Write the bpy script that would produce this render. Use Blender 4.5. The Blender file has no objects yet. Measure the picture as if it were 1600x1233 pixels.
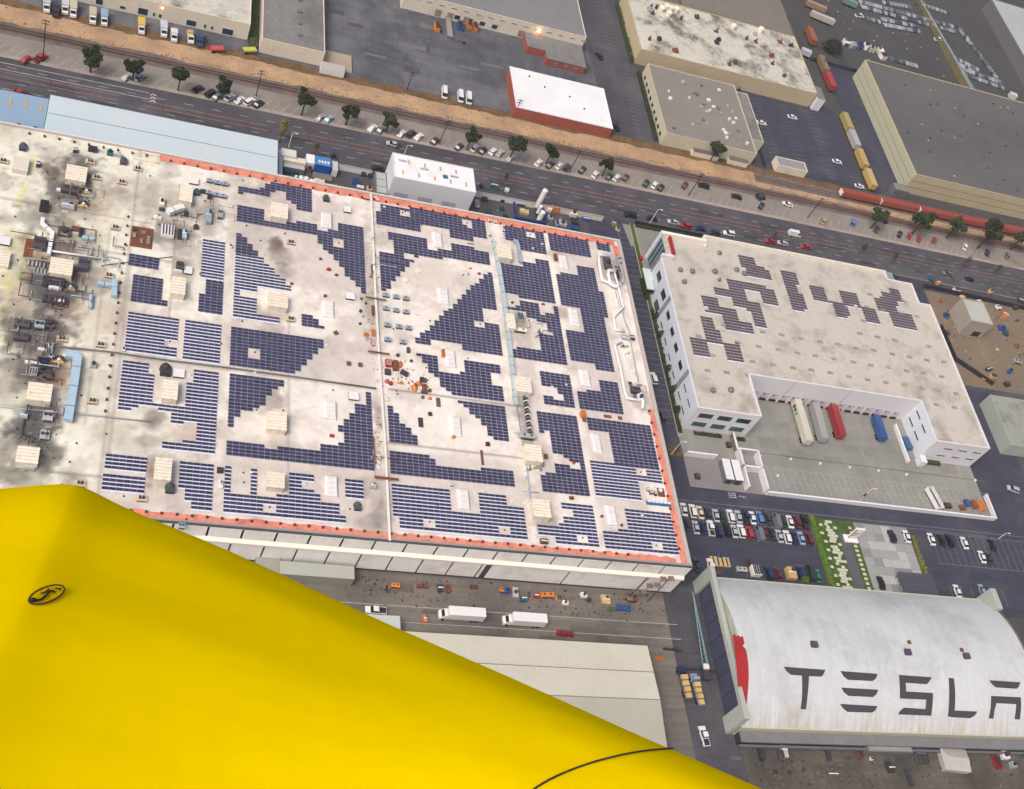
import bpy, bmesh, math, random
import numpy as np
from mathutils import Vector, Matrix
from mathutils.bvhtree import BVHTree
random.seed(7); rng = np.random.default_rng(7)
S = bpy.context.scene; COL = S.collection
# ---------------------------------------------------------------- camera
H = 270.0; F = 1830.227
R = np.array([[ 0.93051642,-0.10685083, 0.35031713],[ 0.12655688,-0.80377147,-0.58132157],[ 0.34368961, 0.58526431,-0.73439985]])
cd = bpy.data.cameras.new('camera'); cam = bpy.data.objects.new('camera', cd); COL.objects.link(cam)
rt, up, bk = R[0], -R[1], -R[2]
cam.matrix_world = Matrix(((rt[0],up[0],bk[0],0),(rt[1],up[1],bk[1],0),(rt[2],up[2],bk[2],H),(0,0,0,1)))
cd.sensor_width = 36; cd.lens = 36*F/1600; cd.clip_start = 0.05; cd.clip_end = 9000
S.camera = cam
# ---------------------------------------------------------------- light
SUN_EL, SUN_AZ = 53, 238      # azimuth clockwise from +Y
w = bpy.data.worlds.new('World'); S.world = w; w.use_nodes = True
nt = w.node_tree; bg = nt.nodes['Background']
sk = nt.nodes.new('ShaderNodeTexSky'); sk.sky_type = 'NISHITA'; sk.sun_disc = False
sk.sun_elevation = math.radians(SUN_EL); sk.sun_rotation = math.radians(SUN_AZ)
sk.air_density = 1.0; sk.dust_density = 9.0; sk.ozone_density = 1.0
nt.links.new(sk.outputs[0], bg.inputs[0]); bg.inputs[1].default_value = 0.13
sd = bpy.data.lights.new('sun', 'SUN'); sd.energy = 1.0; sd.angle = math.radians(18); sd.color = (1.0, 0.985, 0.94)
so = bpy.data.objects.new('sun', sd); COL.objects.link(so)
az, el = math.radians(SUN_AZ), math.radians(SUN_EL)
dv = Vector((math.sin(az)*math.cos(el), math.cos(az)*math.cos(el), math.sin(el)))
so.rotation_euler = dv.to_track_quat('Z', 'Y').to_euler()
S.view_settings.view_transform = 'Standard'; S.view_settings.look = 'None'
S.view_settings.gamma = 1; S.view_settings.use_curve_mapping = False
S.view_settings.exposure = 0.2
S.cycles.max_bounces = 5; S.cycles.diffuse_bounces = 3; S.cycles.glossy_bounces = 2
# ---------------------------------------------------------------- helpers
def ray(u, v): return R.T @ np.array([u-800, v-616.5, F])
def P(u, v, z=0.0):                      # photograph point -> world point at height z
    d = ray(u, v); t = (z-H)/d[2]; return (d[0]*t, d[1]*t, z)
def PY(u, v, y):                         # ... on the plane y = const
    d = ray(u, v); t = y/d[1]; return (d[0]*t, y, H+d[2]*t)
def PX(u, v, x):
    d = ray(u, v); t = x/d[0]; return (x, d[1]*t, H+d[2]*t)
def lin(c): return tuple((x/255/12.92 if x/255 <= .04045 else ((x/255+.055)/1.055)**2.4) for x in c)
K = 1.25
def C(r, g, b): return tuple(min(.85, x/K) for x in lin((r, g, b)))
MATS = {}
def pm(name, rgb, rough=.85, var=.12, sc=.25, fine=.05, metal=0.0, inst=False, dirt=None, dsc=.06, coat=0.0, spec=.3, lo=.5, hi=.72, stretch=None, bump=0, streak=None):
    """procedural material: base colour broken by coarse and fine noise, optional dirt patches, per-object variation"""
    if name in MATS: return MATS[name]
    m = bpy.data.materials.new(name); m.use_nodes = True; n = m.node_tree.nodes; l = m.node_tree.links
    b = n['Principled BSDF']; b.inputs['Roughness'].default_value = rough; b.inputs['Metallic'].default_value = metal
    b.inputs['Specular IOR Level'].default_value = spec; b.inputs['Coat Weight'].default_value = coat
    if inst: src = n.new('ShaderNodeTexCoord').outputs['Object']
    else: src = n.new('ShaderNodeNewGeometry').outputs['Position']
    if stretch:
        mp = n.new('ShaderNodeMapping'); mp.inputs['Scale'].default_value = stretch; l.new(src, mp.inputs[0]); src = mp.outputs[0]
    col = C(*rgb)
    nz = n.new('ShaderNodeTexNoise'); nz.inputs['Scale'].default_value = sc; nz.inputs['Detail'].default_value = 6; nz.inputs['Roughness'].default_value = .62; l.new(src, nz.inputs['Vector'])
    r1 = n.new('ShaderNodeMapRange'); r1.inputs['From Min'].default_value = .3; r1.inputs['From Max'].default_value = .7
    r1.inputs['To Min'].default_value = 1-var; r1.inputs['To Max'].default_value = 1+var; l.new(nz.outputs['Fac'], r1.inputs['Value'])
    n2 = n.new('ShaderNodeTexNoise'); n2.inputs['Scale'].default_value = sc*14; n2.inputs['Detail'].default_value = 3; l.new(src, n2.inputs['Vector'])
    r2 = n.new('ShaderNodeMapRange'); r2.inputs['From Min'].default_value = .3; r2.inputs['From Max'].default_value = .7
    r2.inputs['To Min'].default_value = 1-fine; r2.inputs['To Max'].default_value = 1+fine; l.new(n2.outputs['Fac'], r2.inputs['Value'])
    mu = n.new('ShaderNodeMath'); mu.operation = 'MULTIPLY'; l.new(r1.outputs[0], mu.inputs[0]); l.new(r2.outputs[0], mu.inputs[1])
    fac = mu.outputs[0]
    if inst:
        oi = n.new('ShaderNodeObjectInfo'); r3 = n.new('ShaderNodeMapRange'); r3.inputs['To Min'].default_value = 1-var*.8; r3.inputs['To Max'].default_value = 1+var*.8
        l.new(oi.outputs['Random'], r3.inputs['Value']); m2 = n.new('ShaderNodeMath'); m2.operation = 'MULTIPLY'; l.new(fac, m2.inputs[0]); l.new(r3.outputs[0], m2.inputs[1]); fac = m2.outputs[0]
    if streak:
        for (sx, sy, amt) in streak:
            mp2 = n.new('ShaderNodeMapping'); mp2.inputs['Scale'].default_value = (sx, sy, .05); l.new(src, mp2.inputs[0]); nk = n.new('ShaderNodeTexNoise'); nk.inputs['Scale'].default_value = 1; nk.inputs['Detail'].default_value = 5; l.new(mp2.outputs[0], nk.inputs['Vector'])
            rk = n.new('ShaderNodeMapRange'); rk.inputs['From Min'].default_value = .35; rk.inputs['From Max'].default_value = .65; rk.inputs['To Min'].default_value = 1-amt; rk.inputs['To Max'].default_value = 1+amt; l.new(nk.outputs['Fac'], rk.inputs['Value'])
            mk_ = n.new('ShaderNodeMath'); mk_.operation = 'MULTIPLY'; l.new(fac, mk_.inputs[0]); l.new(rk.outputs[0], mk_.inputs[1]); fac = mk_.outputs[0]
    sc_ = n.new('ShaderNodeVectorMath'); sc_.operation = 'SCALE'; sc_.inputs[0].default_value = col; l.new(fac, sc_.inputs['Scale'])
    out = sc_.outputs[0]
    if dirt:
        n3 = n.new('ShaderNodeTexNoise'); n3.inputs['Scale'].default_value = dsc; n3.inputs['Detail'].default_value = 9; n3.inputs['Roughness'].default_value = .68; l.new(src, n3.inputs['Vector'])
        r4 = n.new('ShaderNodeMapRange'); r4.inputs['From Min'].default_value = lo; r4.inputs['From Max'].default_value = hi; l.new(n3.outputs['Fac'], r4.inputs['Value'])
        mx = n.new('ShaderNodeMixRGB'); l.new(r4.outputs[0], mx.inputs[0]); l.new(out, mx.inputs[1]); mx.inputs[2].default_value = (*C(*dirt), 1); out = mx.outputs[0]
    l.new(out, b.inputs['Base Color'])
    if bump:
        bp = n.new('ShaderNodeBump'); bp.inputs['Strength'].default_value = bump; bp.inputs['Distance'].default_value = .05; l.new(n2.outputs['Fac'], bp.inputs['Height']); l.new(bp.outputs[0], b.inputs['Normal'])
    MATS[name] = m; return m
class MB:
    def __init__(s): s.v = []; s.f = []; s.m = []
    def add(s, vs, fs, m=0):
        o = len(s.v); s.v += [tuple(map(float, p)) for p in vs]
        for f in fs: s.f.append(tuple(o+i for i in f)); s.m.append(m)
        return s
    def box(s, x0, x1, y0, y1, z0, z1, m=0, top=None):
        vs = [(x0,y0,z0),(x1,y0,z0),(x1,y1,z0),(x0,y1,z0),(x0,y0,z1),(x1,y0,z1),(x1,y1,z1),(x0,y1,z1)]
        s.add(vs, [(0,1,5,4),(1,2,6,5),(2,3,7,6),(3,0,4,7),(3,2,1,0)], m); s.add(vs[4:], [(0,1,2,3)], m if top is None else top); return s
    def cbox(s, cx, cy, z0, lx, ly, lz, m=0, ang=0, top=None):
        ca, sa = math.cos(ang), math.sin(ang); q = []
        for z in (z0, z0+lz):
            for a, b in ((-1,-1),(1,-1),(1,1),(-1,1)):
                x, y = a*lx/2, b*ly/2; q.append((cx+x*ca-y*sa, cy+x*sa+y*ca, z))
        s.add(q, [(0,1,5,4),(1,2,6,5),(2,3,7,6),(3,0,4,7),(3,2,1,0)], m); s.add(q[4:], [(0,1,2,3)], m if top is None else top); return s
    def prism(s, poly, z0, z1, m=0, top=None, bottom=False):
        a = sum(poly[i][0]*poly[(i+1)%len(poly)][1]-poly[(i+1)%len(poly)][0]*poly[i][1] for i in range(len(poly)))
        if a < 0: poly = poly[::-1]
        n = len(poly); vs = [(p[0],p[1],z0) for p in poly]+[(p[0],p[1],z1) for p in poly]
        s.add(vs, [(i,(i+1)%n,n+(i+1)%n,n+i) for i in range(n)], m)
        s.add([(p[0],p[1],z1) for p in poly], [tuple(range(n))], m if top is None else top)
        if bottom: s.add([(p[0],p[1],z0) for p in poly], [tuple(range(n))[::-1]], m)
        return s
    def sheet(s, poly, z, m=0):
        a = sum(poly[i][0]*poly[(i+1)%len(poly)][1]-poly[(i+1)%len(poly)][0]*poly[i][1] for i in range(len(poly)))
        if a < 0: poly = poly[::-1]
        return s.add([(p[0],p[1],z) for p in poly], [tuple(range(len(poly)))], m)
    def rect(s, x0, x1, y0, y1, z, m=0): return s.sheet([(x0,y0),(x1,y0),(x1,y1),(x0,y1)], z, m)
    def cyl(s, cx, cy, z0, z1, r, n=12, m=0, r2=None, top=None):
        r2 = r if r2 is None else r2; vs = []
        for z, q in ((z0, r), (z1, r2)): vs += [(cx+q*math.cos(2*math.pi*i/n), cy+q*math.sin(2*math.pi*i/n), z) for i in range(n)]
        s.add(vs, [(i,(i+1)%n,n+(i+1)%n,n+i) for i in range(n)], m); s.add(vs[n:], [tuple(range(n))], m if top is None else top); return s
    def dome(s, cx, cy, z0, r, hgt, n=12, k=3, m=0):
        vs = []; fs = []
        for j in range(k+1):
            a = j/k*math.pi/2*.96; vs += [(cx+r*math.cos(a)*math.cos(2*math.pi*i/n), cy+r*math.cos(a)*math.sin(2*math.pi*i/n), z0+hgt*math.sin(a)) for i in range(n)]
        for j in range(k): fs += [(j*n+i, j*n+(i+1)%n, (j+1)*n+(i+1)%n, (j+1)*n+i) for i in range(n)]
        fs.append(tuple(k*n+i for i in range(n))); return s.add(vs, fs, m)
    def tube(s, pts, r, n=8, m=0, flat=None):
        """round (or, with flat=(w,h), rectangular) duct along a path"""
        pts = [Vector(p) for p in pts]; vs = []; k = len(pts)
        sec = [(math.cos(2*math.pi*i/n), math.sin(2*math.pi*i/n)) for i in range(n)] if not flat else [(-1,-1),(1,-1),(1,1),(-1,1)]
        if flat: n = 4
        for i, p in enumerate(pts):
            d0 = (pts[i]-pts[i-1]).normalized() if i else (pts[1]-pts[0]).normalized()
            d1 = (pts[i+1]-pts[i]).normalized() if i < k-1 else d0
            t = (d0+d1); t = t.normalized() if t.length > 1e-6 else d0
            u = Vector((0,0,1)) if abs(t.z) < .95 else Vector((1,0,0))
            a = t.cross(u).normalized(); b = a.cross(t).normalized(); c = 1/max(.45, abs(t.dot(d0)))
            for x, y in sec:
                if flat: vs.append(p+a*x*flat[0]/2*c+b*y*flat[1]/2)
                else: vs.append(p+a*x*r*(c if abs(t.z) < .95 else 1)+b*y*r)
        fs = []
        for i in range(k-1): fs += [(i*n+j, i*n+(j+1)%n, (i+1)*n+(j+1)%n, (i+1)*n+j) for j in range(n)]
        fs += [tuple(range(n))[::-1], tuple((k-1)*n+j for j in range(n))]
        return s.add(vs, fs, m)
    def mesh(s, name, mats, smooth=False):
        me = bpy.data.meshes.new(name); me.from_pydata(s.v, [], s.f)
        for m in (mats if isinstance(mats, (list, tuple)) else [mats]): me.materials.append(m)
        me.polygons.foreach_set('material_index', s.m)
        if smooth: me.polygons.foreach_set('use_smooth', [True]*len(s.f))
        me.update(); return me
    def build(s, name, mats, parent=None, smooth=False, loc=None, **pr): return ob(name, s.mesh(name, mats, smooth), parent, loc, **pr)
def ob(name, me, parent=None, loc=None, rot=0, **pr):
    o = bpy.data.objects.new(name, me); COL.objects.link(o)
    if loc is not None: o.location = loc
    if rot: o.rotation_euler = (0, 0, rot)
    if parent is not None: o.parent = parent
    for k, v in pr.items():
        if v is not None: o[k] = v
    return o
def thing(name, label, category, group=None, loc=(0,0,0), rot=0): return ob(name, None, None, loc, rot, label=label, category=category, group=group)
def struct(name, mb, mats, parent=None, **k):
    return mb.build(name, mats, parent, kind='structure' if parent is None else None, **k)
def copy_tree(o, parent=None):
    c = o.copy(); COL.objects.link(c)
    if parent is not None: c.parent = parent
    for ch in list(o.children): copy_tree(ch, c)
    return c
def inpoly(x, y, poly):
    r = False; j = len(poly)-1
    for i in range(len(poly)):
        xi, yi = poly[i]; xj, yj = poly[j]
        if (yi > y) != (yj > y) and x < (xj-xi)*(y-yi)/(yj-yi)+xi: r = not r
        j = i
    return r
ORD = ['first','second','third','fourth','fifth','sixth','seventh','eighth','ninth','tenth','eleventh','twelfth','thirteenth','fourteenth','fifteenth','sixteenth','seventeenth','eighteenth','nineteenth','twentieth']
def nth(i):
    if i < 20: return ORD[i]
    t = {2:'twenty',3:'thirty',4:'forty',5:'fifty'}[(i+1)//10]; r = (i+1) % 10
    return {2:'twentieth',3:'thirtieth',4:'fortieth',5:'fiftieth'}[(i+1)//10] if r == 0 else t+'-'+ORD[r-1]
# ---------------------------------------------------------------- materials
asphalt = pm('asphalt', (80,78,86), .9, .16, .12, .14, dirt=(100,98,103), dsc=.05, lo=.48, hi=.7, bump=.2, streak=[(.012,.9,.12),(.3,.05,.07)])
asphalt2 = pm('asphalt_yard', (92,94,102), .9, .18, .06, .14, dirt=(122,123,128), dsc=.03, lo=.47, hi=.66, streak=[(.05,.3,.12),(.25,.03,.1)])
asphalt3 = pm('asphalt_far', (80,79,80), .9, .16, .06, .12, dirt=(68,66,68), dsc=.03)
asph_dark = pm('asphalt_new', (66,68,84), .88, .14, .1, .14, dirt=(90,88,96), dsc=.07, lo=.5, hi=.7, streak=[(.03,.6,.1)])
concrete = pm('concrete_yard', (152,152,147), .9, .08, .1, .08, dirt=(130,129,126), dsc=.05, lo=.45, hi=.7, streak=[(.3,.03,.06),(.04,.4,.05)])
conc2 = pm('concrete_worn', (126,121,114), .9, .15, .1, .14, dirt=(90,87,85), dsc=.05, lo=.42, hi=.66, streak=[(.02,.7,.13)])
sidewalk = pm('sidewalk', (170,158,150), .9, .08, .2, .08, dirt=(130,120,112), dsc=.1)
parkstrip = pm('parking_strip', (146,139,132), .9, .1, .1, .08, dirt=(122,112,106), dsc=.08, lo=.5, hi=.75)
ballast = pm('ballast', (118,106,102), .95, .2, .3, .2, dirt=(84,76,76), dsc=.12)
sand = pm('sand', (190,158,124), .95, .14, .08, .1, dirt=(158,132,108), dsc=.09, lo=.46, hi=.68)
weeds = pm('weeds', (118,92,66), .95, .3, .3, .25, dirt=(80,76,52), dsc=.1)
grass = pm('grass', (72,96,44), .95, .3, .3, .25)
whitep = pm('white_paint', (196,194,196), .8, .2, .4, .2)
wornp = pm('worn_paint', (142,140,144), .8, .25, .6, .25)
wornc = pm('worn_paint_pale', (186,182,176), .8, .2, .6, .2)
yellowp = pm('yellow_paint', (172,122,100), .8, .25, .4, .2)
roofwhite = pm('white_roof', (246,246,250), .6, .05, .06, .02, dirt=(206,204,204), dsc=.05, lo=.58, hi=.8)
roofblue = pm('pale_blue_roof', (200,222,232), .5, .05, .03, .02, dirt=(214,216,220), dsc=.02, lo=.4, hi=.8)
roofblue2 = pm('blue_grey_roof', (150,178,204), .5, .06, .05, .03)
cream = pm('cream_wall', (236,226,208), .8, .05, .1, .03, dirt=(206,192,176), dsc=.1, lo=.55)
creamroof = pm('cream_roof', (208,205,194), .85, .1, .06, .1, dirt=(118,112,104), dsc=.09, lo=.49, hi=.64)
greyroof = pm('grey_roof', (132,131,130), .9, .1, .05, .12, dirt=(104,103,104), dsc=.06, streak=[(.5,.04,.06)])
darkroof = pm('dark_gravel_roof', (108,106,106), .95, .1, .04, .14, dirt=(86,86,90), dsc=.02, lo=.4, hi=.7)
wallw = pm('white_wall', (236,236,242), .7, .04, .1, .02, dirt=(214,210,212), dsc=.15, lo=.6)
wallg = pm('greenish_wall', (196,194,168), .8, .06, .1, .04)
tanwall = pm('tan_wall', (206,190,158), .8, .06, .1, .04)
brick = pm('red_brick', (168,92,78), .9, .12, .3, .12)
factwall = pm('factory_wall', (255,251,247), .75, .03, .15, .03, dirt=(226,216,210), dsc=.15, lo=.5, streak=[(.6,.6,.04)])
ledgem = pm('ledge_cream', (250,243,232), .7, .04, .15, .02)
darkm = pm('dark_gap', (52,48,56), .9, .1, 1, .1)
glassd = pm('dark_glass', (44,58,70), .12, .1, 1, .02, spec=.6)
glassg = pm('green_glass', (66,96,96), .12, .1, 1, .02, spec=.6)
metal = pm('grey_metal', (128,126,134), .5, .12, .8, .08, inst=True, metal=.2)
metald = pm('dark_metal', (66,64,70), .6, .2, .8, .1, inst=True)
metalw = pm('white_metal', (240,240,242), .45, .05, .8, .03, inst=True)
ductblue = pm('duct_blue', (176,204,226), .45, .06, .5, .03)
galv = pm('galvanised', (176,194,206), .4, .1, .8, .05, metal=.2, inst=True)
creambox = pm('penthouse_cream', (248,239,222), .75, .07, .5, .08, inst=True, dirt=(208,182,150), dsc=.5, lo=.5, hi=.72)
tealm = pm('teal_metal', (52,108,116), .5, .15, .8, .1, inst=True)
bluem = pm('blue_tarp', (40,92,160), .5, .12, .8, .08, inst=True)
orangem = pm('orange_paint', (226,134,64), .6, .15, .8, .1, inst=True)
redm = pm('red_paint', (170,44,44), .5, .12, .8, .08, inst=True)
rust = pm('rust_brown', (134,80,52), .85, .18, .3, .15, inst=True)
wood = pm('brown_wood', (122,88,74), .9, .15, .8, .1, inst=True)
tanm = pm('tan_paint', (206,176,120), .7, .12, .5, .1, inst=True)
coral = pm('coral_membrane', (236,150,128), .8, .14, .5, .12, dirt=(196,112,94), dsc=.35, lo=.48, hi=.66)
tyre = pm('tyre', (34,34,36), .9, .1, 2, .1)
bark = pm('bark', (84,70,60), .95, .2, 2, .2)
leaf = pm('leaf_dark', (62,72,48), .9, .45, .9, .3, inst=True)
leaf2 = pm('leaf_olive', (128,124,66), .9, .4, .9, .3, inst=True)
leaf3 = pm('leaf_bright', (104,136,54), .9, .35, .9, .3, inst=True)
leaf4 = pm('leaf_thin', (96,88,62), .9, .35, .9, .3, inst=True)
# solar panel materials
pv = pm('solar_cell', (64,66,98), .25, .32, .7, .1, inst=True, spec=.5, coat=.2)
pvb = pm('solar_cell_brown', (92,80,92), .35, .12, .7, .1, inst=True, spec=.4)
pvg = pm('panel_gap', (132,130,166), .5, .05, 1, .03, inst=True)
pvf = pm('panel_frame', (118,116,148), .4, .05, 1, .03, inst=True)
pvw = pm('panel_deflector', (226,228,246), .45, .04, 1, .02, inst=True)
# ================================================================ SETTING
def G(n, poly, z, m, **k): return struct(n, MB().sheet(poly, z), m, **k)
def pxs(l, z=0): return [P(u, v, z)[:2] for u, v in l]
G('ground', [(-3500,-3500),(4500,-3500),(4500,4500),(-3500,4500)], -.02, asphalt3)
YS, YN = 305.0, 324.0
street = G('street', [(-400,YS),(900,YS),(900,YN),(-400,YN)], .0, asphalt)
mk = MB()
for y in (309.3, 319.6):
    for i in range(-12, 48): mk.rect(i*9.2+2, i*9.2+5, y, y+.16, .012)
for y in (313.0,):
    for i in range(-12, 48): mk.rect(i*9.2+6, i*9.2+8.6, y-.3, y-.16, .012)
for x0, y in ((-60, 321.3), (-60, 318.2)): mk.rect(-60, 9, y, y+.22, .014)
for k in range(3): mk.add([(9.2,317.4+k*1.6,.014),(10.2,318.4+k*1.6,.014),(11.4,317.6+k*1.6,.014),(10.9,317.2+k*1.6,.014),(10.2,317.9+k*1.6,.014),(9.5,317.0+k*1.6,.014)], [(0,1,4,5),(1,2,3,4)])
mk.build('lane_markings', whitep, street)
mk = MB()
for y in (314.6, 316.9):
    for i in range(-20, 60): 
        if i % 7: mk.rect(i*7.0, i*7+6.4, y, y+.22, .012)
mk.build('centre_lines', yellowp, street)
kb = MB(); kb.box(-400, 900, YN, YN+.25, -.01, .14); kb.box(190, 900, YS-.25, YS, -.01, .14); struct('kerb', kb, sidewalk)
G('sidewalk', [(-400,YN+.25),(900,YN+.25),(900,YN+1.6),(-400,YN+1.6)], .13, sidewalk)
ps = G('parking_strip', [(-400,YN+1.6),(900,YN+1.6),(900,335.5),(-400,335.5)], .0, parkstrip)
mk = MB()
for i in range(-24, 110):
    x = i*3.3; mk.add([(x,YN+1.8,.012),(x+.16,YN+1.8,.012),(x+3.1,YN+6.6,.012),(x+2.94,YN+6.6,.012)], [(0,1,2,3)])
mk.build('bay_markings', wornc, ps)
rb = G('railway_bed', [(-400,335.5),(900,335.5),(900,342),(-400,342)], .0, ballast)
mk = MB()
for y in (337.9, 339.4): mk.box(-400, 900, y-.05, y+.05, .25, .42)
mk.build('rail', metald, rb)
mk = MB()
for i in range(-60, 1050): mk.box(i*.75, i*.75+.24, 337.3, 340.0, .05, .24)
mk.build('railway_sleepers', wood, rb, kind='stuff')
def wavy(y0, y1, a, seed, x0=-400, x1=900, st=6):
    r = random.Random(seed); top = []; bot = []
    x = x0
    while x <= x1: top.append((x, y1+r.uniform(-a, a))); bot.append((x, y0+r.uniform(-a, a))); x += st
    return bot + top[::-1]
def strip(n, y0, y1, a, seed, z, m, x0=-400, x1=900):
    r = random.Random(seed); mb = MB(); x = x0; pr = None
    while x <= x1:
        c = (y0+r.uniform(-a, a), y1+r.uniform(-a, a))
        if pr: mb.add([(pr[0],pr[1],z),(x,c[0],z),(x,c[1],z),(pr[0],pr[2],z)], [(0,1,2,3)])
        pr = (x, c[0], c[1]); x += 4
    return struct(n, mb, m)
strip('sand_strip', 341.6, 350.5, .5, 3, .012, sand)
strip('weed_strip', 350.0, 353.6, .9, 4, .02, weeds)
# verge plants along the sand
def leafcloud(n, cx, cy, cz, rx, ry, rz, size, seed, shell=.55):
    r = random.Random(seed); mb = MB()
    for i in range(n):
        a = r.uniform(0, 2*math.pi); b = math.acos(r.uniform(-1, 1)); q = r.uniform(shell, 1)**.6
        q *= .78+.22*math.sin(3*a+seed)*math.sin(2*b+seed)
        p = Vector((cx+rx*q*math.sin(b)*math.cos(a), cy+ry*q*math.sin(b)*math.sin(a), cz+rz*q*math.cos(b)))
        nrm = Vector((r.gauss(0,1), r.gauss(0,1), r.gauss(.6,1))).normalized()
        u = nrm.orthogonal().normalized(); v = nrm.cross(u); s = size*r.uniform(.6, 1.3)
        mb.add([p+u*s, p+v*s*.7, p-u*s, p-v*s*.7], [(0,1,2,3)])
    return mb
mb = MB(); r_ = random.Random(5)
for i in range(3600):
    x = r_.uniform(-60, 460); y = r_.choice([r_.gauss(351.3,.8), r_.gauss(342.2,.5)]) if r_.random() < .8 else r_.uniform(342,351)
    s = r_.uniform(.08,.26); a = r_.uniform(0,3.14); c, d = math.cos(a)*s, math.sin(a)*s; h = r_.uniform(.1,.5)
    mb.add([(x-c,y-d,.02),(x+c,y+d,.02),(x+c*.5,y+d*.5+.1,h),(x-c*.5,y-d*.5+.1,h)], [(0,1,2,3)])
mb.build('dry_weeds', pm('dry_weed', (140,116,84), .95, .3, .6, .3), kind='stuff', label='dry brown weeds growing along both edges of the sandy strip', category='weeds')
# north yards
G('north_yard_pavement', [(-400,353.4),(200,353.4),(200,640),(-400,640)], .006, asphalt2)
G('north_lane', [(183.5,353.4),(206,353.4),(206,640),(183.5,640)], .014, asphalt)
mk = MB()
for k in range(20): mk.rect(196.5, 202, 356.5+k*2.5, 356.62+k*2.5, .026)
for k in range(16): mk.rect(192.5, 199.5, 412+k*2.7, 412.14+k*2.7, .026)
struct('lane_bay_markings', mk, wornp)
G('car_park_pavement', [(256,354),(308,354),(308,408),(256,408)], .01, asph_dark)
mk = MB()
for cx in (262, 276, 290):
    for k in range(17): mk.rect(cx, cx+5.2, 358+k*2.7, 358.13+k*2.7, .022)
struct('car_park_markings', mk, wornp)
G('side_lane_pavement', [(313,352),(330,352),(330,455),(313,455)], .012, asph_dark)
G('trailer_yard_pavement', [(300,449),(470,449),(470,640),(300,640)], .017, asphalt3)
# ground between street and factory, alley, R yard, front lot
G('factory_yard_pavement', [(45,277.5),(186,277.5),(186,305),(45,305)], .008, asphalt)
G('west_gate_pavement', [(-400,277),(45,277),(45,305),(-400,305)], .006, concrete)
G('alley_pavement', [(166,150),(184,150),(184,305),(166,305)], .016, asph_dark)
mk = MB()
for k in range(34): mk.rect(178.2, 183.4, 212+k*2.7, 212.13+k*2.7, .03)
mk.rect(178.1, 178.25, 210, 304, .03)
struct('alley_bay_markings', mk, wornp)
G('alley_verge', [(184.0,262),(185.5,262),(185.5,304),(184.0,304)], .14, grass)
G('alley_sidewalk', [(183.6,207),(186.0,207),(186.0,304),(183.6,304)], .13, sidewalk)
G('corner_forecourt_pavement', pxs([(972,349),(1034,366),(1060,372),(1100,384),(1016,384),(986,385)]), .02, concrete)
G('loading_yard_pavement', [(184,187.6),(310,187.6),(310,304),(184,304)], .01, concrete)
mk = MB()
for k in range(34): x = 214+k*2.75; mk.add([(x,189.4,.02),(x+.16,189.4,.02),(x-1.2,199.2,.02),(x-1.36,199.2,.02)], [(0,1,2,3)])
mk.rect(212, 309, 199.3, 199.42, .02); mk.rect(214, 306, 194.2, 194.3, .021)
struct('loading_bay_markings', mk, wornc)
mk = MB(); mk.rect(212, 309, 204.6, 204.95, .022); struct('drain_channel', mk, conc2)
G('east_lane_pavement', [(305,150),(330,150),(330,304),(305,304)], .018, asph_dark)
G('front_lot_pavement', [(168,150),(470,150),(470,188),(168,188)], .014, asph_dark)
mk = MB(); mk.rect(174, 330, 182.4, 182.56, .026); mk.rect(256,300,181,181.12,.026)
for i in range(21): mk.rect(180+i*2.42, 180.1+i*2.42, 170.5, 181.2, .026)
for i in range(15): mk.rect(275+i*2.75, 275.13+i*2.75, 168.3, 180.3, .026)
for i in range(6): mk.rect(275+i*4.4, 275.13+i*4.4, 154.0, 160.3, .026)
mk.rect(274, 316, 168.2, 168.34, .026); mk.rect(274, 316, 180.3, 180.44, .026)
struct('front_lot_markings', mk, wornp)
# SLOW lettering patches on the lane
mk = MB()
def stroke(mb, pts, wd, z):
    for a, b in zip(pts[:-1], pts[1:]):
        a = Vector(a); b = Vector(b); d = (b-a).normalized()*wd/2; nn = Vector((-d.y, d.x)); a = a-d; b = b+d
        mb.add([(*(a-nn),z),(*(b-nn),z),(*(b+nn),z),(*(a+nn),z)], [(0,1,2,3)])
for k, (u, v) in enumerate([(1144,774),(1160,776.5)]):
    x, y, _ = P(u, v)
    if k == 0:
        for q in range(3): stroke(mk, [(x-1.3, y+.8-q*.8), (x+1.2, y+.8-q*.8)], .25, .028)
        stroke(mk, [(x+1.2,y+.8),(x+1.2,y-.8)], .25, .029)
    else: stroke(mk, [(x-1.2,y-.1),(x-.6,y+.4),(x+.1,y-.3),(x+.6,y+.3),(x+1.2,y-.3)], .28, .028)
struct('lane_lettering', mk, whitep)
G('lane_patch_marking', [(199.5,178.6),(203.5,178.6),(203.5,180.8),(199.5,180.8)], .03, weeds)
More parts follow.
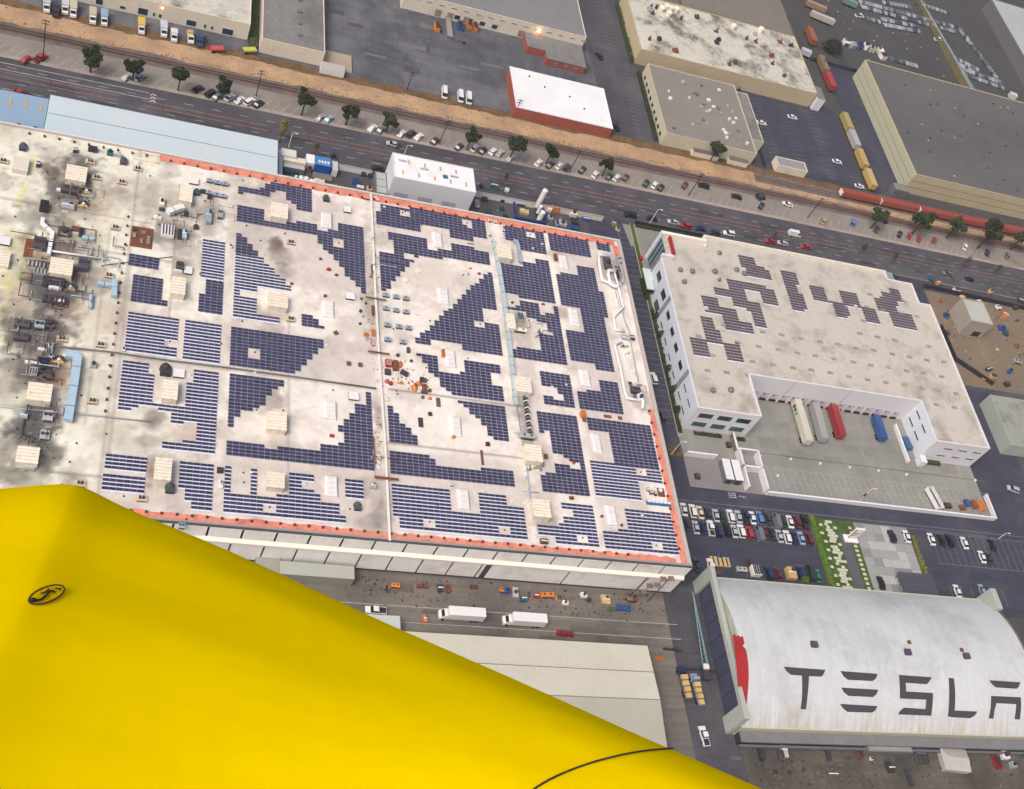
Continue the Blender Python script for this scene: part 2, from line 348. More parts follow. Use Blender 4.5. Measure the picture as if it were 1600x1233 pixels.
# repair patches in the asphalt
rq = random.Random(17)
for nm, x0, x1, y0, y1, z, mt_, nn_, sx, sy in [('north_yard_patch',70,182,356,402,.02,pm('patch_dark', (84,83,88), .9, .12, .3, .15),16,9,4),('north_yard_patch_pale',72,180,357,401,.026,pm('patch_pale', (116,114,116), .9, .14, .2, .15),9,12,2.5),('street_patch',-40,420,306,323,.006,pm('patch_street', (68,67,73), .9, .12, .3, .15),34,9,1.3),('alley_patch',40,164,130,147,.018,pm('patch_alley', (104,98,92), .9, .14, .3, .15),12,8,2),('front_lot_patch',176,300,161,169,.02,pm('patch_lot', (64,64,76), .9, .12, .3, .15),7,7,2),('loading_yard_patch',214,300,200,226,.016,pm('patch_conc', (138,138,134), .9, .1, .3, .1),10,8,4)]:
    m_ = MB(); cw = (x1-x0)/nn_
    for i in range(nn_):
        cx = x0+cw*(i+rq.uniform(.3,.7)); cy = rq.uniform(y0+sy, y1-sy); a = min(cw*.45, sx*rq.uniform(.3,.7)); b = sy*rq.uniform(.25,.7); k_ = rq.uniform(-.3,.3)
        m_.sheet([(cx-a,cy-b),(cx+a+k_,cy-b*.9),(cx+a,cy+b),(cx-a-k_,cy+b*.95)], z)
    struct(nm, m_, mt_)
# south side
G('south_alley_pavement', [(-400,60),(169,60),(169,150),(-400,150)], .01, conc2)
G('hangar_road_pavement', [(166,60),(181,60),(181,152),(166,152)], .02, asphalt)
G('hangar_south_yard', [(181,-200),(700,-200),(700,108),(181,108)], .012, pm('south_yard', (100,95,87), .95, .16, .06, .14, dirt=(70,66,62), dsc=.05, lo=.42, hi=.66, streak=[(.04,.5,.12),(.4,.05,.1)]))
mk = MB()
for y in (139.2, 134.6): mk.rect(-60, 169, y, y+.18, .024)
struct('alley_lane_lines', mk, pm('worn_line', (186,176,166), .9, .2, .5, .3))
# construction plot on the far right
G('earth_plot', [(318.5,250),(430,250),(430,299),(318.5,299)], .024, pm('earth', (134,119,102), .95, .16, .1, .14, dirt=(126,114,102), dsc=.05, lo=.45, hi=.65))
G('south_east_pavement', [(330,150),(700,150),(700,250),(330,250)], .01, asphalt)

# ================================================================ MAIN FACTORY
ZR = 15.0; X0, X1, YB, YT = -75.0, 168.0, 149.4, 277.4
fac = thing('factory_building', 'huge pale flat-roofed factory carrying the diamond of solar panels and a coral roof edge', 'factory')
# roof deck: grid with stains given as marks of their own
nx, ny = 340, 180
gx = np.linspace(X0, X1, nx+1); gy = np.linspace(YB, YT, ny+1)
XX, YY = np.meshgrid(gx, gy)
def fbm(sc, seed, octs=5):
    r = np.random.default_rng(seed); out = np.zeros_like(XX); amp = 1; tot = 0
    for o in range(octs):
        g = r.random((260, 480)); s = sc/2**o
        a = (XX-X0)/s+o*7.3; b = (YY-YB)/s+o*3.1; ia = np.floor(a).astype(int) % 478; ib = np.floor(b).astype(int) % 258
        fa = a-np.floor(a); fb = b-np.floor(b); fa = fa*fa*(3-2*fa); fb = fb*fb*(3-2*fb)
        out += amp*((g[ib,ia]*(1-fa)+g[ib,ia+1]*fa)*(1-fb)+(g[ib+1,ia]*(1-fa)+g[ib+1,ia+1]*fa)*fb); tot += amp; amp *= .6
    return out/tot
n1, n2, n3 = fbm(26, 1), fbm(7, 2), fbm(2.6, 3, 3)
base = np.zeros(XX.shape+(3,)); A = np.array(lin((246,238,230))); W = np.array(lin((244,242,226)))
t = np.clip((45-XX)/45, 0, 1)[..., None]; base = A*(1-t)+W*t
base = base*(.84+.30*n1)[..., None]
g0 = np.array(lin((196,186,178)))
lf = np.clip((60-XX)/60, 0, 1); m = (np.clip((n2-.49)*4.5, 0, 1)*(.55+.3*lf))[..., None]; base = base*(1-m)+g0*m
n4 = fbm(12, 8); m = (np.clip((n4-.53)*6, 0, 1)*lf*.55)[..., None]; base = base*(1-m)+np.array(lin((168,158,138)))*m
n5 = fbm(1.8, 9, 2); base = base*(.92+.16*n5)[..., None]
m = (np.clip((n5-.72)*7, 0, 1)*(.22+.25*lf))[..., None]; base = base*(1-m)+np.array(lin((128,116,108)))*m
# walkway / panel-field grey zones
def zone(px, colr, k, soft=1.0, z=ZR):
    global base
    q = [P(u, v, z)[:2] for u, v in px]; xs = [a for a, _ in q]; ys = [b for _, b in q]
    x0, x1, y0, y1 = min(xs), max(xs), min(ys), max(ys)
    d = np.minimum(np.minimum(XX-x0, x1-XX), np.minimum(YY-y0, y1-YY)); mm = (np.clip(d/soft+.5+1.2*(n3-.5), 0, 1)*k*(.7+.6*n5))[..., None]
    mm = np.clip(mm, 0, 1); base = base*(1-mm)+np.array(lin(colr))*mm
for q in ([(186,480),(352,640)], [(362,285),(560,460)], [(355,505),(590,610)], [(350,680),(600,760)], [(590,310),(775,400)], [(600,700),(830,850)], [(780,350),(880,860)], [(860,365),(1030,860)], [(155,700),(600,830)]):
    zone(q, (208,196,190), .6, 2)
for q in ([(572,305),(592,846)], [(588,305),(600,846)], [(170,541),(870,640)], [(764,345),(806,600)]): pass
def stain(u, v, r, k=.7, colr=(96,90,88), ax=1, ay=1, z=ZR):
    global base
    x, y, _ = P(u, v, z); d = np.sqrt(((XX-x)/ax)**2+((YY-y)/ay)**2)/r
    mm = np.clip((1.25-d-1.5*(n3-.5)-1.2*(n2-.5)-.9*(n5-.5))*1.4, 0, 1)*min(1, k*1.0)*(.66+.66*n5); mm = np.clip(mm, 0, 1)[..., None]; base = base*(1-mm)+np.array(lin(colr))*mm
for s in [(130,255,4.5,.8),(88,270,4,.8,(110,90,82)),(112,262,7,.55),(115,295,6,.8,(80,80,86)),(120,320,6,.5),(72,325,5,.5),(85,430,6.5,.7),(70,415,6,.75,(84,80,84)),(100,385,6,.6,(120,106,100)),(130,440,6,.6),(90,460,6,.75),
          (60,395,5,.5,(150,112,70)),(30,420,5,.35,(190,184,130)),(45,440,6,.45,(150,146,120)),(25,380,5,.3,(208,200,140)),(20,450,5,.3,(212,206,140)),(8,520,5,.3,(220,210,140)),(35,300,1.6,.5,(228,218,130),.6,3),(50,255,1.4,.5,(228,218,130),.6,3),(10,460,2,.4,(228,218,130),.7,4),(110,262,4,.7),(118,278,3.5,.8,(84,80,80)),(92,300,3,.6),(84,330,3,.6),(100,350,3,.6,(110,100,94)),(70,470,5,.75,(96,92,92)),(110,470,4,.5,(140,126,114)),(96,420,4,.6,(120,108,100)),(66,440,4,.85,(76,76,80)),(40,540,4,.7,(110,100,90)),(82,560,3.5,.7,(96,92,92)),(80,650,3,.7,(110,100,94)),(20,740,3,.5),(75,720,3,.6),(285,330,4,.5,(140,128,120)),(240,370,3,.3),
          (35,510,6.5,.85),(75,500,5.5,.85,(90,86,84)),(60,530,7,.8,(100,96,92)),(80,520,5,.8),(50,570,7,.7,(96,92,90)),(62,590,5,.8,(70,68,72)),(30,500,6,.35,(140,134,110)),(82,590,6,.6,(150,112,90)),(58,650,4.6,.9,(84,84,82)),(48,675,4.8,.9,(84,84,80)),(30,670,4,.6),(40,740,6,.6,(110,108,96)),(15,700,4,.6),(70,705,4,.7,(96,94,84)),
          (415,300,3.5,.5,(130,112,110)),(430,385,2.6,.6,(110,98,90)),(440,400,3.5,.55,(130,120,110)),(432,378,2,.7,(80,66,56)),(445,425,3,.5),(390,370,7,.35,(150,140,130)),(425,500,5,.5,(120,112,104)),(235,690,3.0,.6,(126,126,108)),(238,665,2.5,.6,(120,114,100)),(241,650,3,.6,(110,100,84)),
          (240,735,3.2,.85,(136,118,110),.8,1.6),(200,815,5,.5,(176,140,110)),(235,300,7,.4,(150,140,130)),(270,335,9,.45,(160,148,136)),(275,365,6,.6,(110,106,104)),(300,400,7,.35,(160,150,140)),(320,330,6,.4,(160,146,136)),
          (592,650,3,.6,(130,118,116),.5,3),(575,420,3,.45,(130,122,116),.7,9),(583,500,5,.45,(150,140,134),.8,3),(595,790,4,.6,(110,104,104),.8,2.4),(575,820,4,.4,(120,112,108)),(425,345,3,.5,(150,130,112)),(440,690,4,.4,(150,138,126)),(425,625,4,.6,(120,108,104)),(597,375,4,.45,(150,140,126)),
          (570,765,3.5,.5,(140,128,122)),(845,875,4,.5),(850,822,3.5,.6,(120,110,92)),(820,655,4,.6,(110,104,100),.6,3),(808,500,4,.5,(140,120,104)),(815,520,5,.3,(160,140,130)),(650,420,12,.2,(196,178,160)),(700,440,13,.22,(180,164,150),2,.6),(880,490,3,.5,(120,96,86)),(870,400,3,.5,(150,110,80)),(960,420,5,.5,(120,116,118),.7,2),(1000,625,4,.5,(120,112,112)),(300,680,5,.4,(190,160,140)),(125,600,9,.25,(170,160,140)),(180,480,9,.25,(190,176,160)),(140,330,8,.3,(196,176,150)),(10,610,8,.25,(180,180,170)),(60,345,5,.6,(116,112,108)),(20,200,8,.35,(200,190,170)),(150,500,8,.3,(190,170,150))]:
    stain(*s)
for q, cc, kk in [([(60,374),(113,398)],(116,110,112),.8),([(52,405),(116,474)],(98,94,98),.85),([(20,500),(95,546)],(112,106,102),.85),([(28,560),(92,600)],(104,100,102),.85),([(42,628),(90,664)],(88,88,88),.8),([(28,658),(68,698)],(92,92,90),.8),([(86,284),(132,330)],(120,112,110),.6),([(246,346),(276,382)],(132,122,114),.6),([(272,402),(300,440)],(140,132,126),.6),([(936,405),(975,442)],(150,144,140),.5),([(318,310),(336,372)],(150,140,132),.5)]: zone(q, cc, kk, 1.4)
m = (np.clip((n3-.55)*5, 0, 1)*np.clip((n2-.42)*5, 0, 1)*(.22+.4*lf))[..., None]; base = base*(1-m)+np.array(lin((150,138,126)))*m
# thin membrane seams
for k, px in enumerate([(0,313,240,345),(83,541,588,607),(606,607,830,638),(605,695,830,715),(120,395,270,400),(0,640,240,655),(60,735,165,745),(0,308,60,318)]):
    a = P(px[0],px[1],ZR); b = P(px[2],px[3],ZR); yy = (a[1]+b[1])/2
    mm = (np.clip(1-np.abs(YY-yy)/.45, 0, 1)*((XX > a[0]) & (XX < b[0]))*.75)[..., None]; base = base*(1-mm)+np.array(lin((120,116,116)))*mm
for (u, v) in [(190,545),(170,640),(205,360),(155,500),(270,420),(450,640)]:
    x, y, _ = P(u, v, ZR); mm = (np.clip(1-np.abs(XX-x)/.5, 0, 1)*(np.abs(YY-y) < 34)*.55)[..., None]; base = base*(1-mm)+np.array(lin((130,124,120)))*mm
base = np.clip(base/K, 0, .85)
me = bpy.data.meshes.new('roof_deck')
vs = np.stack([XX.ravel(), YY.ravel(), np.full(XX.size, ZR)], 1)
idx = (np.arange(ny)[:, None]*(nx+1)+np.arange(nx)[None, :]).ravel(); quads = np.stack([idx, idx+1, idx+nx+2, idx+nx+1], 1)
me.vertices.add(len(vs)); me.vertices.foreach_set('co', vs.ravel()); me.loops.add(quads.size); me.loops.foreach_set('vertex_index', quads.ravel())
me.polygons.add(len(quads)); me.polygons.foreach_set('loop_start', np.arange(len(quads))*4); me.update(calc_edges=True)
ca = me.color_attributes.new('stain', 'FLOAT_COLOR', 'POINT')
ca.data.foreach_set('color', np.concatenate([base.reshape(-1, 3), np.ones((base.size//3, 1))], 1).ravel())
mr = pm('factory_roof', (230,222,214), .8, .07, .5, .06)
n = mr.node_tree.nodes; l = mr.node_tree.links; at = n.new('ShaderNodeAttribute'); at.attribute_name = 'stain'
sv = [q for q in n if q.type == 'VECT_MATH'][0]; l.new(at.outputs['Color'], sv.inputs[0])
me.materials.append(mr); ob('roof', me, fac)
# walls
mb = MB(); mb.box(X0, X1-.3, YB+.6, YT-.2, -.5, ZR-.05); mb.build('wall_core', darkm, fac)
mb = MB(); mb.box(X0, X1, YT-.2, YT, 0, ZR+.55); mb.build('north_wall', factwall, fac)
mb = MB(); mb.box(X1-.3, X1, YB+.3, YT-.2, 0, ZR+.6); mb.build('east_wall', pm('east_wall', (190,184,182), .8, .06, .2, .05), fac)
# south wall: upper panels, sloping ledge, lower panels
def wp(x0, x1, y, z0, z1, name='wall_panel', mt=factwall): return MB().box(x0, x1, y, y+.3, z0, z1).build(name, mt, fac)
xj = [X1-8.4*i for i in range(30) if X1-8.4*i > X0-8]
for a, b in zip(xj[1:], xj[:-1]): wp(max(a, X0)+.3, b-(.02 if b == X1 else .3), YB, 10.6, ZR+.3, mt=factwall)
mb = MB(); mb.add([(X0,YB+.1,10.55),(X1,YB+.1,10.55),(X1,YB-.9,9.9),(X0,YB-.9,9.9),(X0,YB-.9,9.3),(X1,YB-.9,9.3),(X0,YB+.3,9.0),(X1,YB+.3,9.0)], [(3,2,1,0),(4,5,2,3),(6,7,5,4),(0,6,4,3),(2,5,7,1)]); mb.build('ledge', ledgem, fac)
xl = [X1, 157.5, 133, 108.5]+[107.2-8.4*i for i in range(23)]
for i, (a, b) in enumerate(zip(xl[1:], xl[:-1])):
    if i == 2 or b <= X0: 
        if i == 2: wp(a+1.6, b-.25, YB-.4, 1.2, 8.95)
        continue
    wp(max(a, X0)+.28, b-(.02 if b == X1 else .25), YB-.4, 1.2, 8.95)
mb = MB(); mb.box(X0, X1-.05, YB-.2, YB+.5, 0, 9); mb.build('base_wall', pm('base_purple', (84,78,96), .8, .08, .5, .05), fac)
# dark gutter line + parapet caps
mb = MB(); mb.box(X0, X1, YB-.05, YB+.5, ZR+.3, ZR+.62, 0); mb.build('south_gutter', pm('gutter', (84,82,86), .8, .1, .5, .1), fac)
mb = MB(); mb.box(X0, X1, YB+.5, YB+1.3, ZR, ZR+.35, 0); mb.build('south_parapet', pm('parapet_grey', (168,158,154), .8, .1, .3, .1), fac)
mb = MB(); mb.box(X0, X1, YT-.75, YT-.2, ZR, ZR+.5); mb.box(X1-1.2, X1-.3, YB+1.3, YT-.75, ZR, ZR+.45); mb.build('parapet', pm('parapet_pale', (198,186,180), .8, .08, .3, .1), fac)
# coral membrane edge
xw = P(251,243,ZR)[0]; xs = P(190,800,ZR)[0]
def ragged(x0, x1, y0, y1, seed, vert=False):
    r = random.Random(seed); mb = MB(); t = x0; pr = None
    while t <= x1:
        e = y0+r.uniform(-.35, .35)
        if pr:
            q = [(pr[0],pr[1]),(t,e),(t,y1),(pr[0],y1)]
            if vert: q = [(b, a) for a, b in q][::-1]
            mb.add([(a,b,ZR+.06) for a, b in q], [(0,1,2,3)])
        pr = (t, e); t += 1.6
    return mb
ragged(xw, X1-1.2, YT-3.3, YT-.75, 1).build('coral_membrane', coral, fac)
mb = MB(); mb.add([(a, 2*YB+1.3+3.0-b, z) for a, b, z in ragged(xs, X1-3.6, YB+1.5, YB+3.0, 2).v], []); 
q = ragged(xs, X1-3.2, YB+1.35, YB+3.0, 2); qq = MB(); c0 = YB+1.35+YB+3.1; qq.v = [(a, c0-b, z) for a, b, z in q.v]; qq.f = [f[::-1] for f in q.f]; qq.m = q.m; qq.build('coral_membrane', coral, fac)
q = MB(); yt2 = P(1018,640,ZR)[1]; r_ = random.Random(9); t = YB+1.4
while t < yt2: 
    a = r_.uniform(-.3,.3); q.add([(X1-3.1+a,t,ZR+.064),(X1-1.25,t,ZR+.064),(X1-1.25,t+1.2,ZR+.064),(X1-3.1+a,t+1.2,ZR+.064)], [(0,1,2,3)]); t += 1.2
q.build('coral_membrane', coral, fac); q = MB(); q.add([(X1-3.2,YT-9.5,ZR+.064),(X1-1.25,YT-9.5,ZR+.064),(X1-1.25,YT-3.0,ZR+.064),(X1-3.2,YT-3.0,ZR+.064)], [(0,1,2,3)]); q.build('coral_membrane', coral, fac)
post = MB().box(-.28,.28,-.28,.28,0,.55).cyl(0,0,.55,.8,.2,6).mesh('roof_post', pm('post', (110,70,60), .9, .2, 1, .1, inst=True))
for i in range(40):
    x = xw+3+i*3.95
    if x < X1-2: ob('roof_post', post, fac, (x, YT-2.9, ZR))
for i in range(38):
    x = xs+2+i*3.6
    if x < X1-2: ob('roof_post', post, fac, (x, YB+2.6, ZR))
for i in range(12): ob('roof_post', post, fac, (X1-3.0, YB+6+i*4.4, ZR))
for i in range(9): ob('roof_post', post, fac, (xw-4-i*4.1, YT-2.5, ZR))
for i in range(20): ob('roof_post', post, fac, (P(190,500,ZR)[0]-1.4, P(190,500,ZR)[1]+38-i*3.6, ZR))
# ================================================================ SOLAR ARRAYS
PX_, PY_ = 1.64, 1.14
def panel_mesh(style, last=False):
    mb = MB(); w2 = .785; d = {'w': .435, 'd': .515, 'r': .46}[style]
    zl, zh = .12, .26
    yN, yS = PY_/2-.03, PY_/2-.03-2*d
    mb.add([(-w2,yS,zh),(w2,yS,zh),(w2,yN,zl),(-w2,yN,zl)], [(0,1,2,3)], 1)
    e = .04; f = lambda y: zl+(zh-zl)*(yN-y)/(yN-yS)+.006
    mb.add([(-w2+e,yS+e,f(yS+e)),(w2-e,yS+e,f(yS+e)),(w2-e,yN-e,f(yN-e)),(-w2+e,yN-e,f(yN-e))], [(0,1,2,3)], 0)
    mb.add([(-w2,yS,zh),(w2,yS,zh),(w2,yS,zh-.05),(-w2,yS,zh-.05)], [(3,2,1,0)], 1)
    if style == 'w' or (last and style == 'r'): 
        ye = (-PY_/2+.03) if not last or style == 'd' else -PY_/2-.15
        mb.add([(-w2-.02,yS-.02,zh-.03),(w2+.02,yS-.02,zh-.03),(w2+.02,ye,.07),(-w2-.02,ye,.07)], [(3,2,1,0)], 2)
    elif style == 'd':
        mb.add([(-w2+.25,yS-.01,zh-.05),(w2-.25,yS-.01,zh-.05),(w2-.25,-PY_/2+.03,.16),(-w2+.25,-PY_/2+.03,.16)], [(3,2,1,0)], 3)
    return mb.mesh('solar_panel', [pvb if style == 'r' else pv, pvf, pvw, pvg])
PM = {(s, b): panel_mesh(s, b) for s in 'wdr' for b in (False, True)}
NPAN = 0
def array(poly, style, label, holes=(), zr=ZR, py=PY_, group='solar panel fields on the factory roof'):
    global NPAN
    q = [P(u, v, zr+.2)[:2] for u, v in poly]; hs = [[P(u, v, zr+.2)[:2] for u, v in h] for h in holes]
    x0 = min(a for a, _ in q); x1 = max(a for a, _ in q); y1 = max(b for _, b in q); y0 = min(b for _, b in q)
    nxc = max(1, round((x1-x0)/PX_)); px = (x1-x0)/nxc; px = px if .94 < px/PX_ < 1.06 else PX_
    nyc = max(1, round((y1-y0)/py)); pyy = (y1-y0)/nyc; pyy = pyy if .94 < pyy/py < 1.06 else py
    cells = set()
    for j in range(nyc+1):
        for i in range(nxc+1):
            cx, cy = x0+(i+.5)*px, y1-(j+.5)*pyy
            if inpoly(cx, cy, q) and not any(inpoly(cx, cy, h) for h in hs): cells.add((i, j))
    t = thing('solar_array', label, 'solar array', group, loc=(x0, y1, zr))
    for (i, j) in sorted(cells):
        last = (i, j+1) not in cells; o = bpy.data.objects.new('solar_panel', PM[(style, last)]); COL.objects.link(o); o.parent = t
        o.location = ((i+.5)*px, -(j+.5)*pyy, .04); o.scale = (px/PX_, pyy/PY_, 1); NPAN += 1
    return t
A = array
A([(202,395.6),(249,403),(247.5,423),(200.6,415.6)], 'd', 'small four-row solar array, uppermost of the left column, below the rust-brown platform')
A([(208,429),(255.6,435.6),(254,468),(262,469),(261,479),(204,470.6)], 'd', 'nearly square bluish solar array left of the narrow cream penthouse')
A([(317,374),(352,379),(349,439),(313,432.5)], 'w', 'narrow upright solar array with white stripes, right of the rust-brown platform')
A([(322,436.5),(349,440.2),(347,492),(309.5,486),(311,456),(321,457)], 'd', 'narrow bluish solar array joined under the narrow white-striped one')
A([(200.6,487.5),(279.4,498),(275,559),(194.4,548)], 'w', 'white-striped solar array with a notch cut near its right lower side, far left', [[(256,529),(279.5,532),(279,543),(255,540)]])
A([(289.4,500),(346,507.5),(343,569),(285,560.6)], 'w', 'unbroken white-striped solar array between two walkways, above the long grey pipe')
A([(192,562.5),(233,568),(231,583),(241,585.5),(238.5,629.5),(289,634),(291,600),(302.5,600.4),(303,577),(342,582),(335,710),(252,700),(252.5,689),(284.4,692),(284.4,686),(305.6,687.5),(307,662),(275.6,661),(275.6,664),(266,662.5),(267.5,645.8),(246,643.5),(247,637.5),(215,633),(215,638.5),(204.4,637.5),(203.7,643),(183.7,640)], 'w', 'large irregular white-striped solar array wrapped round a narrow cream penthouse, lower left')
A([(166,709),(230.6,715),(228,741),(162.5,734.5)], 'w', 'upper of two small striped solar arrays just above the yellow aircraft skin')
A([(162,740),(227.5,746),(225,772),(158,765)], 'w', 'lower of two small striped solar arrays just above the yellow aircraft skin')
A([(281,720.6),(334.4,725.6),(329.4,799),(297.5,796),(298,783),(288,782.5),(289,762),(279,759)], 'w', 'stepped striped solar array near the coral edge, beside a dark domed vent')
A([(372,289),(413.7,295.6),(414,284),(487,295.6),(487.5,332),(463,327.5),(462.5,318),(455,317),(454,312),(447,310.6),(446,300),(422.5,298),(421,306),(372,301)], 'd', 'solar array hugging the coral edge above a square cream penthouse, upper left')
A([(370.6,320.6),(413,328),(413.7,342.5),(462.5,350),(462.5,346),(495.6,351),(495.6,357.5),(527.5,362),(528,349),(567.5,355),(572,458.7),(563.7,458),(563,447.5),(555,447),(554,437),(547,435.6),(546,430.6),(538,429),(537.5,419),(529,418.7),(528.7,408.7),(520.6,407.5),(520.6,397.5),(512.5,397),(512,391),(505,390),(503.7,380),(496,379),(495,367.5),(370.6,347)], 'd', 'long solar array sweeping down to a stepped edge left of the white seam pipe', [[(520,374),(537,376),(536,387),(520.6,384)]])
A([(369,364),(378,365),(407,401),(368,395)], 'd', 'small dark stepped solar wedge with no white stripes above a striped field')
A([(368,396.5),(408,402),(455,450),(454,456),(401,448),(400,490),(437,494),(437,506),(363.7,495)], 'w', 'striped solar array with a stepped diagonal right edge and sooty roof beside it', [[(374,454.5),(402,458.5),(402,467),(374,463)]])
A([(361,510),(505.6,530.6),(505.6,546),(497,545),(497,555.6),(488.7,555),(488,560),(479,559),(479,570),(470.6,569),(470,580),(461,579),(460.6,584),(358.7,570.6)], 'd', 'wide solar array ending in steps on the right, one small square gap inside', [[(388,546),(406,548),(406,560),(387,558)]])
A([(471,490.6),(488.7,492.6),(488.7,499),(498,500),(498,510),(507,511),(506,516.6),(471,511)], 'd', 'tiny stepped solar patch between twin-stack vent box and long white skylight')
A([(358.7,584),(443.7,594),(443.7,605.6),(434,605),(434,609),(425,608.7),(425,620),(415,619.4),(415,631),(405,631),(405,636),(396,636),(395,642),(376,640),(376,651.6),(365.4,651),(365.4,668),(355.7,667)], 'd', 'wedge-shaped solar array narrowing downward just under the long grey pipe')
A([(354,687.5),(413.5,693.6),(414.4,699.7),(432.7,701.5),(433.6,696),(500,703),(500,691),(537.8,694.5),(538.6,676),(527,675),(527,664.7),(536,664.7),(536,653.4),(545.6,653.4),(545.6,642.9),(553.5,643),(554.4,633),(571,634),(571,612),(579.8,613),(584,735.6),(353,710)], 'd', 'solar array running along and then climbing in steps left of the white seam pipe')
A([(351.4,729),(362.7,729.7),(361,768),(390.7,771),(392.5,732),(403,733),(401,772),(451,776),(451,738.5),(491.4,742),(491.4,753.4),(471,752.5),(471,764.7),(491.4,768),(491.4,771.7),(501,776),(501,781),(530,785.7),(530,804),(540.4,807.6),(539.5,818),(348.7,800.6)], 'w', 'comb-shaped striped solar array above the coral edge with upright teeth', [[(411,789),(431.5,791),(431,799),(410.5,797.5)]])
A([(539.5,748),(567.5,750.7),(568,780.5),(539.5,777)], 'w', 'small square striped solar array beside a white skylight and a green hood')
A([(595,317),(757.5,345),(759,373),(740,369),(738.7,376),(702,370),(701,357.5),(657.5,349),(657,362),(588,350),(587.5,329),(594,329)], 'd', 'long solar array under the coral edge below the tall white building', [[(624.4,326),(640.6,329),(640,337.5),(625,335)],[(721,344),(736,346),(736,355),(722,352)]])
A([(605,362.5),(666,372.5),(667,387.5),(704,392.5),(705,380),(740.6,386),(741,390),(763.7,395),(765.6,415.6),(654,397.5),(647,404),(647,408),(639,417),(631,420),(624,430),(617,437),(609,450),(602,455),(596,453.4),(592,392),(614,394.4),(613,376),(605.6,375)], 'd', 'hooked solar array with a downward stepped tail right of the white seam pipe', [[(630,393),(645.6,396),(645.6,404),(631,402.5)]])
A([(761,425.6),(768,426),(775.6,486),(754,483),(757,505),(779.5,507),(784.7,555),(722.5,547),(722,538),(673.7,532),(673,539),(648.7,535),(649,532)], 'd', 'big triangular solar array with a stepped diagonal left of the pale blue duct', [[(740.6,500),(757,503),(757,513),(742,511)]])
A([(650,551.5),(683,556),(685,578),(723,583),(724,563),(781,571.5),(782,584),(766,583),(768,602),(785,603),(788,628),(706,617),(696,609),(687,597),(667,574)], 'd', 'solar array round the skylight with the orange hatch, stepped on its left')
A([(714.7,625),(789,636),(795,690),(771,686.6),(762,677),(753,661),(743,650),(733,642),(723,634)], 'd', 'downward tapering solar array left of the long pipe rack, below a grey walkway')
A([(605,633),(613,634),(614,645.5),(623,646),(623,658.6),(632.5,659.5),(632.5,665.6),(642,666.5),(642,678),(652,679),(652.6,696),(609,690)], 'd', 'small staircase-shaped solar array immediately right of the white seam pipe')
A([(609,705),(672,711),(672.7,717),(681.5,719),(682,725),(802,738),(805,761),(610,740)], 'd', 'long low solar array stepped at upper left, below the staircase-shaped one')
A([(611.4,756),(701.5,764.7),(705,800.6),(750.5,806),(747,770),(790.7,774),(792.5,791),(818.7,795),(825,844),(625,826),(623.6,808.5),(615,806)], 'w', 'large striped solar array round a white skylight by the lower coral edge', [[(661,811),(680.5,813),(681,824),(662,822)],[(779,823),(797.5,825),(798,836.5),(780,835)]])
A([(787,353),(848.7,363),(853.7,396),(811,390),(811,377),(789,372.5)], 'd', 'solar array in the corner above the tall cream penthouse, by white air units', [[(821,362),(835,364.4),(836,373),(823,370.6)]])
A([(781,411),(816,417),(817,410),(835,411),(835,403.7),(857,407.5),(868,472.5),(810,465),(808.7,460),(788,456)], 'd', 'solar array right of the pale blue duct, below the tall cream penthouse')
A([(811,470.6),(841,474),(843,489),(865,492),(863,479),(869,480),(887,571),(802.5,557.5),(800.6,545),(822.5,543),(845,545.6),(842.5,522.5),(862,524),(861,519),(854,514),(853,507),(838,505),(836,497),(822,494),(820,489),(791,484),(790.6,477),(811,479)], 'd', 'ring-like broken solar array beside the white penthouse with a grey unit')
A([(843,580),(890,586),(898,637.6),(850.6,631.5),(849,617.5),(864.6,619),(865,625),(880,627),(879.5,615),(871,614),(870,608),(847,605)], 'd', 'small solar array with two bites on its left, centre right')
A([(838,642),(901,651),(922,775),(848,768),(845,743.5),(852,739),(868,740),(865.5,723),(891,725),(892.6,732),(907,733),(905.7,721),(889,719),(880,711),(863,710),(857.6,675),(842.7,675)], 'd', 'tall solar array right of two cream penthouses with a red sack in its gap')
A([(876.7,785),(925.7,790),(937,855),(870,850),(869,842),(841.5,836),(841.5,821),(880.5,819),(881,808),(895,809),(895,800),(878,795)], 'w', 'striped solar array right of the lowest cream penthouse', [[(902,834),(918,836),(918,849),(903,846.5)]])
A([(857,365.6),(918.7,375.5),(922.5,402),(860,391)], 'd', 'five-row solar array under the coral edge, above the skylight with a loose tarp')
A([(931,378.5),(952,382.5),(953.7,394),(933.7,391)], 'd', 'very small solar patch in the top right roof corner')
A([(901,415),(927,419),(934,455),(942.5,456),(949,496),(944,496),(961,582),(931,577.5),(930,570),(892.5,562.5),(868,426),(902,430.6)], 'd', 'tall broad solar array left of the white looping pipes', [[(877,475),(905.6,479.4),(912,517.5),(884,514)]])
A([(935.6,594),(965,597.5),(974.6,648),(905.6,637),(902,609),(937.5,612.6)], 'd', 'L-shaped solar array under a white skylight, left of the lower pipe loop')
A([(916,651.6),(1016,665.6),(1029,735),(960,724.5),(952,677),(920.6,673.5)], 'd', 'dense solar array by the right coral edge below the orange crate', [[(993,731),(1008,733),(1010,744),(996,743)]])
A([(921.5,719),(960,725),(1029,736),(1036,756.6),(997.6,754),(1003,782),(931,775)], 'w', 'striped solar array left of the blue trough near the right coral edge', [[(993,731),(1008,733),(1010,744),(996,743)]])
A([(976,795),(1047.6,802),(1061.5,868),(946,856.5),(942,829),(980,829)], 'w', 'striped solar array filling the lower right corner of the roof', [[(1017.5,846),(1033,847.5),(1035,860),(1020,858)]])

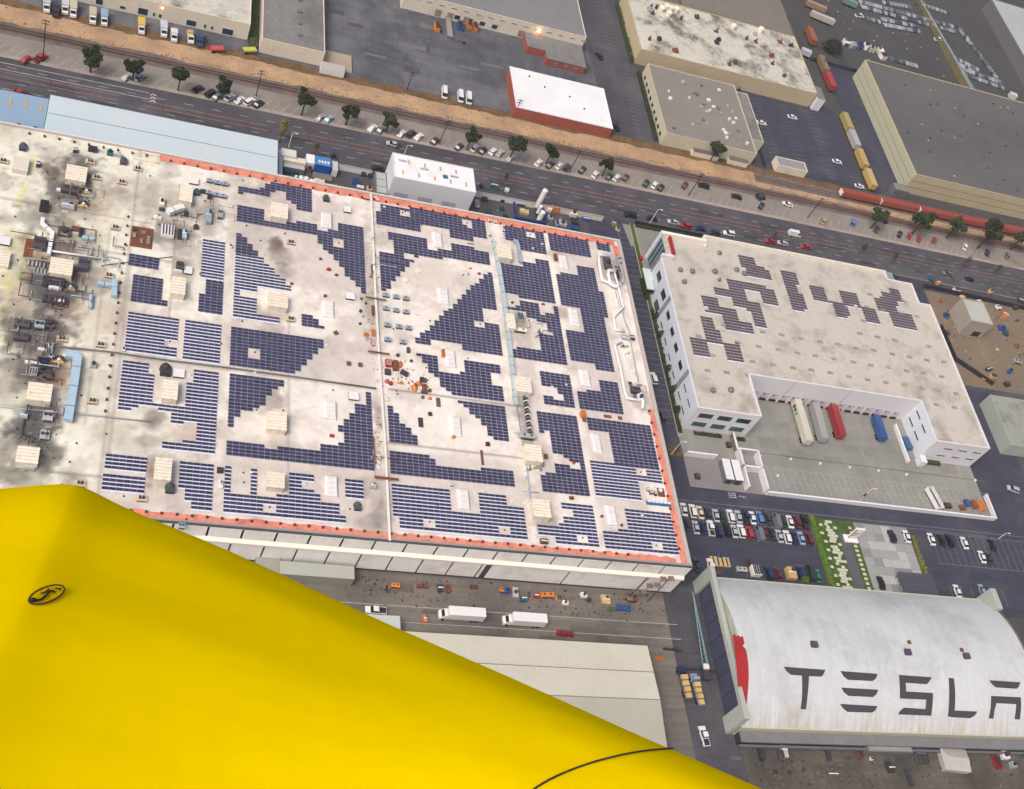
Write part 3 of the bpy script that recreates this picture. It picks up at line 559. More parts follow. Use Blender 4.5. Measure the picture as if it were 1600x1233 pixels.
HZ = 0.00012
if HZ:
    hb = MB().box(-3600, 4600, -3600, 4600, -1.5, 276).build('haze', [], kind='stuff', label='thin grey morning haze over the industrial district', category='haze')
    hm_ = bpy.data.materials.new('haze'); hm_.use_nodes = True; nn_ = hm_.node_tree.nodes; nn_.remove(nn_['Principled BSDF']); pv_ = nn_.new('ShaderNodeVolumePrincipled'); pv_.inputs['Density'].default_value = HZ; pv_.inputs['Color'].default_value = (.9,.92,.96,1); pv_.inputs['Anisotropy'].default_value = .2
    hm_.node_tree.links.new(pv_.outputs[0], nn_['Material Output'].inputs['Volume']); hb.data.materials.append(hm_)
# ================================================================ FACTORY ROOF EQUIPMENT
def rpx(u1, v1, u2, v2, z):              # rectangle from its top-left and bottom-right roof corners in the photograph
    a = P(u1, v1, z); b = P(u2, v2, z); return min(a[0],b[0]), max(a[0],b[0]), min(a[1],b[1]), max(a[1],b[1])
def penthouse(u1, v1, u2, v2, label, h=2.6, z=ZR, name='rooftop_penthouse', cat='penthouse', mt=None, grp='cream rooftop penthouses', ribs=True):
    x0, x1, y0, y1 = rpx(u1, v1, u2, v2, z+h); cx, cy = (x0+x1)/2, (y0+y1)/2; a, b = (x1-x0)/2, (y1-y0)/2; mt = mt or creambox
    t = thing(name, label, cat, grp, (cx, cy, z))
    MB().box(-a+.12, a-.12, -b+.12, b-.12, 0, h-.12).build('wall', mt, t)
    m_ = MB(); m_.box(-a, a, -b, b, h-.12, h); m_.build('roof', mt, t)
    if ribs:
        k = max(2, int(b*2/.9)); sm = MB().box(-a+.05, a-.05, -.06, .06, 0, .07).mesh('roof_seam', pm('penthouse_seam', (214,202,182), .8, .1, 1, .1, inst=True))
        for i in range(1, k): ob('roof_seam', sm, t, (0, -b+2*b*i/k, h))
    return t
for q in [(105,256,134,285,'cream penthouse with worn tan top among soot stains, upper left'),(80,401,112,431,'cream penthouse at the end of the long thin white pipe, left'),(45,596,79,628,'cream penthouse below a dark blue hatch, left of the wide pale blue duct'),(28,696,59,725,'tan ribbed penthouse just above the yellow aircraft skin, far left'),
          (424,315,450,342,'square cream penthouse between two solar arrays, uppermost of its column'),(420,455,450,482,'square cream penthouse left of two long white skylights, second of its column'),(417,642,448,673,'square cream penthouse standing alone on bare stained roof, third of its column'),(417,736,445,763,'square white penthouse over the comb-shaped solar array'),
          (282,289,300,316,'narrow cream penthouse with a round tan vent patch on top'),(269,431,289,461,'narrow cream penthouse with a dark grey unit behind it'),(255,592,277,625,'narrow cream penthouse with a dark barrel hood and white square hatch above'),(243,714,267,751,'narrow cream penthouse with a dark purple patch on its left'),
          (776,379,801,405,'cream penthouse with a grey duct elbow on its right, head of the blue duct'),(804,587,832,614,'cream penthouse above the long rack of tangled pipes'),(819,693,849,722,'cream penthouse below a grey U-shaped unit'),(831,779,862,809,'cream penthouse lowest in the right column near the coral edge')]: penthouse(*q)
penthouse(22,242,43,268,'pale ribbed penthouse behind a dark domed hood, top left', 1.8, mt=pm('penthouse_pale', (232,228,214), .75, .05, .5, .05, inst=True))
penthouse(0,390,13,417,'pale cream box cut off by the left picture edge', 1.4)
penthouse(791,489,807,514,'narrow white penthouse with ribs beside the pale blue duct, with a grey unit', 2.2)
def skylight(u1, v1, u2, v2, label, h=.9, extra=None):
    x0, x1, y0, y1 = rpx(u1, v1, u2, v2, ZR+h); cx, cy = (x0+x1)/2, (y0+y1)/2; a, b = (x1-x0)/2, (y1-y0)/2
    t = thing('roof_skylight', label, 'skylight', 'long white roof skylights', (cx, cy, ZR))
    MB().box(-a, a, -b, b, 0, h-.25).build('curb', metalw, t)
    m_ = MB(); i = .3; m_.add([(-a,-b,h-.25),(a,-b,h-.25),(a,b,h-.25),(-a,b,h-.25),(-a+i,-b+i,h),(a-i,-b+i,h),(a-i,b-i,h),(-a+i,b-i,h)], [(0,1,5,4),(1,2,6,5),(2,3,7,6),(3,0,4,7),(4,5,6,7)]); m_.build('cap', metalw, t)
    k = 4; mp = MB().box(-a*.5, a*.5, -b/k*.62, b/k*.62, 0, .05).mesh('pane', pm('skylight_pane', (238,230,226), .5, .06, 1, .05, inst=True))
    for j in range(k): ob('pane', mp, t, (0, -b*.75+j*b*1.5/(k-1), h))
    return t
for q in [(502,330,519,356,'long white skylight near the green hood, uppermost in the left half'),(505,468,522,495,'long white skylight between square penthouse and small white hatch'),(507,625,526,654,'white skylight with one dark slit, on bare roof left of the seam'),(508,742,528,775,'white skylight between two striped arrays, lowest in the left half'),
          (676,361,692,386,'white skylight set in a square gap of panels, right half top'),(684,449,702,475,'white skylight alone on bare roof inside the triangle'),(695,545,713,573,'white skylight with an orange sheet leaning on its left'),(704,649,722,681,'white skylight with an orange ball-like bucket at its foot'),(715,763,735,795,'white skylight notched into the large striped array'),
          (873,397,889,420,'white skylight with a loose dark tarp across it'),(888,480,907,509,'white skylight with dark bar at its head in the tall array'),(905,576,924,603,'white skylight above the L-shaped array'),(924,676,942,707,'white skylight in a square gap beside the right walkway'),(946,788,966,820,'white skylight lowest at the right, beside round vents')]: skylight(*q)
def hatch(u1, v1, u2, v2, label, h=.8):
    x0, x1, y0, y1 = rpx(u1, v1, u2, v2, ZR+h); cx, cy = (x0+x1)/2, (y0+y1)/2; a, b = (x1-x0)/2, (y1-y0)/2
    t = thing('roof_hatch', label, 'roof hatch', 'small white roof hatches', (cx, cy, ZR)); MB().box(-a+.1, a-.1, -b+.1, b-.1, 0, h-.1).build('curb', metald, t); MB().box(-a, a, -b, b, h-.1, h).build('lid', metalw, t)
for q in [(537,321,549,332,'white square hatch right of the uppermost long skylight'),(540,456,555,468,'white square hatch with a dark spot near the brown plank bridge'),(545,611,561,625,'white square hatch left of the stepped solar array foot'),(296,276,310,288,'white square hatch above the narrow cream penthouse'),(271,575,288,590,'white square hatch right of the dark barrel hood'),(288,415,300,428,'white square hatch with a bent white pipe'),(0,368,15,383,'cream hatch with two dark stubs at the left picture edge')]: hatch(*q)
# cowled hoods
def hood(u, v, label, s=1.0, mt=None, sq=True, ang=0):
    x, y, _ = P(u, v, ZR); t = thing('vent_hood', label, 'vent', 'dark hooded roof vents', (x, y, ZR), ang); mt = mt or metald
    m_ = MB().cbox(0, -.5*s, 0, 1.9*s, 1.3*s, 1.1*s).dome(0, .5*s, 0, 1.15*s, 1.6*s, 12, 3); m_.build('cowl', mt, t)
    MB().cbox(0, -1.2*s, .3*s, 1.5*s, .1, .6*s).build('louvre', metald, t)
gm = pm('hood_green', (74,90,84), .6, .15, .8, .1, inst=True); pmr = pm('hood_purple', (86,80,94), .6, .15, .8, .1, inst=True)
for q in [(36,232,'dark grey domed vent hood behind the pale ribbed penthouse',1.05,pmr),(193,254,'dark purple domed vent hood by the teal machinery',1.0,pmr),(509,312,'green-grey domed vent hood below the coral edge',.95,gm),(265,765,'green-grey domed vent hood above the coral edge, lower left',1.1,gm),(558,793,'green-grey domed vent hood near the seam pipe foot',.95,gm),(307,302,'teal vent hood beside the narrow cream penthouse',.9,tealm),(258,581,'dark barrel-shaped vent hood by a white hatch',1.4,metald),(306,356,'small dark round vent near the grey upright unit',.7,metald)]: hood(*q[:3], s=q[3], mt=q[4])
# twin-stack vents
def twin(u, v, label, fans=False):
    x, y, _ = P(u, v, ZR); t = thing('twin_vent', label, 'vent', 'small roof vents with two dark stacks', (x, y, ZR))
    MB().box(-1.35, 1.35, -1.0, 1.0, 0, .35).build('curb', tanm if fans else pm('curb_tan', (214,196,176), .8, .08, .8, .08, inst=True), t)
    st = MB().box(-.22, .22, -.3, .3, 0, .75).mesh('stack', metald)
    if fans:
        for i in range(6): a = i*math.pi/5; ob('stack', st, t, (1.15*math.cos(a), -.2+.9*math.sin(a), .35))
        MB().cyl(0,-.2,.35,.9,.4,8).build('hub', metalw, t)
    else:
        for s in (-.42, .42): ob('stack', st, t, (s, .15, .35))
        MB().box(-1.1, 1.1, -1.0, -.8, .36, .5).build('slot', metald, t)
TW = [(141,254,'by the worn tan penthouse'),(151,279,'just right of the worn tan penthouse'),(190,286,'standing alone below the blue-grey roofs'),(215,265,'below the cream strips at the coral edge start'),(180,357,'left of the rust-brown platform'),(170,432,'above the short pale blue duct'),(97,531,'above the long grey pipe, left of two'),(157,540,'above the long grey pipe, right of two'),(144,628,'right of the wide pale blue duct'),(125,757,'almost touching the yellow aircraft skin'),(454,380,'between the soot stains and the sweeping array'),(454,500,'at the end of the two-row solar strip'),(5,253,'cut by the left picture edge'),(221,780,'left of the coral edge start at the bottom')]
for u, v, s in TW: twin(u, v, 'tan vent box with two dark stacks, '+s)
for u, v, s in [(135,299,'upper right of the soot patch'),(130,320,'below another ring-shaped one'),(110,450,'below the cream penthouse at the thin pipe'),(92,563,'at the wide blue duct head')]: twin(u, v, 'vent curb with a ring of dark caps, '+s, True)
# air units
def acunit(u, v, label, lx=1.9, ly=1.35, lz=.9, mt=None, grp='small blue-grey rooftop air units'):
    x, y, _ = P(u, v, ZR+lz); t = thing('air_unit', label, 'air conditioner', grp, (x, y, ZR))
    MB().box(-lx/2, lx/2, -ly/2, ly/2, .15, lz).build('casing', mt or galv, t); MB().box(-lx/2+.05, lx/2-.05, -ly/2-.04, -ly/2+.01, .2, lz-.15).build('grille', metald, t)
    MB().cyl(0, 0, lz, lz+.06, min(lx,ly)*.3, 12).build('fan_guard', metal, t)
rows = [('top', [(603,460),(619.5,462.5),(634.5,465)]),('second', [(603.5,480.5),(619.5,483.5),(635,486)]),('third', [(606,506.5),(624,509),(639,511)]),('bottom', [(606,529),(630,533)])]
for rn, l_ in rows:
    for i, (u, v) in enumerate(l_): acunit(u, v, f'blue-grey air unit, {ORD[i]} from the left in the {rn} row right of the seam pipe')
for i, (u, v) in enumerate([(328,281),(340,284),(352,286)]): acunit(u, v, f'blue-grey air unit below the coral edge, {ORD[i]} from the left in the upper row')
for i, (u, v) in enumerate([(327,299.5),(339,303),(349,305)]): acunit(u, v, f'blue-grey air unit below the coral edge, {ORD[i]} from the left in the lower row')
for i, (u, v) in enumerate([(787,359),(787,351),(766,344),(774,346),(766,366),(770,375)]): acunit(u, v, f'white rooftop unit by the head of the blue duct, {ORD[i]} of its cluster', 1.0, .8, .7, metalw, 'white units at the duct head')
for i, (u, v) in enumerate([(785.5,353),(786,359.5),(787,365),(787.5,370)]): acunit(u, v+.2, f'flat white slab in a short stack left of the corner array, {ORD[i]} from the top', .95, .6, .3, metalw, 'flat white slabs by the corner array')
# big ducts
def duct(label, pts, mt, flat=None, r=.4, z=.9, joints=True, name='roof_duct', cat='duct', n=8):
    w = [P(u, v, ZR+z) for u, v in pts]; t = thing(name, label, cat, 'ducts and pipes on the factory roof', w[0])
    L_ = [(p[0]-w[0][0], p[1]-w[0][1], p[2]-w[0][2]) for p in w]
    MB().tube(L_, r, n, 0, flat).build('duct_run', mt, t, smooth=not flat)
    # supports and joint collars
    for a, b in zip(L_[:-1], L_[1:]):
        d = Vector(b)-Vector(a); k = int(d.length/3.6)
        for i in range(1, k+1):
            p = Vector(a)+d*(i/(k+1)); ww = flat[0] if flat else 2*r; 
            if joints:
                u_ = d.normalized()*.1; col = MB().tube([p-u_, p+u_], r*1.12, n, 0, (flat[0]*1.04, flat[1]*1.08) if flat else None)
                col.build('collar', metal, t)
            if z > .45: MB().cbox(p.x, p.y, -z, .15, .15, z).build('support', metald, t)
    return t
duct('wide pale blue duct bending down beside the stained roof, left', [(103,554),(116,554.5),(121,560),(117,590),(112,620),(107,652),(106,657)], ductblue, (2.1,1.3), z=1.3)
duct('white zigzag duct dropping from a long dark hood', [(67,341),(65.5,349),(82,364),(76,398)], metalw, (1.0,.8), z=1.0)
duct('thin straight white pipe running right from the zigzag duct', [(79,392),(113,397),(170,405)], metalw, r=.3, z=.8, joints=False)
duct('short upright pipe crossing the end of the thin white pipe', [(161,394),(160,409)], galv, r=.22, z=.9, joints=False)
duct('fat white slanting duct left of the grey upright unit', [(262,332),(280,325),(287,324)], metalw, (1.8,1.4), z=1.5)
duct('short pale blue duct with a grey side, above the bare roof', [(152,443),(174,446)], ductblue, (1.0,1.0), z=.8)
duct('upright pale blue duct at the end of the short one', [(179,437),(178,463)], ductblue, (1.5,1.0), z=.9)
duct('narrow blue duct hanging beside grey racks', [(143,461),(140,481)], ductblue, (1.0,.8), z=.8)
duct('horizontal pale blue duct left of the brown platform', [(128,371),(147,374)], ductblue, (1.0,.7), z=.7)
duct('long grey pipe crossing the left roof with dark joints', [(86,541),(170,549.5),(260,562.5),(360,575),(470,590),(588,607)], pm('pipe_darkgrey', (112,116,122), .6, .1, .5, .05), r=.24, z=.4, joints=False, n=6)
duct('grey pipe beside the upper solar arrays', [(158,415),(270,401),(271,401)][:2], metald, r=.1, z=.2, joints=False)
duct('thin pipe running left along the lower bare roof', [(0,636),(120,647),(235,659)], galv, r=.14, z=.3, joints=False)
duct('long pale seam pipe running down the middle of the roof', [(579.5,303),(587,470),(595.5,609),(602,700),(609,845)], pm('seam_pipe', (246,240,234), .5, .04, .5, .03), (.6,.5), z=.6, joints=False, name='seam_pipe', cat='pipe')
duct('wide pale blue duct running down between two arrays', [(772,378),(780,420),(788,470),(797,545),(803,600),(806,632)], pm('duct_pale', (190,208,214), .5, .06, .5, .04), (1.25,.9), z=1.0)
duct('thin pale pipe continuing down from the wide blue duct', [(807,634),(815,680),(824,735),(828,778)], galv, r=.16, z=.5, joints=False)
duct('grey duct elbow round the tall cream penthouse', [(802,376),(807,377.5),(810,385),(813,410)], galv, (.9,.8), z=1.4)
duct('thin grey cross pipe near the thin pale pipe', [(803,676),(820,678)], galv, r=.1, z=.5, joints=False)
duct('thin grey cross pipe above the lowest cream penthouse', [(817,767),(842,770)], galv, r=.1, z=.5, joints=False)
wp_ = pm('loop_pipe', (246,246,246), .45, .04, .6, .03)
duct('outer white pipe loop at the right roof edge', [(952,400.5),(935,399),(937,415),(941,438),(950,441.5),(954,440)], wp_, r=.5, z=1.0, joints=False)
duct('inner white pipe loop, shaped like a long U', [(962,424),(951,422.5),(950.5,430),(954,444),(962,448),(969,446)], wp_, r=.55, z=1.3, joints=False)
duct('long white pipe bending left then right down the roof edge', [(956,410),(964,440),(967,452),(974,480),(958.5,495.5),(962,515),(975,517)], wp_, r=.42, z=.8, joints=False)
duct('outer grey pipe following the right parapet', [(963,402),(968,412),(974,432),(973,442)], galv, r=.32, z=1.1, joints=False)
duct('thin pale pipe along the right parapet', [(966,455),(976,500),(983,517),(990,560),(999,605),(1006,636)], galv, r=.16, z=.5, joints=False)
duct('white pipe dropping from the elbow along the right arrays', [(971,535.5),(962,536),(961,541),(970,577),(976,611),(980,622),(1001,626)], wp_, r=.42, z=.8, joints=False)
duct('short white pipe at the foot of the right pipe run', [(1001,614),(1005,627),(1004,638)], wp_, r=.5, z=1.0, joints=False)
# machinery clusters: each machine its own thing
def machine(u, v, lx, ly, lz, label, mt=None, kind=0, ang=0, z=ZR, cat='machinery', name='roof_machine', grp=None, smt=None):
    x, y, _ = P(u, v, z+lz*.5); t = thing(name, label, cat, grp, (x, y, z), ang); mt = mt or metal; smt = smt or metald
    MB().cbox(0,0,.1,lx,ly,lz*.8,0).build('casing', mt, t)
    if kind == 0:
        fh = MB().cyl(0, 0, 0, lz*.18, min(lx,ly)*.22, 10).mesh('fan_housing', smt); [ob('fan_housing', fh, t, (s_*lx*.22, ly*.1, lz*.82)) for s_ in (-1, 1)]
        MB().cbox(0,-ly/2-.05,.15,lx*.8,.1,lz*.5).build('grille', smt, t)
    elif kind == 1:
        MB().tube([(-lx*.45,0,lz),(0,0,lz*1.15),(lx*.45,0,lz)], .18, 6).build('pipe', metalw, t); MB().cbox(lx*.2,ly*.25,lz*.8,lx*.3,ly*.3,lz*.35).build('control_box', smt, t)
    elif kind == 2:
        m_ = MB(); 
        for i in range(4): m_.cbox(-lx*.36+i*lx*.24, 0, lz*.82, lx*.08, ly*.9, lz*.25)
        m_.build('fins', smt, t)
    elif kind == 3:
        MB().cyl(0,0,lz*.8,lz*1.5,min(lx,ly)*.3,12).build('stack', smt, t)
    return t
dk = pm('soot_metal', (88,84,88), .7, .25, .8, .15, inst=True); lt = pm('soot_light', (176,180,182), .6, .15, .8, .1, inst=True)
ML = [(110,296,5.0,2.6,1.4,'dark tank platform below the worn tan penthouse',dk,0),(99,298,3.6,.9,.8,'silver crossbar with white cap below the tan penthouse',metalw,1),(106,322,3.6,2.4,1.2,'sooty unit with a yellow and white top',lt,1),
      (69,322,2.2,3.6,1.8,'long dark upright hood feeding the zigzag duct',metald,2),(100,362,3.2,3.0,1.3,'dark fan block with a white rod, right of the zigzag duct',dk,3),(62,380,3.2,4.2,1.2,'grey square block below the brown boards',dk,0),(127,363,1.2,3.0,1.2,'dark twin rack with a white stripe',metald,2),
      (56,415,4.2,2.2,1.3,'grey bank of finned coolers left of the cream penthouse',lt,2),(64,425,3.8,1.8,1.1,'second grey finned cooler under the first',lt,2),(84,441,5.4,3.0,1.5,'black cluster of fans below the cream penthouse',metald,0),(86,450,3.2,1.0,1.0,'silver bar crossing the black fans',metalw,1),
      (130,413,2.6,3.8,1.9,'purple-grey tower box right of the cream penthouse',pmr,0),(84,468,5.6,2.4,1.2,'dark row of coolers with white caps',dk,2),(93,471,2.2,.9,1.3,'three white caps on the dark cooler row',metalw,0),(35,506,3.6,2.2,1.3,'dark double-fan block, upper left of its pair',dk,0),(33,526,3.6,2.2,1.3,'dark double-fan block, lower left of its pair',dk,0),
      (62,508,2.4,2.4,1.5,'grey hooded box joined to the double-fan blocks',galv,0),(77,506,2.6,2.6,1.0,'brown-grey round fan platform by the soot edge',dk,3),(68,563,2.3,1.8,.9,'dark blue hatch lid above the left cream penthouse',pm('hatch_blue', (34,46,104), .5, .1, 1, .1),2),(50,567,3.4,.8,.9,'silver bar with a pointed end left of the dark blue hatch',metalw,1),
      (66,578,2.0,2.0,1.4,'black square shaft below the dark blue hatch',metald,3),(50,580,2.6,2.4,1.0,'grey finned tray left of the black shaft',lt,2),(74,585,2.2,2.0,1.1,'dark unit right of the black shaft',dk,0),(66,546,2.2,.7,.8,'silver elbow left of the long grey pipe start',metalw,1),(78,541,.9,.9,1.0,'small white cube beside the silver elbow',metalw,3),(79,557,.9,.9,1.0,'small white cube above the dark blue hatch',metalw,3),
      (37,650,1.8,1.6,1.1,'silver elbow cluster below the left cream penthouse',galv,1),(75,650,2.4,3.0,1.0,'white-topped unit on the sooty mat, upper',lt,0),(70,680,2.2,2.6,1.0,'white-topped unit on the sooty mat, lower',lt,0),(46,730,2.4,1.6,1.0,'small silver unit below the tan ribbed penthouse',lt,1),
      (146,570,1.4,1.6,1.2,'small grey domed machine right of the wide blue duct',galv,3),(145,233,2.6,1.8,1.2,'row of dark coils under the pale blue roof',metald,2),(172,239,1.8,1.6,1.3,'teal machine by the roof edge',tealm,3),(183,242,2.6,1.2,1.0,'pale silver pipes right of the teal machine',galv,1),(118,235,1.3,1.6,.9,'small dark machine with a white lid by the roof edge',metald,1),(60,257,1.1,2.0,.8,'dark bent rod on a yellow-stained patch',metald,1),
      (253,316,1.4,3.0,1.4,'cream bottle-shaped vent stack with soot around it',creambox,3),(253,327,1.6,.9,.7,'small dark box with bright top under the bottle-shaped vent',metald,0),(291,334,1.3,1.4,1.2,'dark box at the end of the fat white duct',metald,0),(246,340,2.2,1.2,1.0,'white drum machine left of the fat duct',metalw,1),(262,361,3.6,4.2,1.5,'large white louvred machine with dark left half',metalw,2),(281,366,1.2,3.4,1.2,'dark narrow rack left of a pale blue box',metald,2),(288,366,1.4,3.4,1.2,'pale blue upright box beside the dark rack',ductblue,1),
      (326,338,1.6,5.2,1.7,'tall pale grey upright unit with blue top',galv,1),(344,334,1.6,3.4,1.4,'grey unit with two round fans in a line',lt,0),(328,308,1.5,1.3,1.0,'dark panel below an air unit',metald,2),(317,299,1.6,1.2,.9,'dark perforated box by the teal hood',metald,0),
      (281,416,2.0,2.6,1.8,'dark grey cooling unit behind the narrow cream penthouse',dk,0),(278,424,2.4,.5,1.0,'bent white pipe in front of the dark grey unit',metalw,1),(283,337,.5,.5,.5,'small round dark cap',metald,3),
      (812,496,2.2,2.8,1.6,'grey angular unit on the narrow white penthouse side',galv,2),(812,516,4.6,1.2,1.4,'pink-edged low box under the narrow white penthouse',creambox,0),(824,682,5.0,1.5,1.6,'grey U-shaped unit above a cream penthouse',lt,0),
      (949,412,2.4,4.6,1.6,'dark machine block inside the outer pipe loop',dk,3),(954,419,1.6,2.6,1.3,'pale finned block inside the outer pipe loop',lt,2),(964,430,.9,3.6,1.6,'dark narrow unit between the pipe loops',metald,2),(968,406,1.4,2.6,1.2,'grey block near the loop top',lt,0),(988,528,1.4,1.8,.8,'dark skid beside the pipe elbow',metald,1),(977,528,2.6,1.6,.8,'grey pipe tangle beside the elbow',lt,1),
      (993,610,3.2,2.2,1.5,'dark finned machine at the foot of the right pipe run',dk,0),(1000,622,1.8,2.4,1.6,'white drum at the foot of the right pipe run',metalw,3),(991,621,1.2,2.0,1.0,'small grey fins left of the white drum',lt,2),(985,600,1.0,1.4,.5,'dark mat near the right parapet',metald,2),
      (583,759,1.6,1.6,1.0,'small grey bent machine left of the seam pipe',lt,1),(762,694,1.1,1.1,.8,'small dark machine at the array corner',metald,3),(672,647,1.0,1.0,.7,'black cube with a white centre on bare roof',metald,3),(659,592.5,1.1,1.1,.8,'dark cube among the material heap, upper',metald,3),(850,846,2.2,1.4,.9,'brown-black bent machine by the coral edge',pm('brownm', (110,82,66), .8, .2, 1, .1, inst=True),1),
      (284,822,1.6,1.4,.9,'grey and dark machine by the lower coral edge',galv,0),(291,812,.5,.5,.4,'small dark pipe cap near the lower coral edge',metald,3),(344,735,1.6,1.6,.7,'dark square pit with brown inside, between two striped arrays',metald,2),(344,757,1.2,2.4,.7,'white crates stacked between two striped arrays',metalw,1),(591,713,1.0,1.0,.6,'white pipe bracket left of the seam pipe, upper',metalw,1),(591,722,1.0,1.0,.6,'white pipe bracket left of the seam pipe, middle',metalw,1),(591,730,1.0,1.0,.6,'white pipe bracket left of the seam pipe, lower',metalw,1),
      (706,757,1.3,.8,.7,'small dark and white trolley on the grey walkway',metalw,0),(893,778,1.3,.8,.7,'small tan trolley on the grey walkway',rust,0),(604,624,1.1,1.1,.8,'white valve frame right of the seam pipe',metalw,1),(360,385,.9,1.1,.8,'small white vent between two striped arrays',metalw,3),(193,546,.9,1.2,.8,'small white vent at the left panel edge',metalw,3)]
seen_ = set()
for q in ML: machine(q[0], q[1], q[2], q[3], q[4], q[5], q[6], q[7])
# rack of pipes below the penthouse
r_ = random.Random(11)
t = thing('pipe_rack', 'long dark rack of tangled pipes between two cream penthouses', 'pipe rack', loc=P(821,648,ZR))
x0, y0, _ = P(818,612,ZR); x1, y1, _ = P(824,680,ZR); cx, cy = P(821,648,ZR)[:2]
m_ = MB(); m_.box(x0-cx-.6, x0-cx+.6, y1-cy, y0-cy, .1, .5); m_.build('tray', metald, t)
for i in range(13):
    yy = y1-cy+(y0-y1)*(i+.5)/13; MB().tube([(x0-cx-.9,yy,.6),(x0-cx,yy+.3,1.2),(x0-cx+.9,yy,.7)], .16, 6).build('pipe', metalw if i % 2 else metal, t)
# rust-brown platform with crates
t = thing('rust_platform', 'rust-brown square platform above the left solar arrays', 'platform', loc=P(221,371,ZR))
x0, x1, y0, y1 = rpx(206,353,237,390,ZR); cx, cy = P(221,371,ZR)[:2]; MB().box(x0-cx,x1-cx,y0-cy,y1-cy,0,.18).build('deck', rust, t)
rm = MB().box(-.06,.06,(y0-y1)/2,(y1-y0)/2,0,.05).mesh('batten', wood)
for i in range(6): ob('batten', rm, t, (x0-cx+.5+i*(x1-x0-1)/5, (y0+y1)/2-cy, .18))
for i, (u, v, a, b) in enumerate([(210,367,.9,1.3),(221,376,.8,1.3),(232,375,.9,2.6),(224,363,1.4,.6),(210,358,.9,.9)]): machine(u, v, a, b, .6, f'{"pale" if i!=4 else "purple"} crate on the rust-brown platform, {ORD[i]} counted from lower left' if 0 else ['pale crate at the left side of the rust-brown platform','pale crate at the centre of the rust-brown platform','long pale crate at the right side of the rust-brown platform','low white frame near the top of the rust-brown platform','dark purple box in the top left corner of the rust-brown platform'][i], lt if i != 4 else pmr, 2, z=ZR+.19, name='crate', cat='crate')
def slab(u1, v1, u2, v2, label, mt, h=.12, name='wooden_walkway', cat='boards', z=ZR, lift=.0, planks=0, along='x', grp=None):
    x0, x1, y0, y1 = rpx(u1, v1, u2, v2, z+lift+h); cx, cy = (x0+x1)/2, (y0+y1)/2; t = thing(name, label, cat, grp, (cx, cy, z+lift)); a, b = (x1-x0)/2, (y1-y0)/2
    if planks:
        for i in range(planks):
            if along == 'x': MB().box(-a, a, -b+2*b*i/planks+.02, -b+2*b*(i+1)/planks-.02, 0, h).build('plank', mt, t)
            else: MB().box(-a+2*a*i/planks+.02, -a+2*a*(i+1)/planks-.02, -b, b, 0, h).build('plank', mt, t)
    else: MB().box(-a, a, -b, b, 0, h).build('panel', mt, t)
    return t
slab(571,462.5,604,470,'brown plank bridge with a pale edge, crossing the upper seam pipe',wood,lift=1.1,planks=3)
slab(575,547,609,554.5,'brown plank bridge crossing the seam pipe above the red stack',wood,lift=1.1,planks=3)
slab(585,743,623,751,'long brown plank bridge crossing the seam pipe at the lower walkway',rust,lift=1.1,planks=3)
slab(567,309,579,313,'short brown plank step under the coral edge by the seam pipe',rust,lift=.3,planks=2)
slab(15,361,58,367,'orange-brown board strip running across the stained roof, far left',rust,planks=4)
slab(41,372,50,403,'upright brown board strip below the orange-brown one, far left',rust,planks=3,along='y')
slab(681,621,689,636,'brown grey board lying on the roof, upright',wood)
slab(653,652,662,668,'dark grey mat lying on bare roof between skylight and array',metald,.05)
slab(750,703,757,727,'narrow brown board lying across a roof seam',wood,planks=2,along='y')
slab(688,651,694,671,'thin white sheet lying left of a skylight',metalw,.04)
slab(730,379,741,382.5,'small brown board in front of a round cream vent',wood,planks=2)
slab(943,647.5,956,654,'rust-brown mat on the right cross walkway, left of two',rust,.06)
slab(965,650,973,656.5,'tan brown mat on the right cross walkway, right of two',wood,.06)
slab(958,484,968,484.5,'thin rod',redm) if 0 else None
slab(515,678,523,684,'small dark red mat on bare roof',redm,.06)
slab(112,352,123,361,'small rust-brown box lid left of the dark twin rack',rust,.5)
slab(1026,762,1040,777,'rust-brown mat above the blue trough',rust,.06)
slab(222,236,250,243,'long cream low strip roof at the start of the coral edge',creambox,.9,'low_roof_cover','roof cover')
slab(207,247,249,252,'cream beam below the low strip roof',creambox,.5,'roof_beam','beam')
for i in range(2): slab(961.5+i*3,455+i*12,964.5+i*3,466+i*13,f'red grating strip beside the white pipe, {"upper" if i==0 else "lower"} half',redm,.1,'grating','grating')
slab(896,348,0,0,'',redm) if 0 else None
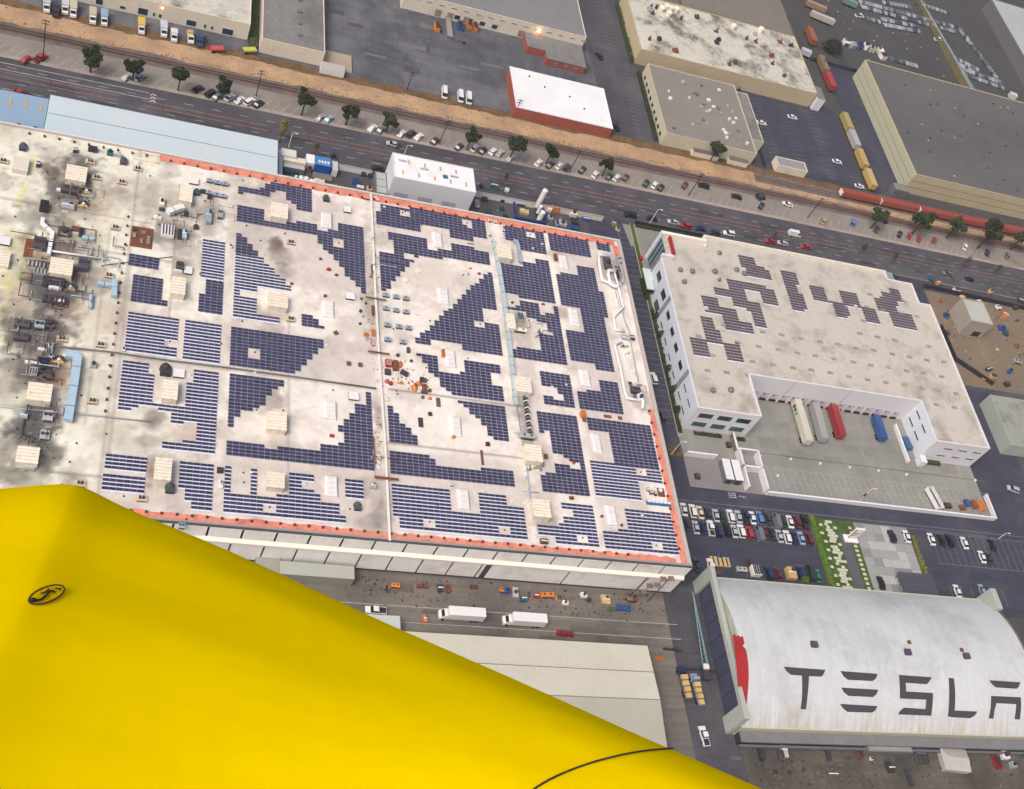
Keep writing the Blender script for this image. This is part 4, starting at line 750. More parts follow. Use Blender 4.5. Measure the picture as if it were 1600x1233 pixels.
# material heap
def heapbox(u, v, lx, ly, lz, mt, label, ang=0, cat='crate', name='material_crate', soft=False, z=ZR):
    x, y, _ = P(u, v, z+lz*.6); t = thing(name, label, cat, None, (x, y, z), ang)
    if soft:
        m_ = MB().dome(0, 0, 0, .5, lz, 10, 3); m_.v = [(a*lx, b*ly, c) for a, b, c in m_.v]; m_.build('bag', mt, t, smooth=True); MB().cbox(0,0,lz*.93,lx*.25,ly*.3,.12).build('tie', metald, t)
    else:
        MB().cbox(0,0,.1,lx,ly,lz-.1).build('stack', mt, t)
        for i in (-1,0,1): MB().cbox(i*lx*.33,0,lz,.12,ly,.06).build('batten', wood if mt is not redm else metalw, t)
for q in [(607,567,1.7,2.4,1.1,redm,'red ribbed stack of sheets right of the seam pipe'),(618,571,1.5,3.2,1.3,rust,'tall brown bundle right of the red stack'),(626,568,1.3,2.4,1.1,orangem,'orange-brown bale beside the tall brown bundle',0,'bale','bale',True),(606,581,1.7,1.8,.9,metald,'black square crate under the red stack'),
          (632,583,2.4,1.4,.8,metald,'black crate with tan boards, tilted',-.5),(622,587,1.6,1.2,.7,metalw,'white crate with black base in the heap'),(626,598,2.2,.9,.6,orangem,'orange low bundle at the foot of the heap',0,'bale','bale',True),(611,598,1.4,1.5,.9,redm,'bright red sack at the foot of the heap',0,'sack','sack',True),(605,595,1.5,1.6,.8,pm('dusty_rose', (176,120,112), .8, .15, 1, .1, inst=True),'dusty pink sack beside the bright red one',0,'sack','sack',True),
          (649,604,1.8,2.6,1.4,orangem,'largest orange bale of the second heap',0,'bale','bale',True),(656,598,2.2,1.6,1.0,orangem,'flat orange bale on top of the second heap',.3,'bale','bale',True),(664,603,1.6,2.2,1.2,rust,'brown bale right of the largest orange one',0,'bale','bale',True),(672,609,1.2,1.4,.9,rust,'small brown bale at the right end of the second heap',0,'bale','bale',True),(663,612,1.8,1.0,.7,pmr,'purple-grey low crate under the second heap'),(663,594,1.3,1.2,.8,pmr,'purple-grey box behind the second heap'),
          (661,620,1.2,1.2,.7,pm('moss', (112,102,88), .9, .15, 1, .1, inst=True),'mossy brown sack below the second heap',0,'sack','sack',True),(672,622,1.4,1.0,.6,orangem,'small orange sack left of the brown board',0,'sack','sack',True),(622,554,1.2,1.2,.9,metald,'black round bin above the red stack',0,'bin','bin',True),(638,547,.9,1.7,.8,metald,'black upright box right of the air units'),(643,563,1.0,1.0,.8,metald,'small black bin left of a solar array',0,'bin','bin',True),
          (692.5,552,.9,2.6,1.0,orangem,'orange sheet leaning against a white skylight'),(709,682,1.3,1.2,.9,orangem,'orange bucket at the foot of a white skylight',0,'bucket','bucket',True),(508.5,461.5,1.2,1.0,.8,rust,'brown bundle at the head of a long skylight',0,'bundle','bundle',True),(501,404,1.2,1.0,.6,rust,'brown rubble sack by the stepped array, uppermost of three',0,'sack','sack',True),(514,420,1.7,1.2,.8,redm,'dark red rubble sack by the stepped array, middle of three',0,'sack','sack',True),(526,429,1.4,1.0,.6,rust,'brown rubble sack by the stepped array, lowest of three',0,'sack','sack',True),(456,442.5,1.2,1.2,.6,rust,'brown rubble sack at the striped array tip',0,'sack','sack',True),
          (525,520,1.1,1.1,.6,rust,'brown cross-shaped rubble beside a long grey gap',.6,'rubble','rubble'),(545,568,1.1,1.2,.6,rust,'brown rubble bundle left of two, middle of the roof',0,'rubble','rubble'),(563,570,1.1,1.2,.6,rust,'brown rubble bundle right of two, middle of the roof',0,'rubble','rubble'),(735,419,1.3,.8,.5,orangem,'tan sack near the stepped array top',0,'sack','sack',True),(732,428,.9,1.1,.6,galv,'blue-grey drum near the stepped array top',0,'drum','drum',True),(749,427,1.2,1.1,.6,rust,'mossy brown sack near the stepped array top',0,'sack','sack',True),
          (583,485,.9,3.6,.6,rust,'long red-brown timber pile left of the seam pipe, upper'),(583,520,1.1,2.4,.7,orangem,'orange timber pile left of the seam pipe, middle'),(572,523,1.3,1.0,.7,orangem,'orange box left of the timber pile'),(573,529,1.2,1.0,.6,galv,'blue round basin under the orange box',0,'basin','basin',True),(583,535,.9,2.6,.6,redm,'dark red timber pile left of the seam pipe, lower'),(563,505,1.0,.9,.6,metald,'small dark bin left of the timber piles',0,'bin','bin',True),(565,466,.8,.9,.7,metald,'small dark bin left of the upper plank bridge',0,'bin','bin',True),(572,473,.8,.9,.7,metald,'small dark bin just under the upper plank bridge',0,'bin','bin',True),(564,485,1.1,1.3,.7,metald,'dark round bin on the grey stained strip',0,'bin','bin',True),
          (849,475,1.6,.8,.5,redm,'red sack in the square gap of the ring-like array',0,'sack','sack',True),(801,472,1.0,.9,.6,metald,'small dark sack beside the pale blue duct',0,'sack','sack',True),(897,722,1.0,1.2,.7,redm,'red sack in the small gap of the tall array',0,'sack','sack',True),(853,713,.9,1.4,.8,rust,'brown box right of a cream penthouse'),(911,647,1.5,1.9,1.6,orangem,'bright orange crate on the walkway crossing'),(913,656,1.0,1.2,.7,wood,'brown box just below the bright orange crate'),
          (868,402,.9,2.6,1.0,rust,'brown board leaning left of the skylight with a tarp'),(972,820,1.0,1.0,.7,rust,'round brown vent right of the lowest right skylight',0,'vent','round_vent',True),(941,806,.9,.9,.7,metald,'round dark vent left of the lowest right skylight',0,'vent','round_vent',True),(650,411,.1,.1,.1,metald,'') ]:
    if q[6]: heapbox(*q)
# blue trough
x0, x1, y0, y1 = rpx(1011,781,1049,790,ZR+1); t = thing('blue_trough', 'long blue cooling unit with white segments near the right coral edge', 'cooling unit', loc=((x0+x1)/2,(y0+y1)/2,ZR)); a, b = (x1-x0)/2, (y1-y0)/2
MB().box(-a,a,-b,b,.2,1.0).build('casing', pm('trough_blue', (40,120,176), .5, .1, 1, .05), t)
sg = MB().box(-a/7,a/7,-b*.3,b,0,.12).mesh('segment', metalw)
for i in range(6): ob('segment', sg, t, (-a+a/3*(i+.5), 0, 1.0))
for i, (u, v) in enumerate([(1012,765),(1017,770),(1021,764),(1024,772),(1032,766)]): machine(u, v, .9, 1.1, .8, ['grey valve block, leftmost above the blue trough','brown valve block, second above the blue trough','white valve block, third above the blue trough','dark valve block low above the blue trough','white cube on the rust-brown mat above the blue trough'][i], [lt,rust,metalw,metald,metalw][i], 1, z=ZR+(.13 if i == 4 else 0))
# round skylight domes
for i, (u, v) in enumerate([(653,424),(633,438),(650,490)]):
    x, y, _ = P(u, v, ZR); t = thing('round_roof_vent', ['round pale cap on bare roof, upper of two by the hooked array','round pale cap on bare roof, lower of two by the hooked array','faint round pale cap beside the blue-grey air units'][i], 'vent', loc=(x,y,ZR)); MB().cyl(0,0,0,.25,1.0,14).build('cap', creambox, t)
def smallcap(l_, zz, lab, grp, mt, r, h):
    me_ = MB().cyl(0,0,0,h,r*.7,8).dome(0,0,h,r,.25,8,2).mesh('roof_cap', mt)
    for (u, v) in l_: x, y, _ = P(u, v, zz); ob('roof_cap', me_, None, (x, y, zz), label=lab, category='vent', group=grp)
r_ = random.Random(21); pts = []
while len(pts) < 70:
    u, v = r_.uniform(2, 760), r_.uniform(215, 800); x, y, _ = P(u, v, ZR)
    if y < YB+3 or y > YT-4: continue
    pts.append((u, v))
GAPS = ['in the sweeping array left of the seam pipe','in the far left striped array','in the wide array ending in steps','in the comb-shaped striped array','upper left under the coral edge, right half','in the long array by the grey board','in the corner array above the tall penthouse','in the big triangular array','lower left in the large striped array','lower right in the large striped array','in the dense array by the right edge','beside the lowest cream penthouse','in the lower right corner array','left tooth of the comb-shaped array','just below the comb tooth gap']
for i, (u, v) in enumerate([(529,380),(265,534),(398,551),(421,793),(633,331),(729,349),(828,367),(750,507),(671,816),(788,829),(1001,738),(910,841),(1025,853),(380,739),(381,754)]):
    x, y, _ = P(u, v, ZR); ob('drain_cap', MB().cyl(0,0,0,.4,.22,6).mesh('drain_cap', rust), None, (x,y,ZR), label='small brown pipe stub in the gap '+GAPS[i], category='pipe stub', group='pipe stubs in the square gaps of the solar fields')
me_ = MB().cyl(0,0,0,.45,.2,6).mesh('pipe_stub', metald)
for (u, v) in pts: x, y, _ = P(u, v, ZR); ob('pipe_stub', me_, None, (x, y, ZR), label='tiny dark pipe stub sticking up from the pale factory roof', category='pipe stub', group='tiny dark pipe stubs scattered over the factory roof')
me_ = MB().cbox(0,0,0,.8,.5,.35).cyl(.1,0,.35,.6,.15,6).mesh('junction_box', metalw)
for i, (u, v) in enumerate([(587,309),(590,312),(600,324),(601,360),(508,482),(510,540),(440,612),(508,495),(398,583),(237,580),(296,587),(759,500),(771,503),(1003,806),(973,803),(755,768),(742,770),(819,786),(847,382),(832,389),(812,413),(900,411),(832,502),(841,505),(870,713),(872,717),(840,736),(841,746),(770,430),(772,434),(393,739),(475,757),(823,784),(800,783),(862,605),(855,611),(884,602)]):
    x, y, _ = P(u, v, ZR); ob('junction_box', me_, None, (x, y, ZR), rot=r_.uniform(-.3,.3), label='tiny white electrical box on the factory roof beside a solar field', category='electrical box', group='tiny white electrical boxes beside the solar fields')

# scattered grime and small debris, too fine to count
rs = random.Random(55); cols = [metald, metal, metalw, rust, redm, orangem]
for mi, (mt_, nm_, lab_) in enumerate([(metald,'dark_roof_debris','fine dark debris strewn round the sooty roof machinery'),(lt,'grey_roof_debris','fine grey hose and metal scraps strewn over the factory roof'),(rust,'brown_roof_debris','fine brown scraps strewn beside the seam pipe and material heaps')]):
    m_ = MB(); cs = [(100,400,60,95),(70,520,55,60),(60,600,45,60),(100,300,50,50),(270,340,60,60),(60,690,40,40)] if mi < 2 else [(583,500,8,60),(620,585,30,25),(583,400,8,80),(655,600,20,15),(592,690,5,60)]
    if mi == 1: cs += [(958,420,14,22),(990,610,14,14),(820,640,8,40),(850,490,30,20)]
    for i in range(260 if mi < 2 else 260):
        c_ = rs.choice(cs); u, v = rs.gauss(c_[0], c_[2]*.45), rs.gauss(c_[1], c_[3]*.45); x, y, _ = P(u, v, ZR)
        if y < YB+3 or y > YT-3: continue
        s_ = rs.uniform(.07,.24); m_.cbox(x, y, ZR+.005, s_*rs.uniform(1,3), s_, s_*rs.uniform(.4,1.6), 0, rs.uniform(0,3))
    m_.build(nm_, mt_, kind='stuff', label=lab_, category='debris')

# fine pipework round the machinery, one tangle per plant group
pmats = [metal, metald, galv, metald, lt, rust]
for (u, v, wx, wy, n_, lab) in [(110,300,9,7,12,'tangle of thin pipes round the worn tan penthouse, upper left'),(100,372,10,8,14,'tangle of thin pipes above the thin white pipe, left'),(75,435,12,9,18,'dense dark pipework left of the second penthouse'),(88,458,9,6,12,'low pipework under the black fans'),(50,520,10,9,16,'pipework among the double-fan blocks'),(60,580,8,7,12,'pipework round the black shaft and blue hatch'),(62,660,7,8,9,'pipe loops on the sooty mat'),(320,320,8,8,10,'pipework round the tall pale grey unit'),(270,350,9,6,9,'thin pipes round the white louvred machine'),(145,385,9,7,7,'sparse pipes right of the zigzag duct'),(958,425,4,8,9,'pipe tangle inside the upper pipe loops'),(990,612,4,5,8,'pipe tangle at the foot of the right pipe run'),(972,545,2.5,5,6,'pipe tangle beside the pipe elbow'),(835,510,4,5,6,'loose pipes right of the narrow white penthouse'),(830,735,3.5,4,5,'small pipes and valves below the lower penthouse'),(583,690,1.5,12,8,'conduits lying beside the seam pipe, lower half'),(583,400,1.5,14,8,'conduits lying beside the seam pipe, upper half')]:
    x0, y0, _ = P(u, v, ZR); t = thing('pipework', lab, 'pipes', None, (x0, y0, ZR))
    for k in range(n_):
        x, y = rs.uniform(-wx, wx)*.6, rs.uniform(-wy, wy)*.6; z = rs.uniform(.25, 1.5); L = rs.uniform(.25,.7)*(wx if rs.random() < .5 else wy); L2 = rs.uniform(.1,.35)*wx
        pts_ = [(x,y,0),(x,y,z)]
        if rs.random() < .5: pts_ += [(x+L,y,z),(x+L,y+L2*rs.choice((-1,1)),z)]
        else: pts_ += [(x,y-L,z),(x+L2*rs.choice((-1,1)),y-L,z)]
        pts_.append((pts_[-1][0],pts_[-1][1],0)); MB().tube(pts_, rs.choice((.05,.07,.1,.14)), 5).build('pipe', rs.choice(pmats), t)
# ================================================================ WHITE OFFICE + WAREHOUSE (right)
ZB = 12.0
whb = thing('warehouse_building', 'white L-shaped two-storey warehouse with striped solar groups and a red-trimmed entrance corner', 'warehouse')
cap_b = 1; XW, XE, YN2, YS2, YI = 185.6, 304.6, 291.5, 210.6, 228.0
outl = [(XW,277),(188.3,277),(188.3,288.5),(206,288.5),(206,291.5),(288,291.5),(288,288.2),(299.4,288.2),(299.4,278.2),(304.6,278.2),(304.6,YS2),(280.8,YS2),(280.8,YI),(209.6,YI),(209.6,YS2),(XW,YS2)]
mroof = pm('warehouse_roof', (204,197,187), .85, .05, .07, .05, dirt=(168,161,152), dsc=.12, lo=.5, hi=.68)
wl = pm('white_wall_skylit', (228,234,246), .7, .03, .1, .02); ws = pm('white_wall_plain', (234,231,236), .7, .03, .1, .02)  # bluish skylight on the west-facing walls is painted into wl; ws stays plain
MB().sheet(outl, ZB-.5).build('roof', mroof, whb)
def wallbox(x0, x1, y0, y1, mt, z1=ZB, z0=0, n='wall'): return MB().box(x0, x1, y0, y1, z0, z1).build(n, mt, whb)
wallbox(XW, XW+.5, YS2+.5, 277, wl); wallbox(XW, 209.6, YS2, YS2+.5, ws); wallbox(209.1, 209.6, YS2+.5, YI, wl); wallbox(209.6, 280.8, YI, YI+.5, ws)
wallbox(280.8, 281.3, YS2+.5, YI+.5, wl); wallbox(280.8, 304.6, YS2, YS2+.5, ws); wallbox(304.1, 304.6, YS2+.5, 278.2, ws); wallbox(299.4, 304.1, 277.7, 278.2, ws); wallbox(299.0, 299.4, 278.2, 288.2, ws)
wallbox(288, 299.0, 287.7, 288.2, ws); wallbox(287.5, 288, 288.2, 291.5, ws); wallbox(206, 287.5, 291.0, 291.5, ledgem, ZB+.9); wallbox(206, 206.4, 286.6, 291.0, ledgem, ZB+.8)
# entrance tower: white frame, blue glass and red trim
wallbox(188.3, 206, 287.2, 288.5, ledgem, ZB+1.6); wallbox(187.4, 188.3, 286.8, 288.5, wl, ZB+1.6); wallbox(185.6, 190.5, 276.4, 277.4, ws, ZB+1.2)
MB().box(188.0, 188.3, 277.4, 286.8, 0.5, 11.6).build('entrance_glass', pm('entrance_glass', (70,92,110), .08, .08, 1, .02, spec=.7), whb)
for k in range(4): MB().box(187.9, 188.0, 277.4+k*2.35, 277.5+k*2.35, .5, 11.6).build('mullion', metalw, whb)
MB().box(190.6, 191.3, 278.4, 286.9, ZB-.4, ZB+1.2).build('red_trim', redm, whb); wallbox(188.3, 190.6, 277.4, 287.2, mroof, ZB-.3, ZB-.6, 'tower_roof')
MB().box(184.4, 185.5, 285.2, 287.0, 0, 1.3).build('red_block', redm, whb)
MB().box(182.6, 187.6, 268, 278, 3.4, 3.8).build('entrance_canopy', pm('canopy', (210,226,226), .5, .05, 1, .05), whb)
# facade windows: each a frame with its pane
def window(axis, at, a0, a1, z0, z1, gm_=glassd, par=whb, out=-1, frame=pm('window_frame', (206,212,222), .6, .05, 1, .02)):
    m_ = MB(); d0, d1 = (at+out*.09, at+out*.01) if out < 0 else (at+.01, at+.09); d0, d1 = min(d0,d1), max(d0,d1); e = .14
    bx = (lambda p,q,r,s: m_.box(p,q,d0,d1,r,s)) if axis == 'y' else (lambda p,q,r,s: m_.box(d0,d1,p,q,r,s))
    bx(a0,a1,z0,z0+e); bx(a0,a1,z1-e,z1); bx(a0,a0+e,z0+e,z1-e); bx(a1-e,a1,z0+e,z1-e); f_ = m_.build('window', frame, par)
    m2 = MB(); c0, c1 = (at+out*.05, at+out*.02) if out < 0 else (at+.02, at+.05); c0, c1 = min(c0,c1), max(c0,c1)
    if axis == 'y': m2.box(a0+e,a1-e,c0,c1,z0+e,z1-e)
    else: m2.box(c0,c1,a0+e,a1-e,z0+e,z1-e)
    m2.build('pane', gm_, f_); return f_
for i, y in enumerate([270.5, 262.0]): window('x', XW, y-2.2, y+2.2, 6.6, 9.6); window('x', XW, y-3.0, y+2.0, 1.0, 4.2, glassg)
for i, y in enumerate([252.6, 245.4, 238.4, 230.8]): window('x', XW, y-1.9, y+1.9, 6.9, 9.2); window('x', XW, y-1.9, y+1.5, 2.4, 3.4)
for y in (221.5, 215.5): window('x', XW, y-1.9, y+1.9, 7.2, 8.1); window('x', XW, y-1.9, y+1.9, 3.0, 3.9)
for y in (257.6, 225.6): MB().box(XW-.12, XW-.01, y-1.0, y+1.0, 0, ZB).build('grey_fin', pm('fin_grey', (150,160,176), .6, .05, 1, .02), whb)
for i, x in enumerate([190.4, 197.5, 204.6]): window('y', YS2, x-2.7, x+2.7, 7.0, 9.6); window('y', YS2, x-2.7, x+2.7, 2.2, 4.9, glassg)
for x in (288.5, 295, 301.2):
    window('y', YS2, x-1.9, x+1.9, 8.0, 8.9); window('y', YS2, x-1.9, x+1.9, 3.8, 4.7)
for y in (224.2, 218.2): window('x', 280.8, y-2.0, y+2.0, 8.0, 8.9); window('x', 280.8, y-2.2, y+2.2, 3.6, 4.5)
MB().box(280.2, 282.6, 207.6, 210.6, 0, 3).build('entry_box', wl, whb); MB().box(282.6, 290.5, 209.0, 210.55, 0, 1.0).build('hedge', leaf, whb)
# dock doors along the inner wall
for i in range(17):
    x = 213.0+i*3.95
    if x > 277: break
    f_ = MB().box(x-1.4, x+1.4, YI-.12, YI-.01, 1.2, 4.3).build('dock_door', pm('dock_door', (214,206,212), .7, .04, 1, .03), whb)
    MB().box(x-1.25, x+1.25, YI-.55, YI-.13, .5, 1.15).build('dock_bumper', darkm, f_); MB().box(x-1.0, x-.2, YI-.16, YI-.13, 3.0, 3.5).build('pane', darkm, f_)
for x in (228, 251): MB().box(x-.05, x+.05, YI-.03, YI-.005, 4.5, ZB).build('wall_joint', metald, whb)
# turbine vents and faint skylights on this roof
def turb(u, v, s, lab):
    x, y, _ = P(u, v, ZB+.4); t = thing('turbine_vent', lab, 'vent', 'round roof vents of the white warehouse', (x, y, ZB-.5)); MB().cyl(0,0,0,.5,.55*s,10).build('base', metald, t); MB().dome(0,0,.5,.8*s,.75*s,12,3).cyl(0,0,1.1,1.4,.25,8).build('cap', metal, t)
for q in [(1064,420.5,1.2,'round vent, lower left one of the pair near the entrance corner'),(1083,423,1.25,'round vent, right one of the pair near the entrance corner'),(1070,439,1.25,'round vent standing alone below the pair near the entrance corner'),(1118,423,1.4,'largest round vent, in the middle of the vent row'),(1125,394,1.2,'round vent closest to the street parapet'),(1152,420,1.25,'round vent just left of the uppermost solar group'),(1164,426,1.3,'round vent overlapping the uppermost solar group'),(1125,436,.85,'smallest round vent, under the largest one'),(1115,609,1.2,'round vent on the front wing, left of two'),(1143,608,1.4,'round vent on the front wing, right of two')]: turb(*q)
skm = MB().box(-1.1,1.1,-.55,.55,0,.22).mesh('flat_skylight', pm('faint_skylight', (160,158,148), .6, .12, 1, .15, inst=True))
r_ = random.Random(4)
for iy in range(9):
    cnt_ = 0
    for ix in range(15):
        x = 193+ix*7.9+(iy % 2)*3.9; y = 285-iy*7.2
        if not inpoly(x, y, outl) or y > 289 or x > 302 or (x < 270 and y > 250 and x < 262) or (262 < x < 300 and y > 252 and r_.random() < .5): continue
        cnt_ += 1; ob('flat_skylight', skm, None, (x+r_.uniform(-.3,.3), y+r_.uniform(-.3,.3), ZB-.5), label=f'faint grey flat skylight, {nth(cnt_-1)} from the left in the {nth(iy)} row from the street', category='skylight', group='flat skylights on the white warehouse roof')
g_ = 'brown solar groups on the white warehouse roof'
def B(px, lab, holes=()): return array(px, 'r', lab, holes, zr=ZB-.5, py=1.34, group=g_)
B([(1153,399),(1177,402.5),(1181,416),(1201,420.6),(1207,439),(1169,431),(1159,414)], 'brown solar group nearest the street parapet on the white warehouse, two steps')
B([(1134,435),(1182.5,444),(1209,452.5),(1217.5,478.7),(1194,474),(1190,457),(1165.6,452),(1169,468),(1190,474),(1199,513.7),(1180.6,509),(1174,486),(1149,481),(1145,466),(1119,460),(1114,447),(1136,450)], 'largest brown solar group with a square hole, on the white warehouse')
B([(1095,461),(1122.5,466),(1125,479),(1151,486),(1154,501),(1175,507.5),(1179,523),(1135,515.6),(1128,492.5),(1104,487),(1105,480),(1099,475)], 'zigzag brown solar group left of the largest one')
B([(1095,493.6),(1113,497),(1117,513.7),(1125.6,516),(1129,534),(1154.5,536),(1162,566.5),(1135.6,563),(1129,537),(1106.7,535),(1110.5,557.7),(1084,554),(1076.6,525),(1102,529)], 'lowest left brown solar group with two downward legs')
B([(1219,423),(1240,425.7),(1246,441),(1248,456),(1255,463),(1263,486),(1240,485),(1230,451),(1224,437)], 'slim upright brown solar group in the middle of the white warehouse roof')
B([(1265,446),(1289,449.6),(1297,471),(1322,473.5),(1328,498.6),(1305.6,495),(1298,473.5),(1271.6,468)], 'two-step brown solar group right of the slim upright one')
B([(1310.6,454.6),(1335.8,458),(1343,478.5),(1367,482),(1374.7,507),(1352,502),(1343,480),(1319.4,476)], 'two-step brown solar group second from the right')
B([(1387,449.6),(1406,453),(1413.7,474.7),(1401,473.5),(1405,490),(1423.8,492),(1434,516),(1398.6,511),(1390,487),(1373.5,487),(1364.7,463.4),(1380,464.7),(1374.7,456),(1393.6,458)], 'rightmost brown solar group, stepped on its upper left')
# yard walls
def wall(x0, x1, y0, y1, h, label, mt=ws, name='yard_wall', cat='wall'):
    t = thing(name, label, cat, None, (x0, y0, 0)); MB().box(0, x1-x0, 0, y1-y0, 0, h-.12).build('body', mt, t); MB().box(-.04, x1-x0+.04, -.04, y1-y0+.04, h-.12, h).build('coping', metalw, t)
wall(211.8, 306, 187.9, 188.4, 1.9, 'long low white wall between loading yard and lane')
wall(305.5, 306, 188.4, 198, 1.9, 'short white wall closing the right end of the loading yard')
wall(184.5, 195.5, 199.6, 200.1, 2.4, 'white wall stub left of the white sheds in the gate area')
wall(204.2, 211.8, 196.4, 196.9, 3.0, 'white cross wall between the two bin pens'); wall(204.2, 204.7, 188.6, 203.6, 3.0, 'white wall left of the bin pens'); wall(211.3, 211.8, 188.6, 203.6, 3.0, 'white wall right of the bin pens'); wall(204.7, 211.3, 203.1, 203.6, 3.0, 'grey rear wall of the upper bin pen', pm('pen_grey', (176,176,186), .8, .05, 1, .03))
wall(203.9, 204.6, 203.6, 210.2, 2.2, 'stone-like dark wall running up to the front wing', pm('stone_wall', (132,124,120), .9, .2, 1, .2)); wall(202.8, 204.6, 210.2-.0, 210.5, 2.6, 'small white block at the head of the stone-like wall', wl) if 0 else None
wall(275.8, 276.3, 208.4, 224.5, 1.5, 'long thin white ramp wall beside the blue container')
MB().box(206, 209.4, 209.0, 210.5, 0, .8) 
for (x0, x1, lab) in [(196.5,199.4,'white shed roof, left one of a pair in the gate area'),(200.0,202.9,'white shed roof, right one of a pair in the gate area')]:
    t = thing('gate_shed', lab, 'shed', 'pair of white sheds by the gate', (x0, 190.6, 0)); MB().box(.1, x1-x0-.1, .1, 7.8, 0, 2.6).build('wall', metal, t); MB().box(0, x1-x0, 0, 7.9, 2.6, 2.8).build('roof', metalw, t); MB().box(.5, x1-x0-.5, -.02, .1, 0, 2).build('door', metald, t)
G('gate_area_pavement', [(184.2,188.2),(212,188.2),(212,200),(184.2,200)], .022, pm('gate_concrete', (140,136,136), .9, .08, .1, .08))
for i, (u, v) in enumerate([(1090,744),(1139,695),(1168,753),(1143,726)]): heapbox(u, v, 1.6, 1.8, 1.2, metald, ['dark bin on a pale pad left of the white sheds','dark machine by the stone-like wall','dark bin inside the lower pen','dark bush-like heap at the foot of the stone-like wall'][i], cat='bin', name='waste_bin', soft=i > 1, z=0)
mb = MB()
def bush(u, v, rx, ry, h, label, mt=leaf, name='shrub', cat='shrub', n=160, grp=None, seed=0, z=0):
    x, y, _ = P(u, v, z); t = thing(name, label, cat, grp, (x, y, z)); leafcloud(n, 0, 0, h*.5, rx, ry, h*.55, .28, seed+int(u)).build('foliage', mt, t); MB().cyl(0,0,0,h*.5,.08,5).build('stem', bark, t)
def hedge(x0, x1, y0, y1, h, label, mt=leaf, n=None):
    t = thing('hedge', label, 'hedge', None, ((x0+x1)/2, (y0+y1)/2, 0)); r = random.Random(int(x0*7+y0)); m_ = MB(); a, b = (x1-x0)/2, (y1-y0)/2
    n = n or int(a*b*4*10)+60
    for i in range(n):
        p = Vector((r.uniform(-a,a), r.uniform(-b,b), h*r.uniform(.3,1)*(.8+.2*math.sin(x0+i)))); nr = Vector((r.gauss(0,1),r.gauss(0,1),r.gauss(.8,1))).normalized(); u = nr.orthogonal().normalized(); w_ = nr.cross(u); s = r.uniform(.18,.38)
        m_.add([p+u*s,p+w_*s,p-u*s,p-w_*s], [(0,1,2,3)])
    m_.build('foliage', mt, t); MB().box(-a+.15,a-.15,-b+.15,b-.15,0,h*.55).build('core', mt, t)
hedge(183.9,185.3,208.5,262,1.3,'long dark hedge at the foot of the bluish office facade'); hedge(190,200.5,208.6,210.0,.8,'low clipped hedge strip under the front windows of the office'); hedge(203.9,209.4,208.4,209.8,.8,'short clipped hedge right of the front windows of the office',leaf)
hedge(182.6,184.4,266,276,1.2,'green planting beside the entrance canopy'); hedge(186,306,302.6,304.2,1.1,'long dark hedge between warehouse and street'); hedge(178.5,183.5,198.5,203,1.0,'triangular rough planting at the alley corner',leaf4)
for i, (u, v) in enumerate([(1022,498),(1029,527),(1041,580),(1050,612),(1054,644),(1012,435),(1008,461)]): bush(u, v, 1.5, 1.5, 3.6, f'dark green shrub along the bluish office facade, {ORD[i]} in the row' if i < 5 else f'dark shrub near the entrance canopy, {"upper" if i == 5 else "lower"}', n=220)
# ================================================================ HANGAR with vaulted roof
XH0, XH1 = 177.6, 282.0; yA, yB = 107.2, 152.8; zE, zC = 5.0, 13.4
cyh, hw = (yA+yB)/2, (yB-yA)/2; sag = zC-zE; RR = (hw*hw+sag*sag)/(2*sag); zc0 = zC-RR; amax = math.asin(hw/RR)
han = thing('vaulted_hangar', 'big white vaulted hangar with five dark letters and a red painted end', 'hangar')
hm = pm('vault_white', (208,212,215), .6, .05, .05, .04, dirt=(176,178,180), dsc=.06, lo=.5, hi=.75, streak=[(1.4,.03,.025),(.33,.02,.03)])
# rust runs near the lower eave: stretched noise masked by height
nn = hm.node_tree.nodes; ll = hm.node_tree.links; geo = nn.new('ShaderNodeNewGeometry'); sep = nn.new('ShaderNodeSeparateXYZ'); ll.new(geo.outputs['Position'], sep.inputs[0])
mr_ = nn.new('ShaderNodeMapRange'); mr_.inputs['From Min'].default_value = yA+6.5; mr_.inputs['From Max'].default_value = yA; ll.new(sep.outputs['Y'], mr_.inputs['Value'])
mp = nn.new('ShaderNodeMapping'); mp.inputs['Scale'].default_value = (.9, .09, .09); ll.new(geo.outputs['Position'], mp.inputs[0]); nz = nn.new('ShaderNodeTexNoise'); nz.inputs['Scale'].default_value = 1.0; nz.inputs['Detail'].default_value = 6; ll.new(mp.outputs[0], nz.inputs['Vector'])
mr2 = nn.new('ShaderNodeMapRange'); mr2.inputs['From Min'].default_value = .42; mr2.inputs['From Max'].default_value = .9; ll.new(nz.outputs['Fac'], mr2.inputs['Value']); mul = nn.new('ShaderNodeMath'); mul.operation = 'MULTIPLY'; ll.new(mr_.outputs[0], mul.inputs[0]); ll.new(mr2.outputs[0], mul.inputs[1])
bs = nn['Principled BSDF']; old = bs.inputs['Base Color'].links[0].from_socket; mx = nn.new('ShaderNodeMixRGB'); ll.new(mul.outputs[0], mx.inputs[0]); ll.new(old, mx.inputs[1]); mx.inputs[2].default_value = (*C(184,150,106), 1); ll.new(mx.outputs[0], bs.inputs['Base Color'])
def arc(s, off=0): a = s; return (cyh+(RR+off)*math.sin(a), zc0+(RR+off)*math.cos(a))     # s in radians, - = towards yA
m_ = MB(); NS = 36; xs_ = [XH0+1.5+(XH1-XH0-1.5)*i/26 for i in range(27)]
for x in xs_:
    for j in range(NS+1): y, z = arc(-amax+2*amax*j/NS); m_.v.append((x, y, z))
for i in range(26):
    for j in range(NS): a = i*(NS+1)+j; m_.f.append((a, a+NS+1, a+NS+2, a+1)); m_.m.append(0)
m_.build('vault', hm, han, smooth=True)
rib = MB()
